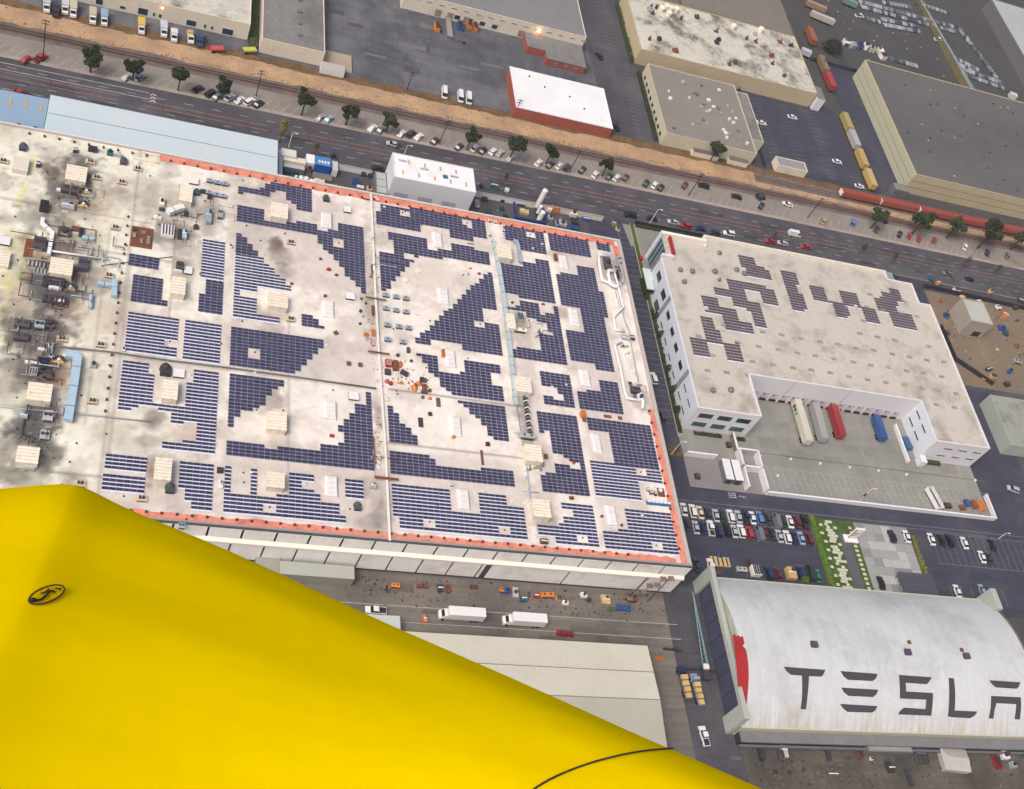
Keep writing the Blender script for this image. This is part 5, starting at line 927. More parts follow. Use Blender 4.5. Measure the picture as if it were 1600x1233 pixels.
for j in range(NS): 
    (y0, z0), (y1, z1) = arc(-amax+2*amax*j/NS), arc(-amax+2*amax*(j+1)/NS); rib.add([(-.06,y0,z0),(.06,y0,z0),(.06,y1,z1),(-.06,y1,z1),(-.06,y0,z0+.02),(.06,y0,z0+.02),(.06,y1,z1+.02),(-.06,y1,z1+.02)], [(4,5,6,7),(0,1,5,4),(2,3,7,6),(0,4,7,3),(1,2,6,5)])
rbm = rib.mesh('seam', hm)
for i in range(34): ob('seam', rbm, han, (XH0+4+i*3.0, 0, 0)) if XH0+4+i*3 < XH1 else None
for x, nm in ((XH0+1.5, 'gable'), (XH1, 'gable')):
    g = [(x, *arc(-amax+2*amax*j/NS)) for j in range(NS+1)]+[(x, yB, 0), (x, yA, 0)]; MB().add(g, [tuple(range(len(g)))]).add([(p[0]+.02,p[1],p[2]) for p in g], [tuple(range(len(g)))[::-1]]).build(nm, pm('gable_green', (184,190,176), .8, .06, .2, .05), han)
edge = MB(); edge.tube([(XH1+.1, *arc(-amax+2*amax*j/NS, .12)) for j in range(NS+1)], .3, 6); edge.build('end_rim', pm('rim_grey', (110,110,96), .8, .1, 1, .1), han)
MB().box(XH0+1.5, XH1, yA-.3, yA+.1, 0, zE+.1).build('south_wall', wallg, han); MB().box(XH0+1.5, XH1, yB-.1, yB+.3, 0, zE+.1).build('north_wall', wallg, han)
MB().box(XH0+2, XH1+8, yA-3.4, yA-.3, 2.6, 3.3).build('lean_to_roof', pm('lean_to', (128,127,130), .8, .12, .3, .1), han); MB().box(XH0+2, XH1+8, yA-3.2, yA-.4, 0, 2.6).build('lean_to_wall', darkm, han)
MB().box(XH0+2, XH1+8, yA-4.2, yA-3.5, 1.0, 1.7).build('service_pipe', pm('pipe_dark', (110,112,118), .6, .1, 1, .1), han)
# front fascia with its tall door opening
fm = pm('fascia_pale', (180,186,180), .8, .05, .15, .04); zf = 10.7
def seg(y0, y1, z0, z1): MB().box(XH0-.5, XH0+.9, y0, y1, z0, z1).build('front_wall', fm, han)
seg(yA, yA+4.6, 0, zf); seg(yB-3.0, yB+.8, 0, zf); seg(yA+4.6, yB-3.0, zf-1.6, zf)
MB().box(XH0+.5, XH0+.85, yA+4.6, yB-3, 0, zf-1.6).build('door_curtain', pm('door_dark', (72,76,100), .7, .15, .3, .1), han)
for k in range(7): MB().box(XH0+.38, XH0+.5, yA+4.6+k*5.4, yA+4.8+k*5.4, 0, zf-1.6).build('door_rail', metald, han)
MB().box(XH1-1.5, XH1+.6, yB-6, yB+1.2, 0, 11).build('rear_fascia', fm, han)
# letters: outline read from the photograph, laid on the vault
def vault_pt(u, v):
    d = ray(u, v); o = np.array([0,0,H]); a = d[1]**2+d[2]**2; b = 2*((o[1]-cyh)*d[1]+(o[2]-zc0)*d[2]); c = (o[1]-cyh)**2+(o[2]-zc0)**2-(RR+.03)**2
    t = (-b-math.sqrt(max(0, b*b-4*a*c)))/(2*a); p = o+d*t; return (p[0], math.atan2(p[1]-cyh, p[2]-zc0)*RR)
def on_vault(polys, name, mt, off=.06, clip=None, **k):
    bm = bmesh.new()
    for poly in polys:
        q = [vault_pt(*p) for p in poly]; 
        ar = sum(q[i][0]*q[(i+1)%len(q)][1]-q[(i+1)%len(q)][0]*q[i][1] for i in range(len(q)))
        if ar < 0: q = q[::-1]
        bm.faces.new([bm.verts.new((x, s, 0)) for x, s in q])
    s = -RR*amax
    while s < RR*amax:
        bmesh.ops.bisect_plane(bm, geom=bm.verts[:]+bm.edges[:]+bm.faces[:], plane_co=(0,s,0), plane_no=(0,1,0)); s += .7
    for v in bm.verts: y, z = arc(v.co.y/RR, off); v.co = (v.co.x, y, z)
    me = bpy.data.meshes.new(name); bm.to_mesh(me); bm.free(); me.materials.append(mt); return ob(name, me, han, **k)
def z4(l): return [(1200+x/3.7025, 900+y/3.7025) for x, y in l]
lm = pm('letter_dark', (72,70,76), .7, .06, .3, .06)
def tr(x0, y0, x1, y1, h, sk=22): return [(x0,y0),(x1,y1),(x1-sk,y1+h*.8),(x1-sk*1.6,y1+h),(x0+sk*2.2,y0+h),(x0+sk*1.1,y0+h*.62)]
on_vault([z4([(90,525),(332,543),(322,567),(308,583),(237,580),(196,577),(132,572),(108,553)]), z4([(196,577),(237,580),(229,690),(219,773),(188,770),(196,700)])], 'letter', lm, label='painted letter T of the dark vault lettering')
on_vault([z4([(418,550),(634,566),(626,592),(606,608),(462,601),(436,580)]), z4([(424,646),(638,658),(628,684),(608,701),(464,694),(438,672)]), z4([(416,740),(634,753),(622,776),(602,791),(458,786),(432,764)])], 'letter', lm, label='painted letter E of the dark vault lettering')
on_vault([z4([(757,572),(948,586),(932,612),(918,627),(797,618),(799,668),(954,677),(952,742),(944,809),(752,801),(764,780),(786,762),(910,770),(915,716),(762,709),(762,640)])], 'letter', lm, label='painted letter S of the dark vault lettering')
on_vault([z4([(1044,590),(1075,592),(1082,660),(1080,778),(1211,784),(1198,806),(1170,823),(1066,818),(1040,812),(1048,700)])], 'letter', lm, label='painted letter L of the dark vault lettering')
on_vault([z4([(1279,603),(1460,615),(1452,640),(1438,653),(1318,645),(1294,625)]), z4([(1290,694),(1462,702),(1464,760),(1456,831),(1426,829),(1436,742),(1321,736),(1310,780),(1303,826),(1276,824),(1288,760)])], 'letter', lm, label='painted letter A of the dark vault lettering')
def z5(l): return [(1030+x/3.495, 880+y/3.495) for x, y in l]
on_vault([z5([(400,390),(412,388),(420,402),(432,392),(446,405),(456,395),(466,440),(455,450),(472,470),(480,500),(487,560),(489,620),(485,690),(478,760),(466,830),(460,842),(445,780),(428,690),(424,600),(415,500)])], 'red_band', pm('red_vault_paint', (170,44,46), .6, .12, .3, .06), off=.055)
for i, (u, v) in enumerate([(1271,1008),(1417,1020),(1509,1026)]):
    x, s = vault_pt(u, v); y, z = arc(s/RR); t = thing('vault_vent', ['dark square vent above the first vault letter','dark square vent above the middle vault letter','dark square vent with a brown object, above the last vault letter'][i], 'vent', None, (x, y, z-.3)); MB().cbox(0,0,0,1.9,1.6,1.0).build('box', metald, t); MB().cbox(0,0,1.0,2.2,1.9,.15).build('lid', pmr, t)
for i, (u, v) in enumerate([(1420,1004),(1502,1016)]): x, s = vault_pt(u, v); y, z = arc(s/RR); heapbox(0,0,1.0,1.0,.6,rust,['small brown heap on the vault above a vent, left','small brown heap on the vault above a vent, right'][i],cat='bundle',name='bundle'); o_ = [o for o in COL.objects if o.name.startswith('bundle') and o.parent is None][-1]; o_.location = (x, y, z-.1)
x, s = vault_pt(1250,1116); y, z = arc(s/RR); hp = [(1430,1165)]
# stuff along the south side of the hangar
for i, q in enumerate([(1430,1142,2.2,5.0,3.0,'dark tower unit leaning over the south eave of the hangar'),(1240,1154,4.6,1.0,1.0,'pale strip-shaped unit along the hangar south wall'),(1325,1156,2.6,1.0,1.0,'small pale strip unit along the hangar south wall'),(1220,1180,1.6,3.0,1.4,'dark cart with a pale load south of the hangar'),(1343,1178,1.4,3.0,1.2,'dark brown cart south of the hangar'),(1392,1200,2.2,2.4,1.4,'dark bent machine in the south yard'),(1570,1180,2.4,2.4,1.8,'pale tank right of the tent'),(1583,1195,1.8,1.8,1.6,'smaller pale tank right of the tent'),(1555,1188,1.6,2.6,1.3,'dark red frame right of the tent'),(1190,1178,1.6,3.2,1.6,'black upright container at the hangar corner'),(1437,1168,3.0,4.0,1.4,'grey blue shed between lean-to and tent')]):
    machine(*q, mt=[metald,lt,lt,dk,rust,metald,metalw,lt,redm,metald,pm('bluegrey', (120,126,136), .7, .1, 1, .1, inst=True)][i], kind=[3,2,2,0,2,1,3,3,2,0,2][i], z=0)
# ================================================================ OTHER BUILDINGS
def building(name, label, x0, x1, y0, y1, h, wall_m, roof_m, cat='building', parapet=.35, seams=0, cap=None, wins=(), poly=None, pd=0):
    t = thing(name, label, cat, None, (x0, y0, 0)); a, b = x1-x0, y1-y0
    MB().box(0,a,0,b,-.3,h-.05).build('wall', wall_m, t); MB().box(-.02,a+.02,-.02,b+.02,h-.05,h).build('roof', roof_m, t)
    if parapet:
        m_ = MB(); e = .3; m_.box(0,a,0,e,h,h+parapet).box(0,a,b-e,b,h,h+parapet).box(0,e,e,b-e,h,h+parapet).box(a-e,a,e,b-e,h,h+parapet); m_.build('parapet', cap or wall_m, t)
    if seams:
        sm = MB().box(.3,a-.3,-.06,.06,0,.06).mesh('roof_seam', darkm)
        for k in range(1, seams+1): ob('roof_seam', sm, t, (0, b*k/(seams+1), h))
    for (q0, q1, z0, z1) in wins: window('y', 0, q0, q1, z0, z1, par=t)
    return t
building('long_shed', 'long pale blue roofed shed between factory and street', -20, 50.3, 285, 301.6, 8, wallw, roofblue, 'shed', 0, 1)
t = building('long_shed', 'blue-grey roofed shed at the left picture edge beside the long pale one', -120, -20.2, 284.6, 299.5, 8, wallw, roofblue2, 'shed', 0, 0)
for i, x in enumerate((-30.6,-26.2,-22.0)): MB().box(x+120-.4, x+120+.4, 8.8, 11.4, 8.0, 8.12).build('skylight_strip', tanm, t)
for x in (-27, -22.5): MB().box(x+120-.5,x+120+.5,.4,1.0,8,8.6).build('roof_box', metald, t)
t = building('white_hall', 'tall white hall with tan skylight slots between factory and street', 88.3, 117.3, 290.6, 302.4, 12, pm('hall_grey', (232,234,240), .7, .03, .1, .02), roofwhite, 'hall', .25)
for i in range(5):
    MB().box(3.0+i*5.6, 3.6+i*5.6, 2.2, 4.2, 12, 12.08).build('skylight_slot', tanm, t)
    if i < 4: MB().box(5.4+i*5.4+i*.2, 6.0+i*5.4+i*.2, 7.6, 9.6, 12, 12.08).build('skylight_slot', tanm, t)
for x, y in ((3.4,8.6),(11,6.6),(21.6,5.8)): MB().box(x-1.4,x+1.4,y-.3,y+.3,12,12.4).build('roof_unit', galv, t)
MB().box(17.5,19.1,4.2,5.6,12,12.4).build('roof_hatch', tealm, t)
for x in (2.0, 10.5, 19): MB().box(x, x+5, -.06, -.01, 0, 5.6).build('door', pm('hall_door', (184,184,196), .7, .05, 1, .03), t)
building('annex', 'low grey-green annex left of the tall white hall', 84.2, 88.2, 289.6, 300, 4.6, metal, pm('annex_roof', (176,184,182), .7, .05, .3, .05), 'shed', .1, 2)
def yb(u1, v1, u2, v2, h, label, wm, rm_, **k): x0, x1, y0, y1 = rpx(u1, v1, u2, v2, h); return building(k.pop('name', 'yard_shed'), label, x0, x1, y0, y1, h, wm, rm_, k.pop('cat', 'shed'), k.pop('parapet', 0), **k)
yb(440,231,463,246,4,'pale flat-roofed block by the street behind the blue machine',wallw,pm('shedroof', (222,222,218), .8, .05, .3, .05)); yb(436,233,441,273,3.5,'narrow grey strip building right of the long pale blue shed',galv,galv,seams=3)
yb(443,242,478,256,3,'cream flat shed beside the blue machine',cream,cream); yb(479,240,492,256,3,'small white shed left of the blue machine',wallw,roofwhite); yb(443,254,476,266,2,'light grey low platform roof with one dark hole',metal,pm('greylow', (190,190,192), .8, .05, .3, .05)); yb(519,251,528,267,3,'tiny grey-white cabin right of the blue machine',wallw,pm('cabinroof', (206,208,206), .8, .05, .3, .05)); yb(489,268,519,283,1.0,'beige concrete pad in front of the blue machine',conc2,conc2)
t = yb(493,243,517,261,4.5,'bright blue machine housing with pale top opening',pm('blue_housing', (28,84,176), .55, .1, .3, .05),pm('blue_top', (74,140,206), .55, .1, .3, .05))
for i in range(4): MB().box(1.0+i*1.0,1.6+i*1.0,.8,1.8,4.5,5.0).build('fan', metalw, t)
for i, (u, v, s) in enumerate([(463,275,.5),(471,276.5,.8),(479,278,.8),(486,281,.5),(490,281.5,.5)]):
    x, y, _ = P(u, v, 2); t = thing('round_tank', f'white round tank in a line behind the coral edge, {ORD[i]} from the left', 'tank', 'line of white round tanks', (x,y,0)); MB().cyl(0,0,0,2,s,14).build('shell', metalw, t); MB().dome(0,0,2,s,.25,14,2).build('lid', metalw, t)
for q in [(499,283,3.4,1.2,1.2,'long white low tank near the line of round tanks',metalw,1),(453,268,4.6,1.6,1.4,'dark blue machine row behind the coral edge',pm('navy_machine', (44,72,104), .6, .15, 1, .1, inst=True),0),(428,269,1.3,1.8,1.5,'grey finned machine on the end of the pale blue shed',lt,2),(556,284,2.4,2.0,1.6,'bright blue box in the dark yard',bluem,2),(563,292,2.4,1.0,.8,'white low machine by the blue box',metalw,1),(577,295,1.8,1.8,1.1,'yellow-brown machine by the blue box',tanm,3),(568,270,1.4,2.4,1.6,'dark machine with white cap in the dark yard',metald,1),(579,272,1.6,2.4,1.6,'navy machine beside the annex',metald,0),(483,264,1.2,2.6,1.8,'rusty orange frame left of the blue housing',rust,2),(521,243,1.6,1.2,1.8,'dark top machine right of the blue housing',metald,0),
          (746,318,1.4,3.4,1.0,'white upright trailer box right of the tall hall',metalw,2),(757,311,2.0,1.4,1.6,'dark machine right of the tall hall',metald,0),(785,313,1.4,1.2,1.2,'small dark machine near the street wall',metald,0),(763,331,2.4,1.8,1.6,'teal green box behind the coral edge, left of two',tealm,2),(784,326,1.6,1.4,1.4,'teal green box near the blue wall, right of two',tealm,2),(790,337,1.6,1.2,.8,'dark low box near the coral edge',metald,0),(772,291,3.0,1.2,1.5,'teal parked equipment by the street wall',tealm,1),(752,290,1.2,1.0,1.5,'dark machine by the street wall',metald,0),(792,297,1.4,1.2,1.4,'white topped cart by the street wall',metalw,1),
          (814,317,3.4,2.2,1.4,'grey-pink machine block inside the blue enclosure',lt,0),(819,331,3.2,2.2,1.4,'beige machine block inside the blue enclosure',tanm,1),(860,340,1.8,2.0,1.4,'pinkish white bundle right of the white tanks',lt,3),(868,326,3.0,2.6,2.0,'orange box container right of the white tanks',orangem,2),(858,326,1.6,2.2,1.8,'white frame left of the orange box container',metalw,1),(870,348,1.0,2.8,1.2,'pale grey twin rack in the equipment row',lt,2),(879,349,3.0,2.4,1.3,'grey rounded heap of equipment',lt,3),(896,334,2.6,2.0,2.0,'white excavator-like machine with dark arm',metalw,3),(898,346,2.4,2.2,1.6,'black machine beneath the excavator-like one',metald,0),(897,356,3.4,2.0,1.2,'bright blue skip near the coral edge',bluem,2),(915,342,2.4,1.6,1.0,'dark blue tarp heap right of the machines',bluem,1),(959,350,1.4,3.0,1.4,'yellow-green cab machine at the forecourt corner',leaf2,1),(965,358,1.6,1.6,1.0,'white-grey heap at the forecourt corner',lt,3)]:
    machine(*q[:6], q[6], q[7], z=0, cat='machinery', name='yard_machine')
for i, (u1, v1, u2, v2, r, lab) in enumerate([(838,325,849,297,1.0,'tallest white cylindrical tank in the blue enclosure'),(839,335,843,322,.7,'short white tank beside the tallest one'),(841,346,846,331,.95,'medium white tank, nearest the coral edge')]):
    x, y, _ = P(u1, v1, 0); z = PY(u2, v2, y)[2]; z = max(4, z); t = thing('storage_tank', lab, 'tank', 'white upright gas tanks', (x, y, 0)); MB().cyl(0,0,.8,z,r,16).build('shell', metalw, t, smooth=False); MB().dome(0,0,z,r,.45,16,3).build('dome', metalw, t); m_ = MB(); [m_.cbox(r*.7*a,r*.7*b,0,.2,.2,.9) for a in (-1,1) for b in (-1,1)]; m_.build('leg', metald, t)
x0,x1,y0,y1 = rpx(800,312,852,352,0)
t = thing('enclosure_wall', 'dark blue low enclosure wall round the white tanks', 'wall', None, (x0,y0,0)); mb_ = pm('encl_blue', (44,72,132), .7, .1, 1, .05)
for q in [(0,x1-x0,0,.4),(0,.4,.4,y1-y0),(x1-x0-.4,x1-x0,.4,y1-y0)]: MB().box(*q,0,1.4).build('wall_panel', mb_, t)
for (a, b, lab) in [(64,84,'pale street wall behind the blue housing'),(118,143,'pale street wall right of the tall white hall'),(143,172,'wide pale street wall beside the equipment row')]:
    t = thing('street_wall', lab, 'wall', None, (a,302.2,0)); MB().box(0,b-a,0,.5,0,2.2).build('body', cream if a > 140 else wallw, t); MB().box(0,b-a,-.05,.55,2.2,2.35).build('coping', sidewalk, t)
# south: annex below factory wall, beige warehouse
yb(437,876,554,905,4,'flat grey-green lean-to roof at the foot of the factory wall',pm('leanwall', (150,150,140), .8, .08, .3, .05),pm('leanroof', (178,182,172), .8, .05, .2, .04),name='lean_to'); yb(400,868,437,897,3,'lower grey roof left of the flat lean-to',metal,pm('leanroof2', (160,160,152), .8, .08, .2, .05),name='lean_to')
bw = thing('beige_warehouse', 'long beige ridged-roof warehouse partly hidden by the yellow aircraft skin', 'warehouse', None, (0,0,0)); bx0, bx1, by0, by1 = -40.0, 153.6, 70.0, 128.6
MB().box(bx0+.3,bx1-.3,by0,by1-.3,0,7.2).build('wall', wallg, bw); bm1 = pm('beige_roof_lit', (208,205,190), .8, .05, .06, .03, dirt=(200,196,178), dsc=.1); bm2 = pm('beige_roof_shaded', (180,177,164), .8, .06, .06, .03)  # far slope painted lighter, near slope darker, as light would fall on them
yr = 112.5
MB().add([(bx0,by1,7.2),(bx1,by1,7.2),(bx1,yr,8.6),(bx0,yr,8.6)], [(3,2,1,0)]).build('roof', bm1, bw); MB().add([(bx0,yr,8.6),(bx1,yr,8.6),(bx1,by0,5.0),(bx0,by0,5.0)], [(3,2,1,0)]).build('roof', bm2, bw); MB().add([(bx1-.3,by1-.3,7.1),(bx1-.3,yr,8.5),(bx1-.3,by0,4.9),(bx1-.3,by0,0),(bx1-.3,by1,0)], [(0,1,2,3,4),(4,3,2,1,0)]).build('gable', wallg, bw)
for y, z in ((yr,8.62),(120.6,7.92)): MB().box(bx0,bx1,y-.08,y+.08,z-.02,z+.06).build('roof_seam', pm('seam_soft', (118,114,104), .8, .1, 1, .1), bw)
yv_ = P(985,1101,8)[1]
for i in range(8): MB().box(bx1-3.6-i*6.9-2.4, bx1-3.6-i*6.9, yv_-.5, yv_+.5, 7.3, 8.2).build('roof_vent', pm('ventpale', (206,206,200), .7, .05, 1, .05), bw)
x0,x1,y0,y1 = rpx(596,961,626,985,4); building('small_shed', 'small pale grey shed roof just above the yellow aircraft edge', x0-12, x1, y0, y1, 4, wallg, pm('sr', (196,206,202), .7, .05, .2, .04), 'shed', 0)
# north row
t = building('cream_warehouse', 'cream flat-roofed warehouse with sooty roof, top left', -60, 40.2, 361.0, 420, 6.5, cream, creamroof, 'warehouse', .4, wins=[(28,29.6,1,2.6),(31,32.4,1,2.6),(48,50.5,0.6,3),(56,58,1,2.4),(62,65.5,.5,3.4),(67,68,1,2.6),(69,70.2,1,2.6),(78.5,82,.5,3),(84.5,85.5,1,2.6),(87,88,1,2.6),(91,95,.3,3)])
t = building('grey_roof_hall', 'grey-roofed hall with a cream front wall, left of the sloping beige pad', 44.5, 67.3, 355.6, 420, 6, cream, greyroof, 'hall', .25)
for i in range(6): MB().cyl(13.5,7+i*7,6,6.5,.9,12).build('roof_vent', pm('vg', (118,116,116), .9, .1, 1, .1), t)
building('beige_ramp', 'flat beige concrete pad attached to the grey-roofed hall', 67.4, 78.6, 355.5, 364.6, .9, cream, pm('padbeige', (176,162,142), .9, .08, .2, .06), 'ramp', 0)
t = yb(502,95,539,113,2.8,'small white container office at the edge of the dry strip',wallw,pm('cont_top', (190,184,178), .8, .06, .3, .05),name='container_office')
t = building('dock_warehouse', 'long cream warehouse with loading docks, top centre', 100, 178.6, 403.6, 470, 7.5, cream, pm('dockroof', (134,134,136), .9, .06, .05, .06), 'warehouse', .3, wins=[(4+i*5.2,6.6+i*5.2,5.4,6.0) for i in range(15)]+[(22+i*5.4,24.6+i*5.4,1.0,3.2) for i in range(4)]+[(52+i*5,54.4+i*5,1.2,3) for i in range(5)])
for x in (14, 19, 26, 50): MB().box(x,x+2.6,-.08,-.01,.4,3.4).build('dock_door', pm('dd', (150,140,136), .8, .1, 1, .05), t)
for i, (u, v) in enumerate([(683,42),(719,40),(733,38),(742,41),(675,10)]): machine(u, v, 2.0, 4.6, 2.2, ['orange and blue skip truck by the loading docks','blue compactor by the loading docks','orange skip, left of two by the docks','orange skip, right of two by the docks','grey conveyor at the upper dock'][i], [orangem,bluem,orangem,orangem,metal][i], 2, z=0, cat='skip' if i else 'truck', name='skip')
yb(696,26,708,58,1.2,'narrow concrete ramp leading down from the docks',conc2,concrete,name='dock_ramp',cat='ramp')
t = thing('brick_entrance', 'red brick entrance wing with grey roof, between dock warehouse and white-roofed building', 'building', None, (0,0,0))
x0,x1,y0,y1 = rpx(852,54,926,104,3.5); MB().box(160.5,178,389,403.4,0,3.2).build('wall', brick, t); MB().box(160.4,178.1,388.9,403.45,3.2,3.5).build('roof', greyroof, t)
for i, x in enumerate((165,169.5,174)): window('y', 389, x-.6, x+.6, 1.0, 2.2, par=t)
MB().box(152.5,160.3,394,403.4,0,3.2).build('side_wing', brick, t); MB().box(152.4,160.35,393.9,403.45,3.2,3.4).build('side_roof', greyroof, t)
lamp = pm('lamp_glow', (255,170,90), .5, .05, 1, .02); lamp.node_tree.nodes['Principled BSDF'].inputs['Emission Color'].default_value = (1,.45,.15,1); lamp.node_tree.nodes['Principled BSDF'].inputs['Emission Strength'].default_value = 14
def wlamp(u, v, y, lab, s=.5):
    p = PY(u, v, y); t = thing('wall_lamp', lab, 'lamp', None, p); MB().cbox(0,0,-.2,.5,.3,.4).build('bracket', metald, t); MB().dome(0,-.35,-.2,s,s,10,3).build('glowing_head', lamp, t)
wlamp(842,48,403.2,'lit orange wall lamp on the cream dock warehouse',.7); wlamp(254,11,360.6,'lit orange wall lamp on the top left cream warehouse',.4)
t = building('brick_building', 'red brick building with a bright white flat roof', 142, 183.2, 351.4, 375.8, 4.6, brick, roofwhite, 'building', .3, cap=roofwhite)
for (x, y) in ((8,21),(14,16.5),(24.5,14),(30,8.5)): MB().cyl(x,y,4.6,5.0,.35,8).build('roof_vent', metald, t)
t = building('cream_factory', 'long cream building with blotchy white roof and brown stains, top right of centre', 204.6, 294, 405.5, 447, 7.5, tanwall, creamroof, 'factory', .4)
rr2 = random.Random(77)
for i in range(26):
    x, y = rr2.uniform(4,86), rr2.uniform(4,36); s = rr2.uniform(.8,2.6); m_ = MB().cbox(0,0,0,s,s*rr2.uniform(.6,1.4),rr2.uniform(.5,1.6)).cyl(0,0,.5,1.9,.4,8); m_.build('roof_equipment', [dk,metald,lt,rust][i%4], t, loc=(x,y,7.5))
for i, (u, v) in enumerate([(1035,12),(1043,9),(1050,12),(1058,14),(1046,20),(1147,40),(1190,45)]): x, y, _ = P(u, v, 9); tt = thing('roof_tank', f'cream drum on the blotchy roof, {ORD[i]} from the left', 'tank', 'cream drums on the blotchy roof', (x,y,7.5)); MB().cyl(0,0,0,2.0,1.4,12).build('shell', creambox, tt); MB().dome(0,0,2.0,1.4,.4,12,2).build('lid', creambox, tt)
t = building('flat_grey_building', 'grey-roofed cream building scattered with pale roof units, beside the angled parking', 207, 249.6, 354.5, 398.5, 6, pm('paletan', (212,204,180), .8, .06, .2, .04), pm('brownroof', (140,136,130), .92, .06, .06, .06), 'building', .35)
for i in range(34):
    x, y = rr2.uniform(4,40), rr2.uniform(3,40); s = rr2.uniform(.6,1.5); MB().cbox(0,0,0,s,s*rr2.uniform(.5,1.3),rr2.uniform(.4,1.0)).build('roof_unit', [metalw,lt,metal,creambox][i%4], t, loc=(x,y,6), rot=rr2.uniform(-.3,.3))
for k in range(9): window('x', -.0, 3+k*4.4, 5.6+k*4.4, 1.2, 3.0, par=t)
building('side_wing', 'lower grey-roofed wing on the right of the pale-unit building', 249.8, 256.2, 364.5, 396, 5, pm('paletan', (212,204,180)), greyroof, 'building', .3)
for (a, b) in ((221,233),(238,247)): building('loading_canopy', 'cream low canopy at the foot of the pale-unit building, '+('left' if a == 221 else 'right'), a, b, 351.8, 354.3, 2.4, cream, conc2, 'canopy', 0)
building('gate_office', 'low cream office by the railway at the car park foot', 261.5, 276, 353.8, 359.5, 3.4, cream, pm('go', (150,148,152), .9, .06, .1, .05), 'office', .3)
building('loading_tower', 'white slanted hopper box at the corner of the blotchy-roofed building', 295, 299, 404, 413, 6.5, wallw, greyroof, 'tower', 0)
dw = building('dark_roof_warehouse', 'huge dark gravel-roofed warehouse with a side wall lit pale yellow, right edge', 329.6, 470, 359.6, 438.8, 10.5, tanwall, darkroof, 'warehouse', .35, cap=tanwall)
MB().box(-.15,-.01,0,79,0,10.6).build('side_wall', pm('tan_wall_lit', (196,196,172), .8, .05, .1, .03), dw)  # west wall colour is tinted pale yellow to stand for light on it
for z in (3.5, 7): MB().box(-.2,-.16,0,79,z,z+.12).build('wall_groove', darkm, dw); MB().box(0,140,-.06,-.01,z,z+.1).build('wall_groove', darkm, dw)
for i in range(44): x, y = rr2.uniform(5,110), rr2.uniform(5,72); MB().cbox(0,0,0,.9,.6,.4).build('roof_vent', lt if i % 2 else metald, dw, loc=(x,y,10.5))
building('lean_box', 'grey lean-to at the near corner of the dark-roofed warehouse', 322, 329.4, 355.2, 359.4, 4, metal, greyroof, 'shed', 0)
building('mid_roof_building', 'brown-grey roofed building behind the blotchy one', 235, 296, 450, 520, 6, conc2, pm('mid', (128,122,116), .9, .08, .05, .06), 'building', .3); building('far_grey_building', 'long dark grey roof at the top edge, centre right', 186+22, 234, 449, 520, 6, conc2, pm('midd', (110,108,106), .9, .08, .05, .06), 'building', .3)
building('far_white_building', 'pale grey roof in the top right picture corner', 452, 540, 452, 540, 8, metal, pm('farw', (176,184,186), .8, .06, .05, .05), 'building', .3)
t = yb(1483,466,1562,533,8,'x',metal,metal) if 0 else building('stair_block', 'grey concrete cube building on the earth plot', 327.5, 338.5, 277.5, 289.5, 8, pm('cube_wall', (176,168,158), .85, .06, .15, .04), pm('cube_roof', (190,190,186), .85, .05, .3, .04), 'building', .3)
MB().box(5.6,9.4,-.06,-.01,0,2.8).build('door', darkm, t)
building('side_workshop', 'pale green-roofed workshop at the right picture edge', 322.5, 372, 218.5, 241.5, 6, pm('wsw', (176,184,176), .8, .06, .2, .04), pm('wsr', (160,164,156), .85, .08, .08, .05, dirt=(120,118,110), dsc=.15), 'workshop', .3)
building('side_workshop', 'pale roof with blue-green tint below the green-roofed workshop', 333, 372, 196, 216.5, 5, wallw, pm('wsr2', (176,196,194), .85, .08, .08, .05), 'workshop', .3)
building('side_workshop', 'low pale roof at the right edge above the striped car park', 331, 372, 172, 192, 4, wallw, pm('wsr3', (186,190,186), .85, .08, .08, .05), 'workshop', .3)
building('glass_canopy', 'pale glassy canopy on the street side of the white warehouse', 288.6, 299.2, 292.2, 300.2, 4.5, pm('canopyg', (176,186,186), .3, .05, .5, .05), pm('canopyt', (150,158,160), .3, .05, .5, .05), 'canopy', .15)
def fence(x0, y0, x1, y1, h, lab, mt=metald):
    t = thing('yard_fence', lab, 'fence', None, (x0, y0, 0)); d = Vector((x1-x0, y1-y0, 0)); L = d.length; ang = math.atan2(d.y, d.x); k = int(L/3)
    pmz = MB().cbox(0,0,0,.12,.12,h).mesh('post', mt); me_ = MB().cbox(L/k/2,0,.15,L/k-.15,.05,h-.3).mesh('panel', mt)
    for i in range(k+1): ob('post', pmz, t, (d.x*i/k, d.y*i/k, 0), ang)
    for i in range(k): ob('panel', me_, t, (d.x*i/k, d.y*i/k, 0), ang)
bl = pm('fence_black', (52,54,62), .8, .15, .5, .1)
fence(318, 300.4, 400, 297.5, 2.4, 'black fence between the earth plot and the street', bl); fence(318, 279, 318.5, 262, 2.4, 'dark fence on the left side of the earth plot', bl); fence(318.5, 262, 333, 252, 2.4, 'dark fence slanting along the lower side of the earth plot', bl); fence(186,304.6,286,304.6,1.6,'low dark fence behind the street hedge',bl); fence(306.5,443,430,443,2.2,'fence between dark-roofed warehouse and trailer yard')
fence(256.5, 355, 256.5, 405, 2, 'fence left of the dark car park'); fence(410,441,395,640,2.2,'pale fence slanting down the far right yard',galv)
rr3 = random.Random(12)
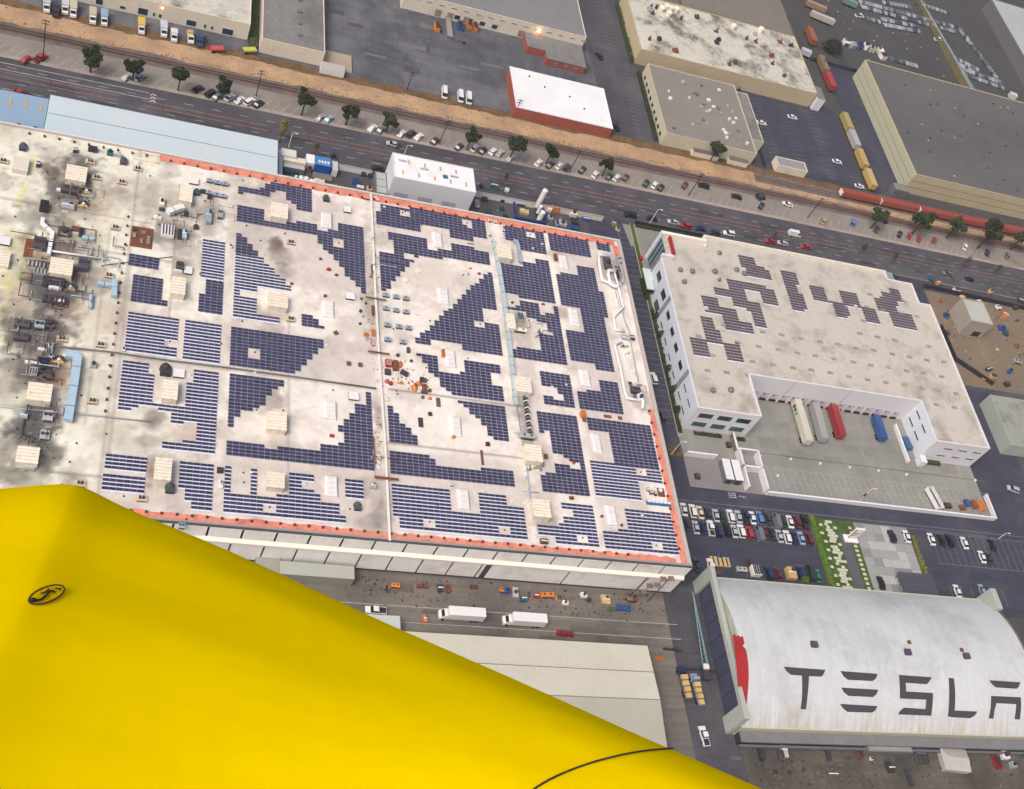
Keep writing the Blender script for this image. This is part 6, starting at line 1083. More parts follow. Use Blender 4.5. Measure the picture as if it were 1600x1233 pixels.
for i, (u, v, c_, lab) in enumerate([(1456,436,tealm,'teal box by the black fence'),(1466,442,orangem,'orange digger by the black fence'),(1495,453,metalw,'white plank stack on the earth plot'),(1548,455,tanm,'sand heap with pale cover on the earth plot'),(1560,480,metalw,'white pipe stack on the earth plot'),(1570,492,orangem,'orange machine on the earth plot'),(1479,493,bluem,'blue car-like machine left of the concrete cube'),(1566,513,bluem,'blue machine right of the concrete cube, upper'),(1572,521,tealm,'blue machine right of the concrete cube, lower'),(1545,577,metald,'dark skip on the lower earth plot'),(1552,588,tanm,'beige heap on the lower earth plot'),(1578,580,bluem,'blue truck-like machine at the lower right of the plot'),(1590,565,lt,'pale machine at the right edge of the plot'),(1596,470,metald,'dark machine at the right edge of the plot')]): machine(u, v, rr3.uniform(2,3.6), rr3.uniform(1.4,2.2), rr3.uniform(1.2,1.8), lab, c_, i % 4, rr3.uniform(-.6,.6), z=0, name='yard_machine')

x0,x1,y0,y1 = rpx(1352,1156,1427,1176,2.4); building('lean_to', 'long pale green lean-to roof south of the hangar', x0, x1, y0, y1, 2.4, metal, pm('ltg', (150,156,148), .8, .08, .3, .06), 'lean-to', .1, 1)
x, y, _ = P(1487, 1190, 0); t = thing('storage_tent', 'pale trapezoid tent south of the hangar', 'tent', None, (x, y, 0), -.08); tm = pm('tent_pale', (188,184,180), .8, .08, .5, .06)
MB().add([(-4.6,-3.4,1.8),(4.6,-3.4,1.8),(4.6,3.4,1.8),(-4.6,3.4,1.8),(-3.6,0,3.4),(3.6,0,3.4)], [(0,1,5,4),(1,2,5),(2,3,4,5),(3,0,4)]).build('roof', tm, t); MB().box(-4.5,4.5,-3.3,3.3,0,1.82).build('wall', tm, t)
SY = [(1224,1172,2,4.4,1.4,'pale car-like load on a cart near the hangar corner',lt,1),(1294,1180,1.6,3,.6,'dark flat heap on the south yard ground',metald,2),(1361,1186,.9,.9,.7,'small white drum on the south yard',metalw,3),(1389,1196,2.0,2.0,1.2,'dark wheeled machine on the south yard',metald,3),(1212,1206,1.1,1.1,.5,'dark round lid on the south yard, left one',metald,3),(1234,1207,1.0,1.0,.5,'dark round lid on the south yard, right one',metald,3),(1302,1209,3.6,.35,.4,'long dark rod lying on the south yard',metald,1),(1290,1166,1.0,2.0,.8,'small white bent frame by the lean-to',metalw,1),(1255,1160,3,1.2,1,'reddish brown pallet pile by the hangar pipe',rust,2),(1275,1164,1.4,1,.8,'grey crate by the hangar pipe, left',lt,0),(1301,1158,1.6,1.1,.8,'grey crate by the hangar pipe, right',metal,0),(1440,1186,4.6,2.6,1.6,'dark grey container between lean-to and tent',dk,2),(1558,1192,2.4,3.6,1.2,'dark red pallet stack right of the tent',redm,2),(1598,1176,2.4,3,1.6,'teal grey unit at the right picture edge below the hangar',tealm,2),(1530,1166,3.4,1.2,1,'dark long unit against the service pipe',metald,2),(1462,1163,2,1.2,1,'grey valve house on the service pipe',lt,3),(1150,1185,3,1.0,.5,'pale chalky plank pile at the hangar corner',conc2,2),(1420,1215,1.6,4.6,.4,'dark drain cover strip on the south yard',metald,2)]
for q in SY: machine(*q[:6], q[6], q[7], z=0, name='yard_machine')
PLT = [(1470,470,2.6,1.6,1.0,rust,'brown timber stack near the black fence'),(1505,462,3.4,2.2,1.0,tanm,'tan sand heap upper middle of the earth plot'),(1530,470,2.2,1.0,.7,metalw,'white sheet pile on the earth plot'),(1585,478,2.0,3.4,1.6,metald,'dark stacked scaffold at the right edge'),(1590,500,2.6,1.4,1.0,rust,'rusty steel pile at the right edge'),(1560,545,2.4,1.4,.8,tanm,'tan gravel heap on the lower earth plot'),(1515,560,2.2,1.2,.7,conc2,'grey gravel heap on the lower earth plot'),(1590,540,2.4,2.4,1.2,rust,'brown soil heap at the right edge'),(1574,600,2.6,1.8,1.4,metald,'dark machine at the bottom of the earth plot'),(1480,520,1.8,1.8,1.0,metald,'dark bin left of the concrete cube'),(1538,592,2.0,1.4,1.0,orangem,'orange and tan compressor on the lower plot')]
for q in PLT: heapbox(q[0],q[1],q[2],q[3],q[4],q[5],q[6],.2,'heap','material_heap',q[5] in (tanm,conc2,rust),z=0)
# ================================================================ VEHICLES
CP = {}
def paint(c):
    if c not in CP: CP[c] = pm('car_paint_%d_%d_%d' % c, c, .35, .03, 1, .02, inst=False, coat=.4, spec=.5)
    return CP[c]
COLS = {'white':(238,238,240),'silver':(186,192,198),'grey':(116,122,130),'black':(40,40,46),'dark grey':(66,68,76),'navy':(44,54,92),'blue':(96,134,188),'red':(178,52,58),'maroon':(108,46,56),'beige':(224,206,180),'green':(60,84,76),'light blue':(150,182,206),'teal':(56,128,110),'dark green':(46,62,58),'tan':(190,160,110),'yellow':(226,190,84),'pale blue':(150,170,190)}
glass = pm('car_glass', (34,38,44), .1, .05, 1, .02, spec=.6)
def section(mb, prof, w, m=0, wt=None):
    """extrude a side profile [(y,z)] across the width, narrowing towards the top"""
    zs = [p[1] for p in prof]; z0, z1 = min(zs), max(zs); wt = w if wt is None else wt; n = len(prof)
    f = lambda z: (w+(wt-w)*(z-z0)/(z1-z0))/2
    vs = [(-f(z), y, z) for y, z in prof]+[(f(z), y, z) for y, z in prof]
    mb.add(vs, [(i,n+i,n+(i+1)%n,(i+1)%n) for i in range(n)]+[tuple(range(n)), tuple(range(n,2*n))[::-1]], m)
CARM = {}
def car_meshes(kind, c):
    k = (kind, c)
    if k in CARM: return CARM[k]
    if kind == 'sedan': low = [(-2.2,.35),(-2.3,.6),(-2.2,.88),(-1.35,.98),(1.0,.95),(2.1,.8),(2.3,.6),(2.2,.35)]; cab = [(-1.75,.9),(-1.15,1.38),(.35,1.42),(1.15,.93)]; roof = [(-1.1,1.385),(-1.05,1.43),(.3,1.46),(.38,1.42)]; w, wl_ = 1.8, 1.35
    elif kind == 'suv': low = [(-2.3,.4),(-2.35,.8),(-2.25,1.05),(1.15,1.05),(2.15,.95),(2.35,.7),(2.3,.4)]; cab = [(-2.2,1.0),(-1.95,1.66),(.45,1.7),(1.2,1.03)]; roof = [(-1.95,1.67),(-1.9,1.74),(.4,1.76),(.48,1.7)]; w, wl_ = 1.9, 1.5
    elif kind == 'pickup': low = [(-2.7,.45),(-2.75,.8),(-2.7,1.05),(1.3,1.05),(2.45,.98),(2.65,.75),(2.6,.45)]; cab = [(-.7,1.0),(-.6,1.72),(.75,1.75),(1.4,1.03)]; roof = [(-.6,1.73),(-.55,1.8),(.7,1.82),(.78,1.75)]; w, wl_ = 1.95, 1.55
    else: low = [(-2.7,.4),(-2.75,1.4),(-2.7,1.5),(2.2,1.15),(2.65,.95),(2.7,.4)]; cab = [(-2.65,1.3),(-2.6,2.15),(1.6,2.15),(2.35,1.1)]; roof = [(-2.6,2.0),(-2.6,2.3),(1.35,2.3),(1.62,2.14)]; w, wl_ = 2.0, 1.7
    b = MB(); section(b, low, w, 0, w*.93); section(b, roof, wl_*.96, 0, wl_*.9)
    if kind == 'pickup': b.box(-.78,.78,-2.6,-.85,1.055,1.07,1)
    if kind == 'van': section(b, [(-2.68,1.3),(-2.64,2.1),(1.0,2.1),(1.0,1.3)], w*.93, 0, w*.86)
    b.box(-w/2-.1, w/2+.1, .75 if kind != 'van' else 1.3, .87 if kind != 'van' else 1.45, .9, 1.02, 0)
    g = MB(); section(g, cab, w*.86, 0, wl_*.97 if kind != 'van' else w*.84)
    wh = MB().tube([(-.12,0,0),(.12,0,0)], .33, 10)
    hl = MB().box(-.16,.16,-.05,.05,-.07,.07)
    CARM[k] = (b.mesh('body', [paint(COLS[c]), darkm]), g.mesh('windows', glass), wh.mesh('wheel', tyre), hl.mesh('headlight', metalw), w); return CARM[k]
def car(x, y, ang, kind, c, label, group, parts=True, z=.02, name='parked_car', sc=1.0):
    b, g, wh, hl, w = car_meshes(kind, c); sc *= 1.06; t = thing(name, label, {'sedan':'car','suv':'car','pickup':'pickup truck','van':'van'}[kind], group, (x, y, z), ang); t.scale = (sc,)*3
    ob('body', b, t); ob('windows', g, t)
    if parts:
        for sx in (-1, 1):
            for sy in (-1.4, 1.4): ob('wheel', wh, t, (sx*(w/2-.1), sy, .33))
            ob('headlight', hl, t, (sx*(w/2-.32), 2.2 if kind != 'van' else 2.6, .66))
    return t
def pz(u, v): return P(u, v, .7)[:2]
# street lot behind the factory corner
def lotrow(l_, where, grp, ang=0):
    cnt = {}
    for q in l_: cnt[q[2:]] = cnt.get(q[2:], 0)+1
    for i, q in enumerate(l_):
        x, y = pz(1050+q[0]/6.667, 760+q[1]/6.667); kd = {'sedan':'car','suv':'tall car','pickup':'pickup','van':'van'}[q[3]]
        car(x, y, ang+rr3.uniform(-.04,.04), q[3], q[2], f'{q[2]} {kd}, {nth(i)} from the left in the {where}', grp)
lotrow([(122,240,'white','sedan'),(215,258,'white','suv'),(292,272,'beige','sedan'),(380,285,'dark grey','sedan'),(457,305,'silver','sedan'),(520,305,'dark green','sedan'),(608,312,'white','suv'),(690,318,'silver','sedan'),(775,322,'navy','pickup'),(835,328,'white','sedan'),(910,328,'blue','suv'),(1000,330,'dark grey','sedan'),(1085,362,'grey','van'),(1160,360,'dark green','sedan'),(1228,368,'white','sedan'),(1310,372,'maroon','sedan'),(1385,372,'black','pickup')], 'upper row of the dark car park', 'cars parked in the dark car park beside the factory')
lotrow([(165,395,'dark grey','sedan'),(248,428,'silver','sedan'),(325,432,'navy','sedan'),(402,435,'white','pickup'),(485,465,'navy','suv'),(575,455,'black','suv'),(648,470,'silver','sedan'),(720,468,'white','suv'),(803,482,'red','suv'),(905,498,'grey','van'),(962,480,'maroon','sedan'),(1040,495,'dark green','sedan'),(1118,520,'silver','sedan'),(1198,530,'white','suv'),(1278,535,'navy','sedan'),(1345,540,'light blue','sedan'),(1425,545,'maroon','suv')], 'lower row of the dark car park', 'cars parked in the dark car park beside the factory')
lotrow([(262,820,'dark grey','sedan'),(405,838,'white','pickup'),(1008,905,'navy','suv'),(1110,920,'maroon','sedan'),(1338,895,'navy','sedan'),(1440,905,'dark green','van'),(1515,935,'teal','sedan')], 'row against the vaulted hangar', 'vehicles against the hangar')
# stored items against the hangar
for q in [(1125,878,6.5,3.2,.6,'pale pallet pile with a black roll against the hangar',tanm,2),(1115,895,6,1.0,.5,'brown plank edging against the hangar',rust,2),(1159,890,3.6,1.6,.9,'grey bin group on the pallets against the hangar',lt,0),(1181,892,3.0,3.4,2.2,'white square canopy cube against the hangar',metalw,2),(1168,880,.9,2.6,1.0,'brown frame left of the white canopy cube',rust,2),(1236,896,3.0,4.0,2.0,'tan covered truck load against the hangar',tanm,1),(1125,869,1.6,1.2,1.1,'blue bin in the middle of the car park lane',bluem,3),(1090,878,.9,2.2,1.0,'violet cart beside the hangar corner',pmr,3)]: machine(*q[:6], q[6], q[7], z=0, name='yard_item', cat='equipment')
bush(1256,908,1.7,1.5,1.8,'bright green round bush against the hangar',leaf3,n=260)
def zc(u, v, ox, oy, s=3.9775): return ox+u/s, oy+v/s
for (u, v, c, k, lab) in [(770,948,'black','suv','black car alone on the grey stone court'),(862,948,'white','sedan','white car on the grey stone court'),(1015,965,'white','sedan','white car leftmost in the upper bays of the striped car park'),(1080,970,'black','sedan','black car next to the leftmost white one in the striped car park'),(1128,975,'black','suv','second black car in the upper bays of the striped car park'),(1220,988,'white','sedan','white car right of the black ones in the striped car park'),(1330,1075,'white','sedan','white car in the lower bays of the striped car park'),(1372,1082,'dark grey','sedan','dark car beside the white one in the lower bays'),(1395,1000,'black','sedan','black car at the right end of the upper striped bays'),(1522,655,'silver','suv','silver car beside the pale roofs at the right edge')]:
    x, y = pz(*zc(u, v, 1200, 600)); car(x, y, (1.35 if u == 1522 else 0), k, c, lab, 'cars in the front car parks')
for (u, v, c, lab) in [(1095,88,'white','white car in the small bays behind the hangar'),(1238,85,'pale blue','pale car by the hatched bay behind the hangar'),(655,40,'black','black car tucked beside the long grey carport')]:
    x, y = pz(1200+u/3.7025, 900+v/3.7025); car(x, y, 0, 'sedan', c, lab, 'cars behind the hangar')
x, y = pz(1021,591); car(x, y, .05, 'suv', 'white', 'white car parked in the narrow alley beside the factory', 'alley cars'); x, y = pz(1034,650); car(x, y, 0, 'suv', 'dark grey', 'dark car with bright windscreen at the lower end of the alley', 'alley cars')
# angled parking along the railway
L1 = [zc(u,v,0,0)+(c,k) for u,v,c,k in [(165,368,'red','sedan'),(248,360,'red','pickup'),(790,478,'silver','sedan'),(868,480,'pale blue','sedan'),(1230,552,'black','sedan'),(1308,580,'black','suv'),(1350,600,'grey','sedan'),(1428,605,'white','sedan'),(1490,622,'white','sedan'),(1550,632,'white','suv')]]
L1 += [zc(u,v,400,0)+(c,k) for u,v,c,k in [(15,645,'black','sedan'),(400,730,'silver','sedan'),(452,740,'light blue','sedan'),(724,796,'white','sedan'),(775,806,'grey','sedan'),(905,830,'white','sedan'),(962,832,'dark grey','suv'),(1012,850,'white','sedan'),(1112,875,'maroon','sedan'),(1262,912,'dark grey','sedan'),(1360,920,'white','sedan'),(1410,936,'dark green','sedan'),(1472,942,'white','sedan'),(1516,952,'silver','sedan'),(1580,985,'silver','sedan')]]
L1 += [zc(u,v,800,0)+(c,k) for u,v,c,k in [(165,1012,'white','sedan'),(235,1025,'dark green','sedan'),(293,1030,'white','sedan'),(340,1042,'dark grey','suv'),(437,1055,'dark green','sedan'),(516,1085,'white','sedan'),(605,1098,'green','sedan'),(650,1105,'white','sedan'),(706,1102,'maroon','sedan'),(835,1138,'dark green','sedan'),(886,1150,'white','sedan'),(925,1165,'black','sedan'),(1075,1150,'maroon','sedan'),(1190,1155,'black','suv'),(1395,1222,'black','sedan'),(1545,1222,'dark grey','suv')]]
L1 += [zc(u,v,1200,300)+(c,k) for u,v,c,k in [(-40,85,'black','sedan'),(122,76,'white','sedan'),(345,180,'tan','sedan'),(530,190,'blue','suv'),(676,232,'dark grey','sedan'),(820,262,'black','sedan'),(880,272,'red','sedan'),(940,290,'red','sedan'),(1035,300,'red','sedan'),(1225,340,'white','sedan'),(1365,376,'navy','sedan'),(1490,395,'grey','sedan')]]
for i, (u, v, c, k) in enumerate(L1):
    x, y = pz(u, v); car(x, y, (-.62 if i not in (38,39,42) else 1.4)+rr3.uniform(-.06,.06), k, c, f'{c} {"car" if k=="sedan" else "tall car" if k=="suv" else "pickup"}, {nth(i)} from the left in the angled parking beside the railway', 'cars in the angled parking beside the railway')
# cars on and along the street
for (u, v, c, k, a, lab) in [(614,225,'silver','sedan',1.57,'silver car driving alone on the wide street'),(1241,366,'white','van',-1.57,'white van driving on the wide street'),(30,146,'red','pickup',1.57,'red truck beside the blue-grey shed roof at the left edge'),(985,336,'black','suv',1.57,'black car leftmost of those along the warehouse hedge'),(1018,341,'black','sedan',1.57,'second black car along the warehouse hedge'),(1052,347,'silver','sedan',1.57,'silver car along the warehouse hedge next to a red one'),(1071,353,'red','suv',1.57,'red car next to a silver one along the warehouse hedge'),(1094,357,'navy','sedan',1.57,'navy car along the warehouse hedge'),(1117,363,'dark green','sedan',1.57,'dark green car along the warehouse hedge'),(1139,365,'white','suv',1.57,'white car parked behind the dark green one along the hedge'),(1204,377,'red','sedan',1.57,'red car left of the driving white van'),(1223,380,'silver','sedan',1.57,'silver car between two red ones along the kerb'),(1259,385.5,'red','sedan',1.57,'red car right of a silver one, rightmost along the kerb'),(1481,428,'grey','sedan',1.57,'grey car by the black plot fence, left of two'),(1514,436,'black','sedan',1.57,'dark car by the black plot fence, right of two'),(590,263,'black','sedan',1.57,'dark car at the kerb beside the annex'),(1188,307,'black','sedan',1.4,'black car on the bare verge near the red rail wagons')]:
    x, y = pz(u, v); car(x, y, a, k, c, lab, 'cars along the street')
for (u, v, c, lab) in [(694,146,'white','white van leftmost of three in the open asphalt yard'),(719,152,'white','white van in the middle of three in the open asphalt yard'),(732,155,'white','white van rightmost of three in the open asphalt yard')]: x, y = pz(u, v); car(x, y, 3.1, 'van', c, lab, 'white vans in the open yard')
for (u, v, c, lab) in [(1238,183,'white','white car in the upper part of the dark fenced car park'),(1308,252.5,'white','white car in the lower part of the dark fenced car park'),(1343,291,'white','white car at the foot of the yellow rail wagons'),(1190,192,'white','white car by the side wing of the pale-unit building'),(880,185,'dark grey','') ,(936,87,'black','black car beside the brick entrance wing'),(962,198,'black','black car at the corner of the brick building'),(1045,114,'silver','silver car behind the pale-unit building')]:
    if lab: x, y = pz(u, v); car(x, y, (-1.57 if u in (1238,1308,1343,1190,1045) else .4), 'sedan', c, lab, 'single cars in the northern yards')
# trucks
def truck(u, v, ang, L, w, h, cbox, ccab, label, cab=True, z=.02, tires=True, cat='truck', load=None, name='box_truck', grp=None):
    x, y, _ = P(u, v, h*.6); t = thing(name, label, cat, grp, (x, y, z), ang); bm_ = paint(cbox); Lb = L-(2.2 if cab else 0); yb0 = -L/2; 
    if load is None: MB().box(-w/2,w/2,yb0,yb0+Lb,1.0,h).build('cargo_box', bm_, t); MB().box(-w/2-.03,w/2+.03,yb0-.03,yb0+Lb+.03,h,h+.06).build('roof_rim', bm_, t)
    else:
        MB().box(-w/2,w/2,yb0,yb0+Lb,.9,1.15).build('flatbed', bm_, t)
        for i in range(4): MB().box(-w*.38,w*.3+.12*i,yb0+.3+i*Lb/4.2,yb0+.1+(i+.9)*Lb/4.2,1.15,1.9+.15*(i%2)).build('load', load, t)
    if cab:
        m_ = MB(); section(m_, [(L/2-2.1,.5),(L/2-2.1,2.5),(L/2-1.3,2.55),(L/2-.75,1.55),(L/2,1.4),(L/2,.5)], w*.92, 0, w*.82); m_.build('cab', paint(ccab), t)
        m_ = MB(); m_.add([(-w*.36,L/2-1.27,2.5),(w*.36,L/2-1.27,2.5),(w*.38,L/2-.72,1.6),(-w*.38,L/2-.72,1.6)], [(3,2,1,0)]); m_.build('windscreen', glass, t)
    if tires:
        wm = MB().tube([(-.18,0,0),(.18,0,0)], .5, 10).mesh('wheel', tyre)
        for sx in (-1,1):
            for yy in ([-L*.36, -L*.26]+([L/2-1.2] if cab else [])): ob('wheel', wm, t, (sx*(w/2-.2), yy, .5))
    MB().box(-.5,.5,-L/2+.2,L/2-.4,.55,.98).build('chassis', metald, t); return t
WH, GB = (240,240,242), (200,196,184)
truck(722,959,1.57,12.4,2.6,3.8,WH,WH,'white box truck in the back alley, left of two'); truck(820,968,1.57,12.0,2.6,3.8,WH,WH,'white box truck in the back alley, right of two')
x, y = pz(587,954); car(x, y, 1.57, 'pickup', 'white', 'white pickup near the yellow aircraft edge in the back alley', None)
truck(1070,1067,.08,9.6,2.4,2,(58,72,110),(44,54,92),'navy flatbed truck with tan crates beside the hangar',load=tanm); truck(1090,1078,.08,9.4,2.3,2,(60,110,130),(150,170,190),'teal flatbed truck with tan crates nearer the hangar',load=tanm)
x, y = pz(1100,1150); car(x, y, .1, 'pickup', 'white', 'white and black vehicle below the flatbeds by the hangar', None)
for q in [(73,6,(196,194,190),'white lorry with open body at the top edge of the yard, leftmost'),(88,14,(50,50,56),'dark flatbed lorry second from the left in the top yard'),(102,9,(200,204,204),'white van-like lorry third from the left in the top yard'),(114.5,14,(206,196,170),'beige box lorry fourth from the left in the top yard'),(145,24,(202,190,166),'beige box lorry fifth from the left in the top yard'),(163,27,(150,172,206),'white and blue van sixth from the left in the top yard'),(221,40,(226,190,84),'yellow box lorry in the top yard'),(256,45,(196,206,222),'white box lorry right of the yellow one'),(272,55,(226,226,226),'short white lorry cab right of the white box lorry'),(298,55,(196,174,130),'tan lorry with loaded bed, right end of the top yard'),(312,60,(60,84,110),'blue lorry next to the tan loaded one')]:
    truck(q[0], q[1], 3.24, 6.4 if q[0] != 272 else 4.6, 2.3, 2.9, q[2], WH if q[2][0] > 100 else q[2], q[3], load=(tanm if q[0] in (298,) else metald if q[0] in (88,) else None), grp='lorries in the top yard')
for i, (u, v, c, lab) in enumerate([(339,77,(206,90,80),'small coral red trailer at the verge of the top yard'),(390,79,(206,206,80),'small yellow-green truck near the top yard fence')]): truck(u, v, -1.2, 4.6, 2, 1.7, c, c, lab, cab=False)
def trailer(u1, v1, u2, v2, c, lab, w=2.7, h=3.9, corr=True, legs=True, cab=False):
    a = P(u1, v1, h); b = P(u2, v2, h); L = abs(a[1]-b[1]); x = (a[0]+b[0])/2; y = (a[1]+b[1])/2; t = thing('container_trailer', lab, 'trailer', 'trailers at the loading docks', (x, y, .02), math.atan2(-(a[0]-b[0]), a[1]-b[1])); m = paint(c)
    MB().box(-w/2,w/2,-L/2,L/2,1.1,h).build('container', m, t)
    rm_ = MB().box(-w/2-.03,w/2+.03,-.05,.05,0,h-1.06).mesh('rib', m)
    for i in range(14 if corr else 4): ob('rib', rm_, t, (0, -L/2+.3+(L-.6)*i/(13 if corr else 3), 1.1))
    MB().box(-w/2+.1,-.05,-L/2-.04,-L/2,1.2,h-.15).build('door', m, t); MB().box(.05,w/2-.1,-L/2-.04,-L/2,1.2,h-.15).build('door', m, t)
    wm = MB().tube([(-.18,0,0),(.18,0,0)], .5, 10).mesh('wheel', tyre)
    for sx in (-1,1):
        for yy in (-L/2+1.4,-L/2+2.7): ob('wheel', wm, t, (sx*(w/2-.2), yy, .5))
    MB().box(-.6,.6,-L/2+.4,L/2-.5,.6,1.08).build('chassis', metald, t)
    if legs: MB().box(-1,-.85,L/2-3,L/2-2.85,0,1).box(.85,1,L/2-3,L/2-2.85,0,1).build('landing_leg', metald, t)
    return t
trailer(1247,623,1266,688,(214,208,196),'long white trailer with green and black print, first at the docks'); trailer(1275,629,1290,684,(170,168,170),'trailer with blue-white side and grey top, second at the docks'); trailer(1304,632,1318,679,(160,52,56),'dark red container trailer, third at the docks'); trailer(1371,648,1383,684,(50,88,150),'dark blue container trailer, alone at the docks',h=3.4)
t_ = [o for o in COL.objects if o.name == 'container_trailer'][0]
for i, (yy, cc, s) in enumerate([(6.2,darkm,1.4),(4.8,darkm,1.1),(3.2,pm('print_green', (70,176,110), .6, .05, 1, .02),1.4)]): MB().box(-1.42,-1.39,yy-s*.4,yy+s*.4,1.8,3.2).build('printed_mark', cc, t_)
truck(1308,662,.25,3.6,2.1,2.8,(220,210,214),WH,'small white cab unit between grey-topped trailer and red container',cab=False); truck(1303,640,.3,3.4,2.2,2.9,(206,200,214),WH,'small white box between the second and third dock trailers',cab=False)
heapbox(1417,693,2.4,5.0,2.0,pm('blue_skip', (56,104,150), .6, .1, 1, .1, inst=True),'steel blue skip against the east wing wall',.1,cat='skip',name='skip',z=0)
x, y, _ = P(1461,778,2); t = thing('open_trailer', 'open-topped white trailer parked by the long low wall', 'trailer', None, (x, y, .02), .2)
MB().box(-1.4,-1.15,-4.2,4.2,.9,2.6).box(1.15,1.4,-4.2,4.2,.9,2.6).box(-1.15,1.15,-4.2,-3.95,.9,2.6).box(-1.15,1.15,3.95,4.2,.9,2.6).build('side_board', metalw, t); MB().box(-1.15,1.15,-3.95,3.95,.9,1.3).build('bed', metald, t); MB().box(-1,1,-3.8,3.8,.3,.9).build('chassis', metald, t)
for i, q in enumerate([(1481,790,2.6,1.8,1.2,metald,'dark bent frame right of the open-topped trailer'),(1504,793,2.2,1.8,1.0,rust,'brown pallets in the yard corner, left'),(1511,786,1.6,2.6,1.4,bluem,'blue bin in the yard corner'),(1522,788,2.0,3.2,1.4,rust,'brown crate stack in the yard corner, middle'),(1533,790,2.6,3.6,1.6,orangem,'orange-brown pallet stack in the yard corner, right')]): heapbox(*q[:5], q[5], q[6], .1*i, cat='crate', z=0)
# red rail wagons and yellow boxcars
def wagon(x0, L, y, c, lab, ang=0, grp='red rail wagons beside the dark-roofed warehouse', hop=True, h=4.2):
    t = thing('rail_wagon', lab, 'rail wagon', grp, (x0, y, 0), ang); m = paint(c); b = MB()
    sec = [(-1.5,1.1),(-1.55,3.0),(-1.25,3.7),(-.6,h),(.6,h),(1.25,3.7),(1.55,3.0),(1.5,1.1)] if hop else [(-1.5,1.1),(-1.5,3.9),(-1.2,h-.05),(0,h),(1.2,h-.05),(1.5,3.9),(1.5,1.1)]
    n = len(sec); vs = [(0.4,a,z) for a, z in sec]+[(L-.4,a,z) for a, z in sec]; b.add(vs, [(i,(i+1)%n,n+(i+1)%n,n+i)[::-1] for i in range(n)]+[tuple(range(n)), tuple(range(n,2*n))[::-1]]); b.build('body', m, t)
    MB().box(0,L,-1.2,1.2,.85,1.08).build('underframe', metald, t); 
    if hop:
        hm_ = MB().box(-.9,.9,-.35,.35,0,.18).mesh('roof_hatch', m)
        for i in range(4): ob('roof_hatch', hm_, t, (L*(i+.6)/4.2, 0, h))
        MB().box(.0,.4,-1.3,1.3,1.1,3.2).build('end_ladder', metalw, t)
    else:
        rm_ = MB().box(-.05,.05,-1.55,1.55,1.1,h-.3).mesh('rib', m)
        for i in range(7): ob('rib', rm_, t, (.6+i*(L-1.2)/6, 0, 0))
    wm = MB().tube([(0,-.1,0),(0,.1,0)], .45, 10).mesh('wheel', metald)
    for xx in (1.4,3.0,L-3.0,L-1.4):
        for sy in (-.75,.75): ob('wheel', wm, t, (xx, sy, .45))
for i in range(7): wagon(291.5+i*20.6, 20.0, 347.3, (158,76,64), f'red covered rail wagon, {nth(i)} from the left on the siding')
mb = MB()
for y in (346.6, 348.0): mb.box(250, 500, y-.05, y+.05, .05, .2)
G('siding_bed', [(250,344.6),(520,344.6),(520,350.2),(250,350.2)], .03, ballast); struct('siding_rails', mb, metald)
for i, (y0, c, lab) in enumerate([(354.5,(206,176,112),'tan boxcar nearest the street on the upright siding'),(367.4,(196,168,100),'ochre boxcar second from the bottom on the upright siding'),(380.2,(186,180,182),'white boxcar with red marks on the upright siding'),(391.8,(176,160,96),'dull yellow boxcar above the white one'),(421,(170,64,62),'dark red boxcar further up the upright siding'),(433,(140,122,90),'brown boxcar above the dark red one'),(455,(160,96,60),'rusty boxcar near the top of the upright siding')]): wagon(311.0, 11.6, y0, c, lab, math.pi/2, 'boxcars on the upright siding', False, 3.9)
# ================================================================ TREES
tproto = []
for s in range(6):
    rt_ = random.Random(90+s); m_ = leafcloud(420, 0, 0, 5.0, 2.1, 2.1, 1.7, .34, 40+s, .2)
    for q_ in range(6):
        a_ = q_*1.05+rt_.uniform(-.4,.4); d_ = rt_.uniform(1.2,2.3); s_ = rt_.uniform(.9,1.55); m2 = leafcloud(int(150*s_), d_*math.cos(a_), d_*math.sin(a_), rt_.uniform(3.8,6.4), s_, s_, s_*.8, .32, 60+s*9+q_, .35); o_ = len(m_.v); m_.v += m2.v; m_.f += [tuple(o_+i for i in f) for f in m2.f]; m_.m += m2.m
    tr_ = MB().cyl(0,0,0,3.6,.28,7,r2=.18).tube([(0,0,3.0),(.9,.5,4.6),(1.6,.9,5.6)], .12, 5).tube([(0,0,3.0),(-.9,-.3,4.7),(-1.6,-.8,5.5)], .12, 5).tube([(0,0,3.2),(.2,-.9,4.8)], .1, 5); tproto.append((m_, tr_, {}))
def tree(u, v, s, lab, mt=leaf, k=0, grp='dark trees of the angled parking beside the railway', name='street_tree'):
    x, y, _ = P(u, v, 0); a, b, cache = tproto[k%6]
    if mt.name not in cache: cache[mt.name] = (a.mesh('crown', mt), b.mesh('trunk', bark) if 't' not in cache else cache['t']); cache['t'] = cache[mt.name][1]
    c, t_ = cache[mt.name]; t = thing(name, lab, 'tree', grp, (x, y, 0), k*1.3); t.scale = (s*rr3.uniform(1.1,1.4), s*rr3.uniform(1.1,1.4), s*rr3.uniform(1.15,1.45)); ob('crown', c, t); ob('trunk', t_, t)
TR = [(141,113,1.0),(207,126,.95),(278,142,.9),(346,156,.85),(471,180,1.05),(540,195,1.0),(603,207,.95),(729,234,.95),(795,250,1.0),(853,256,.95),(940,275,.9),(1360,357,.95),(1424,366,1.15),(1478,372,1.0),(1527,388,1.2),(1578,390,1.0)]
for i, (u, v, s) in enumerate(TR): tree(u, v, s*(1.3 if u > 1300 else 1.06), f'round dark green tree, {nth(i)} from the left beside the railway', k=i)
tree(1110,250,1.05,'dark green tree at the foot of the pale-unit building',k=2,grp=None); bush(1296,82,6.6,5.6,7.5,'big very dark bushy tree behind the blotchy-roofed building',pm('leaf_blackish', (44,48,36), .9, .4, .9, .3, inst=True),name='bushy_tree',cat='tree',n=1900)
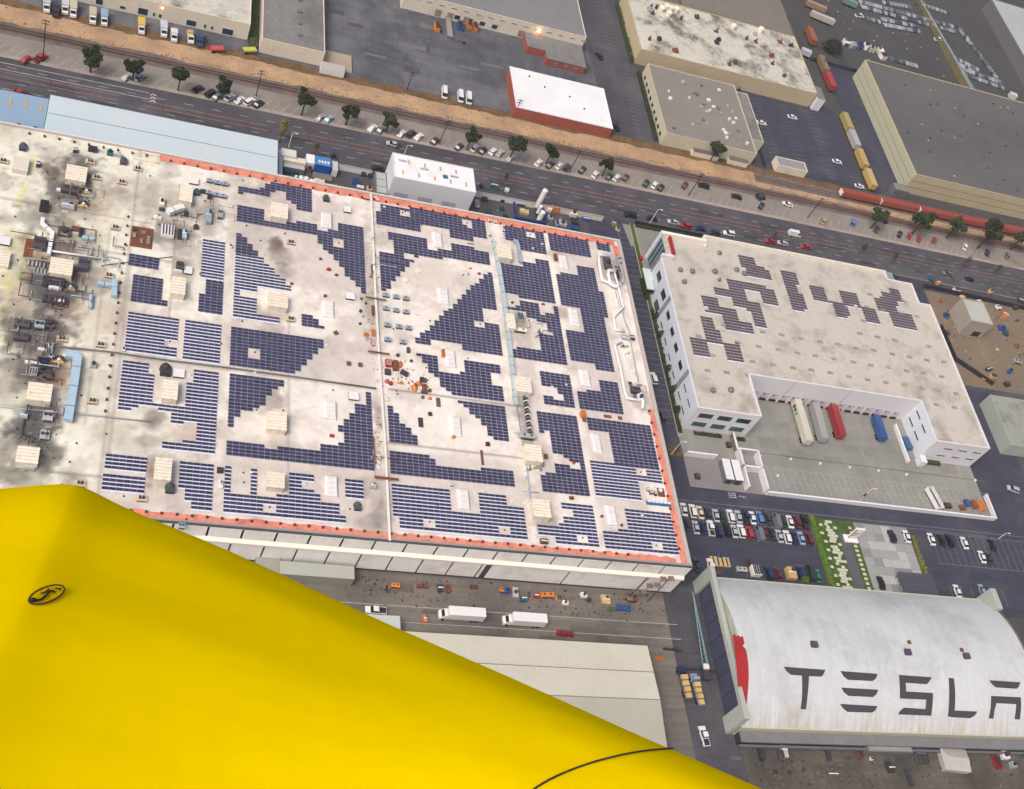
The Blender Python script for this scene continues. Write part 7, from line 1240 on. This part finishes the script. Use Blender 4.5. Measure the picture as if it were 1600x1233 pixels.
for i, (u, v, s) in enumerate([(437,222,1.15),(160,162,.75),(220,178,.75),(291,188,.75),(490,245,.8),(618,240,.6),(785,290,.75),(1340,400,.9),(1390,412,.8),(1500,420,.9),(1550,430,.8),(1205,375,.6)]):
    x, y, _ = P(u, v, 0); t = thing('thin_tree', f'thin olive street tree with sparse leaves, {nth(i)} in order along the southern kerb' if i else 'tall yellow-green street tree at the end of the pale blue shed', 'tree', 'thin street trees', (x, max(y, 303.6) if i not in (1,2,3) else 303.4, 0), i); t.scale = (s,s,s)
    leafcloud(700 if i == 0 else 420, 0, 0, 6.2, 1.7, 1.7, 3.6, .24, i, .05).build('crown', leaf2 if i == 0 else leaf4, t); MB().cyl(0,0,0,7.5,.13,6,r2=.05).tube([(0,0,3),(.7,.3,6)],.05,4).tube([(0,0,3.5),(-.7,-.3,6.4)],.05,4).build('trunk', bark, t)
for i, (u0, v0, n_) in enumerate([(980,60,10),(1008,150,9),(1030,205,6)]):
    for k in range(n_): x, y, _ = P(u0+k*(.9 if i else 2.3), v0+k*(9 if i else 4.6), 0); 
t = None
hedge(202.6,204.4,405,446,2.2,'tall green hedge along the left wall of the cream long building',leaf,700); hedge(204.6,206.6,356,399,1.6,'green hedge along the left wall of the pale-unit building',leaf,500); hedge(40.6,44,357,420,1.8,'dark green hedge strip between the two top left halls',leaf,500)
hedge(401,407,440,640,2,'rough bush belt on the far right slope',leaf4,900)
# ================================================================ LAWN, PAVING AND COURT
law = G('lawn', [(228,155.4),(243.5,155.4),(243.5,181.2),(228,181.2)], .03, grass)
m_ = MB(); r = random.Random(3)
for i in range(9000):
    x, y = r.uniform(228.3,243.2), r.uniform(155.6,181); h = r.uniform(.06,.16); m_.add([(x-.06,y,.03),(x+.06,y,.03),(x+r.uniform(-.05,.05),y+.04,h)], [(0,1,2)])
m_.build('lawn_blades', leaf3, kind='stuff', label='short green grass blades of the lawn strip by the car park', category='grass')
hedge(226.2,228.4,155.5,182,1.2,'bright green hedge between car park and paved lawn',leaf3,600); hedge(265.6,267.4,155,178,1.2,'yellow-green hedge between stone court and striped car park',leaf2,420)
pav = thing('stepping_stones', 'pale stepping stones laid irregularly in the lawn strip', 'paving', None, (0,0,.035)); stone = pm('stone_slab', (208,206,188), .85, .06, .5, .06, inst=True); ps_ = MB().box(-.64,.64,-.46,.46,0,.06).mesh('stone', stone)
for j in range(24):
    for i in range(2 if j % 3 else 3):
        if r.random() < .85: ob('stone', ps_, pav, (232.6+i*1.35+(j%2)*.5+(23-j)*-.02, 156.2+j*1.04, 0), r.uniform(-.03,.03))
for k in range(8): ob('stone', ps_, pav, (230.2+r.uniform(-.6,.4), 157+k*3.1, 0))
for k in range(14): ob('stone', ps_, pav, (241.8, 156.5+k*1.7, 0))
G('reflecting_strip', [(236.2,156),(240.2,156),(240.2,176.5),(236.2,176.5)], .05, pm('strip_grey', (96,98,106), .5, .08, .3, .05))
court = G('stone_court', [(243.6,155.4),(265.4,155.4),(265.4,181),(243.6,181)], .034, concrete); sl = [MB().box(-1.75,1.75,-1.5,1.5,0,.05).mesh('slab', pm('court_slab%d'%k, c, .85, .05, .4, .05, inst=True)) for k, c in enumerate([(160,162,162),(142,144,146),(182,184,182)])]
for i in range(6):
    for j in range(8):
        o_ = ob('slab', sl[r.choice([0,0,1,2])], court, (245.5+i*3.6, 157.1+j*3.15, .035))
# carport with long roof strips
t = thing('solar_carport', 'long dark grey carport roof of parallel strips behind the hangar', 'carport', None, (259.5,158.2,0))
cm = MB().box(-6.8,6.8,-.42,.42,0,.12).mesh('roof_strip', pm('carport_roof', (84,84,96), .5, .08, .5, .05, inst=True))
for i in range(8): ob('roof_strip', cm, t, (0, -3.6+i*.98, 3.0), 0)
pm_ = MB().cbox(0,0,0,.2,.2,3.0).mesh('post', metal)
for xx in (-6,0,6): ob('post', pm_, t, (xx,-3,0)); ob('post', pm_, t, (xx,3,0))
# sign pylon
x, y, _ = P(1331,836,0)
t = thing('sign_pylon', 'white slanting sign pylon with red lettering marks over the lawn', 'sign', None, (x-1.2, y-1.5, 0)); MB().box(-1.7,1.7,-.35,.35,0,6.4).build('panel', metalw, t); 
for k, (a, b) in enumerate([(3.9,5.8),(2.6,3.3)]): MB().box(-1.1,.9,-.42,-.36,a-.1,a+.1 if k else a+.25).build('red_mark', redm, t)
MB().box(-1.75,-1.25,-.37,-.355,1.0,6.2).build('red_edge', redm, t); MB().box(-2.6,2.6,-1.6,1.2,0,.5).build('plinth', metalw, t)
# ================================================================ POLES AND LAMPS
def pole(u, v, h, lab):
    x, y, _ = P(u, v, 0); t = thing('utility_pole', lab, 'utility pole', 'utility poles beside the railway', (x, y, 0)); pm2 = pm('pole_wood', (62,54,56), .9, .1, 1, .1)
    MB().cyl(0,0,0,h,.2,7,r2=.13).build('pole', pm2, t)
    for k in range(2): MB().box(-1.2,1.2,-.08,.08,h-.7-k*1.1,h-.52-k*1.1).build('crossarm', pm2, t)
    im = MB().cyl(0,0,0,.25,.07,6).mesh('insulator', metal)
    for xx in (-1,-.4,.4,1): ob('insulator', im, t, (xx,0,h-.52))
for i, (u, v, h) in enumerate([(67,97,17),(400,150,11.5),(686,225,11.5),(889,270,11.5),(1076,305,12),(1262,340,11.5),(636,140,8.5)]): pole(u, v, h, f'dark wooden utility pole, {nth(i)} from the left along the railway' if i < 6 else 'shorter grey utility pole standing alone in the open asphalt yard')
for (u, v, h, lab) in [(803,180,8,'utility pole with stacked crossarms in front of the white-roofed brick building'),(955,208,7,'utility pole at the right corner of the brick building'),(1282,106,6,'dark pole beside the upright siding')]: pole(u, v, h, lab)
def lamp_(u, v, h, lab, arm=1.4, ang=0, tip=None):
    x, y, _ = P(u, v, 0); t = thing('street_lamp', lab, 'street lamp', None, (x, y, 0), ang); MB().cyl(0,0,0,h,.16,8,r2=.09).build('pole', metalw, t); MB().tube([(0,0,h-.1),(arm*.5,0,h+.15),(arm,0,h+.1)], .06, 6).build('arm', metalw, t); MB().cbox(arm,0,h-.02,.9,.35,.18).build('lamp_head', metalw, t)
lamp_(1013,352,8.6,'white street lamp at the kerb above the entrance corner'); lamp_(1047,712,8.2,'white lamp post with a red banner at the alley mouth'); lamp_(451,230,6.5,'white lamp post with two arms by the pale flat-roofed block'); lamp_(1345,780,6.8,'white lamp post with a red banner against the long yard wall'); lamp_(632,240,4,'small white lamp by the tall white hall'); lamp_(1560,842,4,'white lamp by the hatched bay of the striped car park')
for i, (u, v) in enumerate([(1187,713),(1235,718),(1281,725),(1327,731),(1372,736),(1416,742),(1215,744),(1523,751)]): x, y, _ = P(u, v, 0); t = thing('bollard', f'white bollard light on the loading yard, {nth(i)} of the scattered line', 'bollard', 'white markers on the loading yard', (x, y, 0)); MB().cyl(0,0,0,.5,.42,8).build('base', metalw, t); MB().dome(0,0,.5,.35,.3,8,2).build('cap', metalw, t)
for (u, v) in [(1057,703),(1350,775)]: x, y, _ = P(u, v, 3); MB().box(-.5,.5,-.05,.05,-.8,.8).build('banner', redm, None, loc=(x,y,3.6), label='red banner hanging on a white lamp post '+('at the alley mouth' if u < 1200 else 'against the long yard wall'), category='banner')
# lattice crane between hangar and road
t = thing('mobile_crane', 'pale blue lattice crane boom lying over the road beside the hangar', 'crane', None, P(1098,1050,0)); cx, cy = P(1098,1050,0)[:2]
e1 = P(1082,925,3); top = (e1[0]-cx, e1[1]-cy, 3.2); cb = pm('crane_blue', (120,160,170), .5, .1, 1, .05); MB().tube([(-.9,1,2.2),top],.16,5).tube([(.9,1,2.2),top],.16,5).tube([(0,1,2.9),top],.12,5).build('boom', cb, t)
m_ = MB()
for k in range(16):
    f = k/16; g_2 = (k+1)/16; a = Vector((-.9,1,2.2)).lerp(Vector(top), f); b = Vector((.9,1,2.2)).lerp(Vector(top), g_2); m_.tube([a,b],.06,4); a = Vector((.9,1,2.2)).lerp(Vector(top), f); b = Vector((0,1,2.9)).lerp(Vector(top), g_2); m_.tube([a,b],.05,4)
m_.build('lattice', cb, t); MB().cbox(0,-1,.6,2.2,4,1.4).build('carrier', metald, t); MB().cbox(0,.6,2.0,1.5,1.5,.7).build('cab', metalw, t); MB().cbox(4.5,0,.8,6.5,.5,.5).cbox(-4.5,.3,.8,6.0,.5,.5).build('outrigger', metald, t)
# external stair at the factory corner
stm = pm('stair_brown', (128,114,104), .9, .15, .8, .1, inst=True)
t = thing('roof_stair', 'brown-grey stepped stair tower on the factory wall near its right corner', 'stair', None, (X1-11, YB-1.5, 0)); 
stp = MB().box(-.9,.9,-.7,.7,0,.25).mesh('landing', stm); 
for k in range(7): ob('landing', stp, t, (-3.2+k*1.1, -2.4+(k%2)*.9, 2.0+k*2.2)); MB().tube([(-3.2+k*1.1,-2.4+(k%2)*.9,2.1+k*2.2),(-2.1+k*1.1,-2.4+((k+1)%2)*.9,4.2+k*2.2)],.16,5).build('flight', stm, t) if k < 6 else None
MB().cbox(-3.4,-2,0,.2,.2,14).cbox(3.4,-2,0,.2,.2,15).build('post', metald, t)
# debris along the factory foot
rd = random.Random(31); DB = [(533,905,1.4,3.0,metalw,'white drum cart by the flat lean-to'),(618,915,2.4,1.2,orangem,'orange forklift-like machine in the back alley'),(688,919,1.6,2.0,metald,'black crate in the back alley'),(700,920,.9,2.4,rust,'rust-pink pallet column in the back alley'),(660,916,3.0,.9,rust,'brown beam pile in the back alley'),(784,922,1.4,1.2,orangem,'orange box near the wall foot'),(792,923,1.6,1.4,bluem,'blue box near the wall foot'),(805,926,1.6,3.0,lt,'white and red cabinet near the wall foot'),(818,936,1.6,1.4,tealm,'teal bin near the wall foot'),(855,930,4.2,1.4,orangem,'long orange platform in the alley'),(872,935,1.4,1.4,tanm,'tan box right of the orange platform'),(883,942,1.8,1.2,creambox,'yellow cream crate in the alley'),(912,930,1.8,1.4,metalw,'white and black bin in the alley'),(920,938,1.0,1.0,metald,'black tyre-like bin in the alley'),(946,937,2.6,2.8,tanm,'beige pallet stack in the alley'),(974,950,4.4,1.6,bluem,'blue crate row with white lids in the alley'),(955,952,2.2,.8,leaf3,'lime green strip in the alley'),(988,934,2.4,2.4,rust,'grey brown debris heap at the stair foot'),(664,967,1.0,2.0,orangem,'orange boom piece above the beige warehouse'),(883,990,4.6,1.2,redm,'red lorry frame behind the beige warehouse roof'),(1030,1029,2.4,1.0,orangem,'orange and white small machine right of the beige warehouse'),(1050,1015,5.5,.5,metald,'dark beam in the road below the factory corner'),(838,931,1.4,1.2,redm,'dark red bin in the alley'),(740,917,2.0,.8,rust,'brown scrap near the wall, centre')]
for (u, v, a, b, mt, lab) in DB: machine(u, v, a, b, rd.uniform(.8,1.6), lab, mt, rd.randrange(4), rd.uniform(-.1,.1), z=0, name='yard_machine')
# far yard full of small parked machines (top right)
m_ = MB(); section(m_, [(-1.7,.3),(-1.8,.7),(-1,.85),(-.6,1.25),(.4,1.25),(.9,.85),(1.7,.7),(1.7,.3)], 1.5, 0, 1.2); fc = [m_.mesh('parked_cart', paint(c)) for c in ((180,182,188),(112,116,126),(78,82,92),(150,158,166))]
FR = iter(['long top row','short top row','pale row below the long one','right edge row','second right edge row','lowest right row','upper middle row','upper right row','row by the dark roof'])
def far(u0, v0, u1, v1, n, k=2):
    rn_ = next(FR)
    a, b = P(u0,v0), P(u1,v1)
    for i in range(n):
        for j in range(k): ob('parked_cart', rd.choice(fc), None, (a[0]+(b[0]-a[0])*i/(n-1), a[1]+(b[1]-a[1])*i/(n-1)+j*4.6, .02), rd.uniform(-.03,.03), label=f'small car {nth(i)} from left in the {rn_}'+(', rear line' if j else ', front line' if k > 1 else ' of the far yard'), category='car', group='small cars crowded in the far right yard')
far(1347,12,1490,50,34); far(1355,30,1372,35,5,1); far(1382,40,1434,50,14,2); far(1500,50,1560,130,18,2); far(1495,100,1530,118,9,2); far(1508,118,1565,138,12,2); far(1380,5,1420,12,8,1); far(1430,5,1475,20,8,1); far(1392,93,1430,104,9,1)
for i, (u, v, L, c, lab) in enumerate([(1275,10,11,(170,140,110),'long white lorry row at the top of the trailer yard, upper'),(1285,28,13,(196,190,184),'long white trailer in the trailer yard'),(1328,4,8,(120,150,150),'teal-grey lorry at the top edge of the trailer yard'),(1259,82,5,(200,206,214),'white box at the corner of the blotchy roof'),(1582,150,4,(226,220,220),'white box at the far right of the trailer yard')]): truck(u, v, 1.35, L, 2.6, 3.4, c, c, lab, cab=False)
for (u, v, c, lab) in [(1343,25,'white','white car near the teal-grey lorry'),(1466,62,'white','white car alone in the trailer yard')]: x, y = pz(u, v); car(x, y, -1.3, 'pickup', c, lab, 'white cars in the trailer yard')
for i, (u, v, mt) in enumerate([(1323,66,metalw),(1333,70,lt),(1343,72,bluem),(1353,72,metalw),(1363,76,lt),(1376,80,creambox),(1380,88,metalw)]): machine(u, v, 3.4, 3.2, 2.6, f'pale bulky load under the big dark tree, {nth(i)} from the left', mt, i % 4, .3*i, z=0, name='covered_load', cat='load')
dull_brown = pm('dull_brown', (116,98,84), .9, .2, 1, .1)
# fine loose debris on the ground, too small to count
def strew(nm, lab, cols_, n_, x0, x1, y0, y1, smax=.5, spots=None):
    for ci, mt_ in enumerate(cols_):
        m_ = MB()
        for i in range(n_//len(cols_)):
            if spots: sx, sy, sr = rd.choice(spots); x, y = rd.gauss(sx, sr), rd.gauss(sy, sr*.5)
            else: x, y = rd.uniform(x0, x1), rd.uniform(y0, y1)
            if not (x0 < x < x1 and y0 < y < y1): continue
            s_ = rd.uniform(.1, smax); m_.cbox(x, y, .03, s_*rd.uniform(1,2.6), s_, s_*rd.uniform(.3,1), 0, rd.uniform(0,3))
        m_.build(nm, mt_, kind='stuff', label=lab, category='debris')
strew('alley_debris','small rubbish and pallets bits strewn along the factory wall foot',[dull_brown,metald,conc2],420,60,166,139.5,148.2,.38,[(80,144,6),(95,145,8),(115,144,8),(132,143,8),(146,143,8),(158,143,5)])
strew('south_yard_debris','small dark scrap strewn over the yard south of the hangar',[metald,conc2,dull_brown],420,184,300,70,102,.42,[(190,96,6),(205,98,8),(225,98,8),(245,97,8),(262,96,8),(215,86,14)])
strew('earth_plot_debris','small building scrap strewn over the earth plot',[metald,tanm,dull_brown],300,320,398,252,297,.45)
strew('equipment_yard_debris','small fittings between the machines behind the coral edge',[metald,lt,dull_brown],300,52,178,280,300,.45,[(60,290,4),(78,289,5),(84,286,4),(128,292,6),(146,292,6),(160,293,6)])
strew('container_yard_debris','scattered crates and scrap in the far trailer yard',[metald,lt,dull_brown],200,302,398,452,560,.6)
# ================================================================ THE AIRCRAFT SKIN in the foreground
SIL = [(-900,900),(-400,792),(-120,770),(0,765),(60,760),(105,759),(135,766),(200,798),(330,852),(450,906),(600,975),(700,1018),(800,1061),(900,1105),(1000,1149),(1100,1191),(1205,1236),(1400,1322),(1700,1452)]
air = thing('aircraft', 'glossy yellow aircraft body filling the lower left of the view', 'aircraft', None, (0,0,0))
ym = pm('yellow_enamel', (255,229,0), .36, .03, 1.2, .02, coat=.0, spec=0, streak=[(.5,3.5,.04),(1.2,9,.03)])  # streak bands paint uneven highlights into the base colour
svy = [q for q in ym.node_tree.nodes if q.type == 'VECT_MATH'][0]; svy.inputs[0].default_value = (.97,.68,.0)
def smooth(pts, k=4):
    for _ in range(1):
        o = []
        for i in range(len(pts)-1):
            p0 = np.array(pts[max(i-1,0)], float); p1 = np.array(pts[i], float); p2 = np.array(pts[i+1], float); p3 = np.array(pts[min(i+2,len(pts)-1)], float)
            for j in range(k): t = j/k; o.append(.5*((2*p1)+(-p0+p2)*t+(2*p0-5*p1+4*p2-p3)*t*t+(-p0+3*p1-3*p2+p3)*t**3))
        o.append(np.array(pts[-1], float)); pts = o
    return pts
sp = smooth(SIL, 6); A_ = []; NA = 56; m_ = MB()
for i, p in enumerate(sp):
    q0, q1 = sp[max(i-3,0)], sp[min(i+3,len(sp)-1)]; tv = (q1-q0)/np.linalg.norm(q1-q0); tv = np.array([.915,.403]); tv /= np.linalg.norm(tv)
    nv = np.array([tv[1], -tv[0]]); d = ray(*p); d = d/np.linalg.norm(d); o = np.array([0,0,H])
    f = (p[0]+900)/2600; dist = 1.9+1.1*f; rad = .95-.25*f
    s3 = o+d*dist; n3_ = R.T@np.array([nv[0], nv[1], 0]); n3_ = n3_-d*np.dot(n3_, d); n3_ /= np.linalg.norm(n3_); c3 = s3-n3_*rad
    for j in range(NA):
        a = -math.pi*.9+1.8*math.pi*j/(NA-1)+.35; rr_ = rad*(1+.006*math.exp(-((a-.16)/.04)**2)+.012*math.exp(-((a-.34)/.07)**2)-.012*math.exp(-((a-.48)/.08)**2)+.007*math.sin(a*9+i*.04)+.0035*math.sin(a*23+i*.11+1.3))
        m_.v.append(tuple(c3+rr_*(math.cos(a)*n3_-math.sin(a)*d)))
for i in range(len(sp)-1):
    for j in range(NA-1): a = i*NA+j; m_.f.append((a, a+NA, a+NA+1, a+1)); m_.m.append(0)
body = m_.build('fuselage_skin', ym, air, smooth=True)
sub = body.modifiers.new('sub', 'SUBSURF'); sub.levels = 1; sub.render_levels = 1
bvh = BVHTree.FromPolygons([Vector(v) for v in m_.v], m_.f)
def onskin(u, v, off=.003):
    d = Vector(ray(u, v)).normalized(); hit = bvh.ray_cast(Vector((0,0,H)), d); 
    if hit[0] is None: return None
    n_ = hit[1] if hit[1].dot(d) < 0 else -hit[1]; return hit[0]+n_*off, n_
pts = [onskin(u, v, .0022) for u, v in smooth([(800,1262),(838,1231),(880,1209),(930,1191),(985,1178),(1035,1171.5),(1062,1171),(1078,1176)], 6)]
MB().tube([p[0] for p in pts if p], .0019, 6).build('panel_seam', darkm, air)
# unseen wing-shaped slab added left of and behind the lens to shade the skin
wv = []
for (x_, c0_, c1_) in ((-1.9,-2.2,-.25),(-6.5,-2.0,-.4)):
    for (f_, z_) in ((0,.86),(.25,1.02),(.6,1.0),(1,.88),(.6,.82),(.25,.80)): wv.append((x_, c1_+(c0_-c1_)*f_, H+z_))
MB().add(wv, [(i,(i+1)%6,6+(i+1)%6,6+i)[::-1] for i in range(6)]+[tuple(range(6)), tuple(range(6,12))[::-1]]).build('shade_slab', ym, air)
# oval latch
c_ = onskin(72, 930, 0)
if c_:
    cen, nn_ = c_; p2 = onskin(100, 919, 0)[0]; ax = (p2-cen); ax = (ax-nn_*ax.dot(nn_)).normalized(); bx = nn_.cross(ax); ra = (p2-cen).length*.86
    side = onskin(75, 939, 0)[0]; rb_ = max(.010, abs((side-cen).dot(bx)))*1.15
    ring = [cen+nn_*.002+ax*ra*math.cos(t)+bx*rb_*math.sin(t) for t in [2*math.pi*i/28 for i in range(29)]]
    lt_ = thing('fuel_cap', 'oval', 'cap') if 0 else None
    MB().tube(ring, .0011, 5).build('latch_ring', darkm, air)
    m_ = MB(); m_.add([cen+nn_*.0015+ax*ra*.95*math.cos(2*math.pi*i/24)+bx*rb_*.95*math.sin(2*math.pi*i/24) for i in range(24)], [tuple(range(24)), tuple(range(24))[::-1]]); m_.build('latch_plate', ym, air)
    m_ = MB(); L2 = lambda a, b: cen+nn_*.004+ax*ra*a+bx*rb_*b
    m_.tube([L2(-.85,-.1),L2(-.5,-.35),L2(-.1,-.1),L2(.1,.2),L2(.3,.1),L2(.35,-.3)], .0016, 5); m_.tube([L2(-.3,.4),L2(0,.3),L2(.2,.5)], .001, 5); m_.tube([L2(-.92,.1),L2(-.75,-.15)], .0035, 5); m_.tube([L2(.5,.2),L2(.75,-.1),L2(.6,-.3)], .0008, 5); m_.build('latch_handle', darkm, air)
bpy.context.view_layer.update()
print('panels', NPAN, 'objects', len(bpy.data.objects))
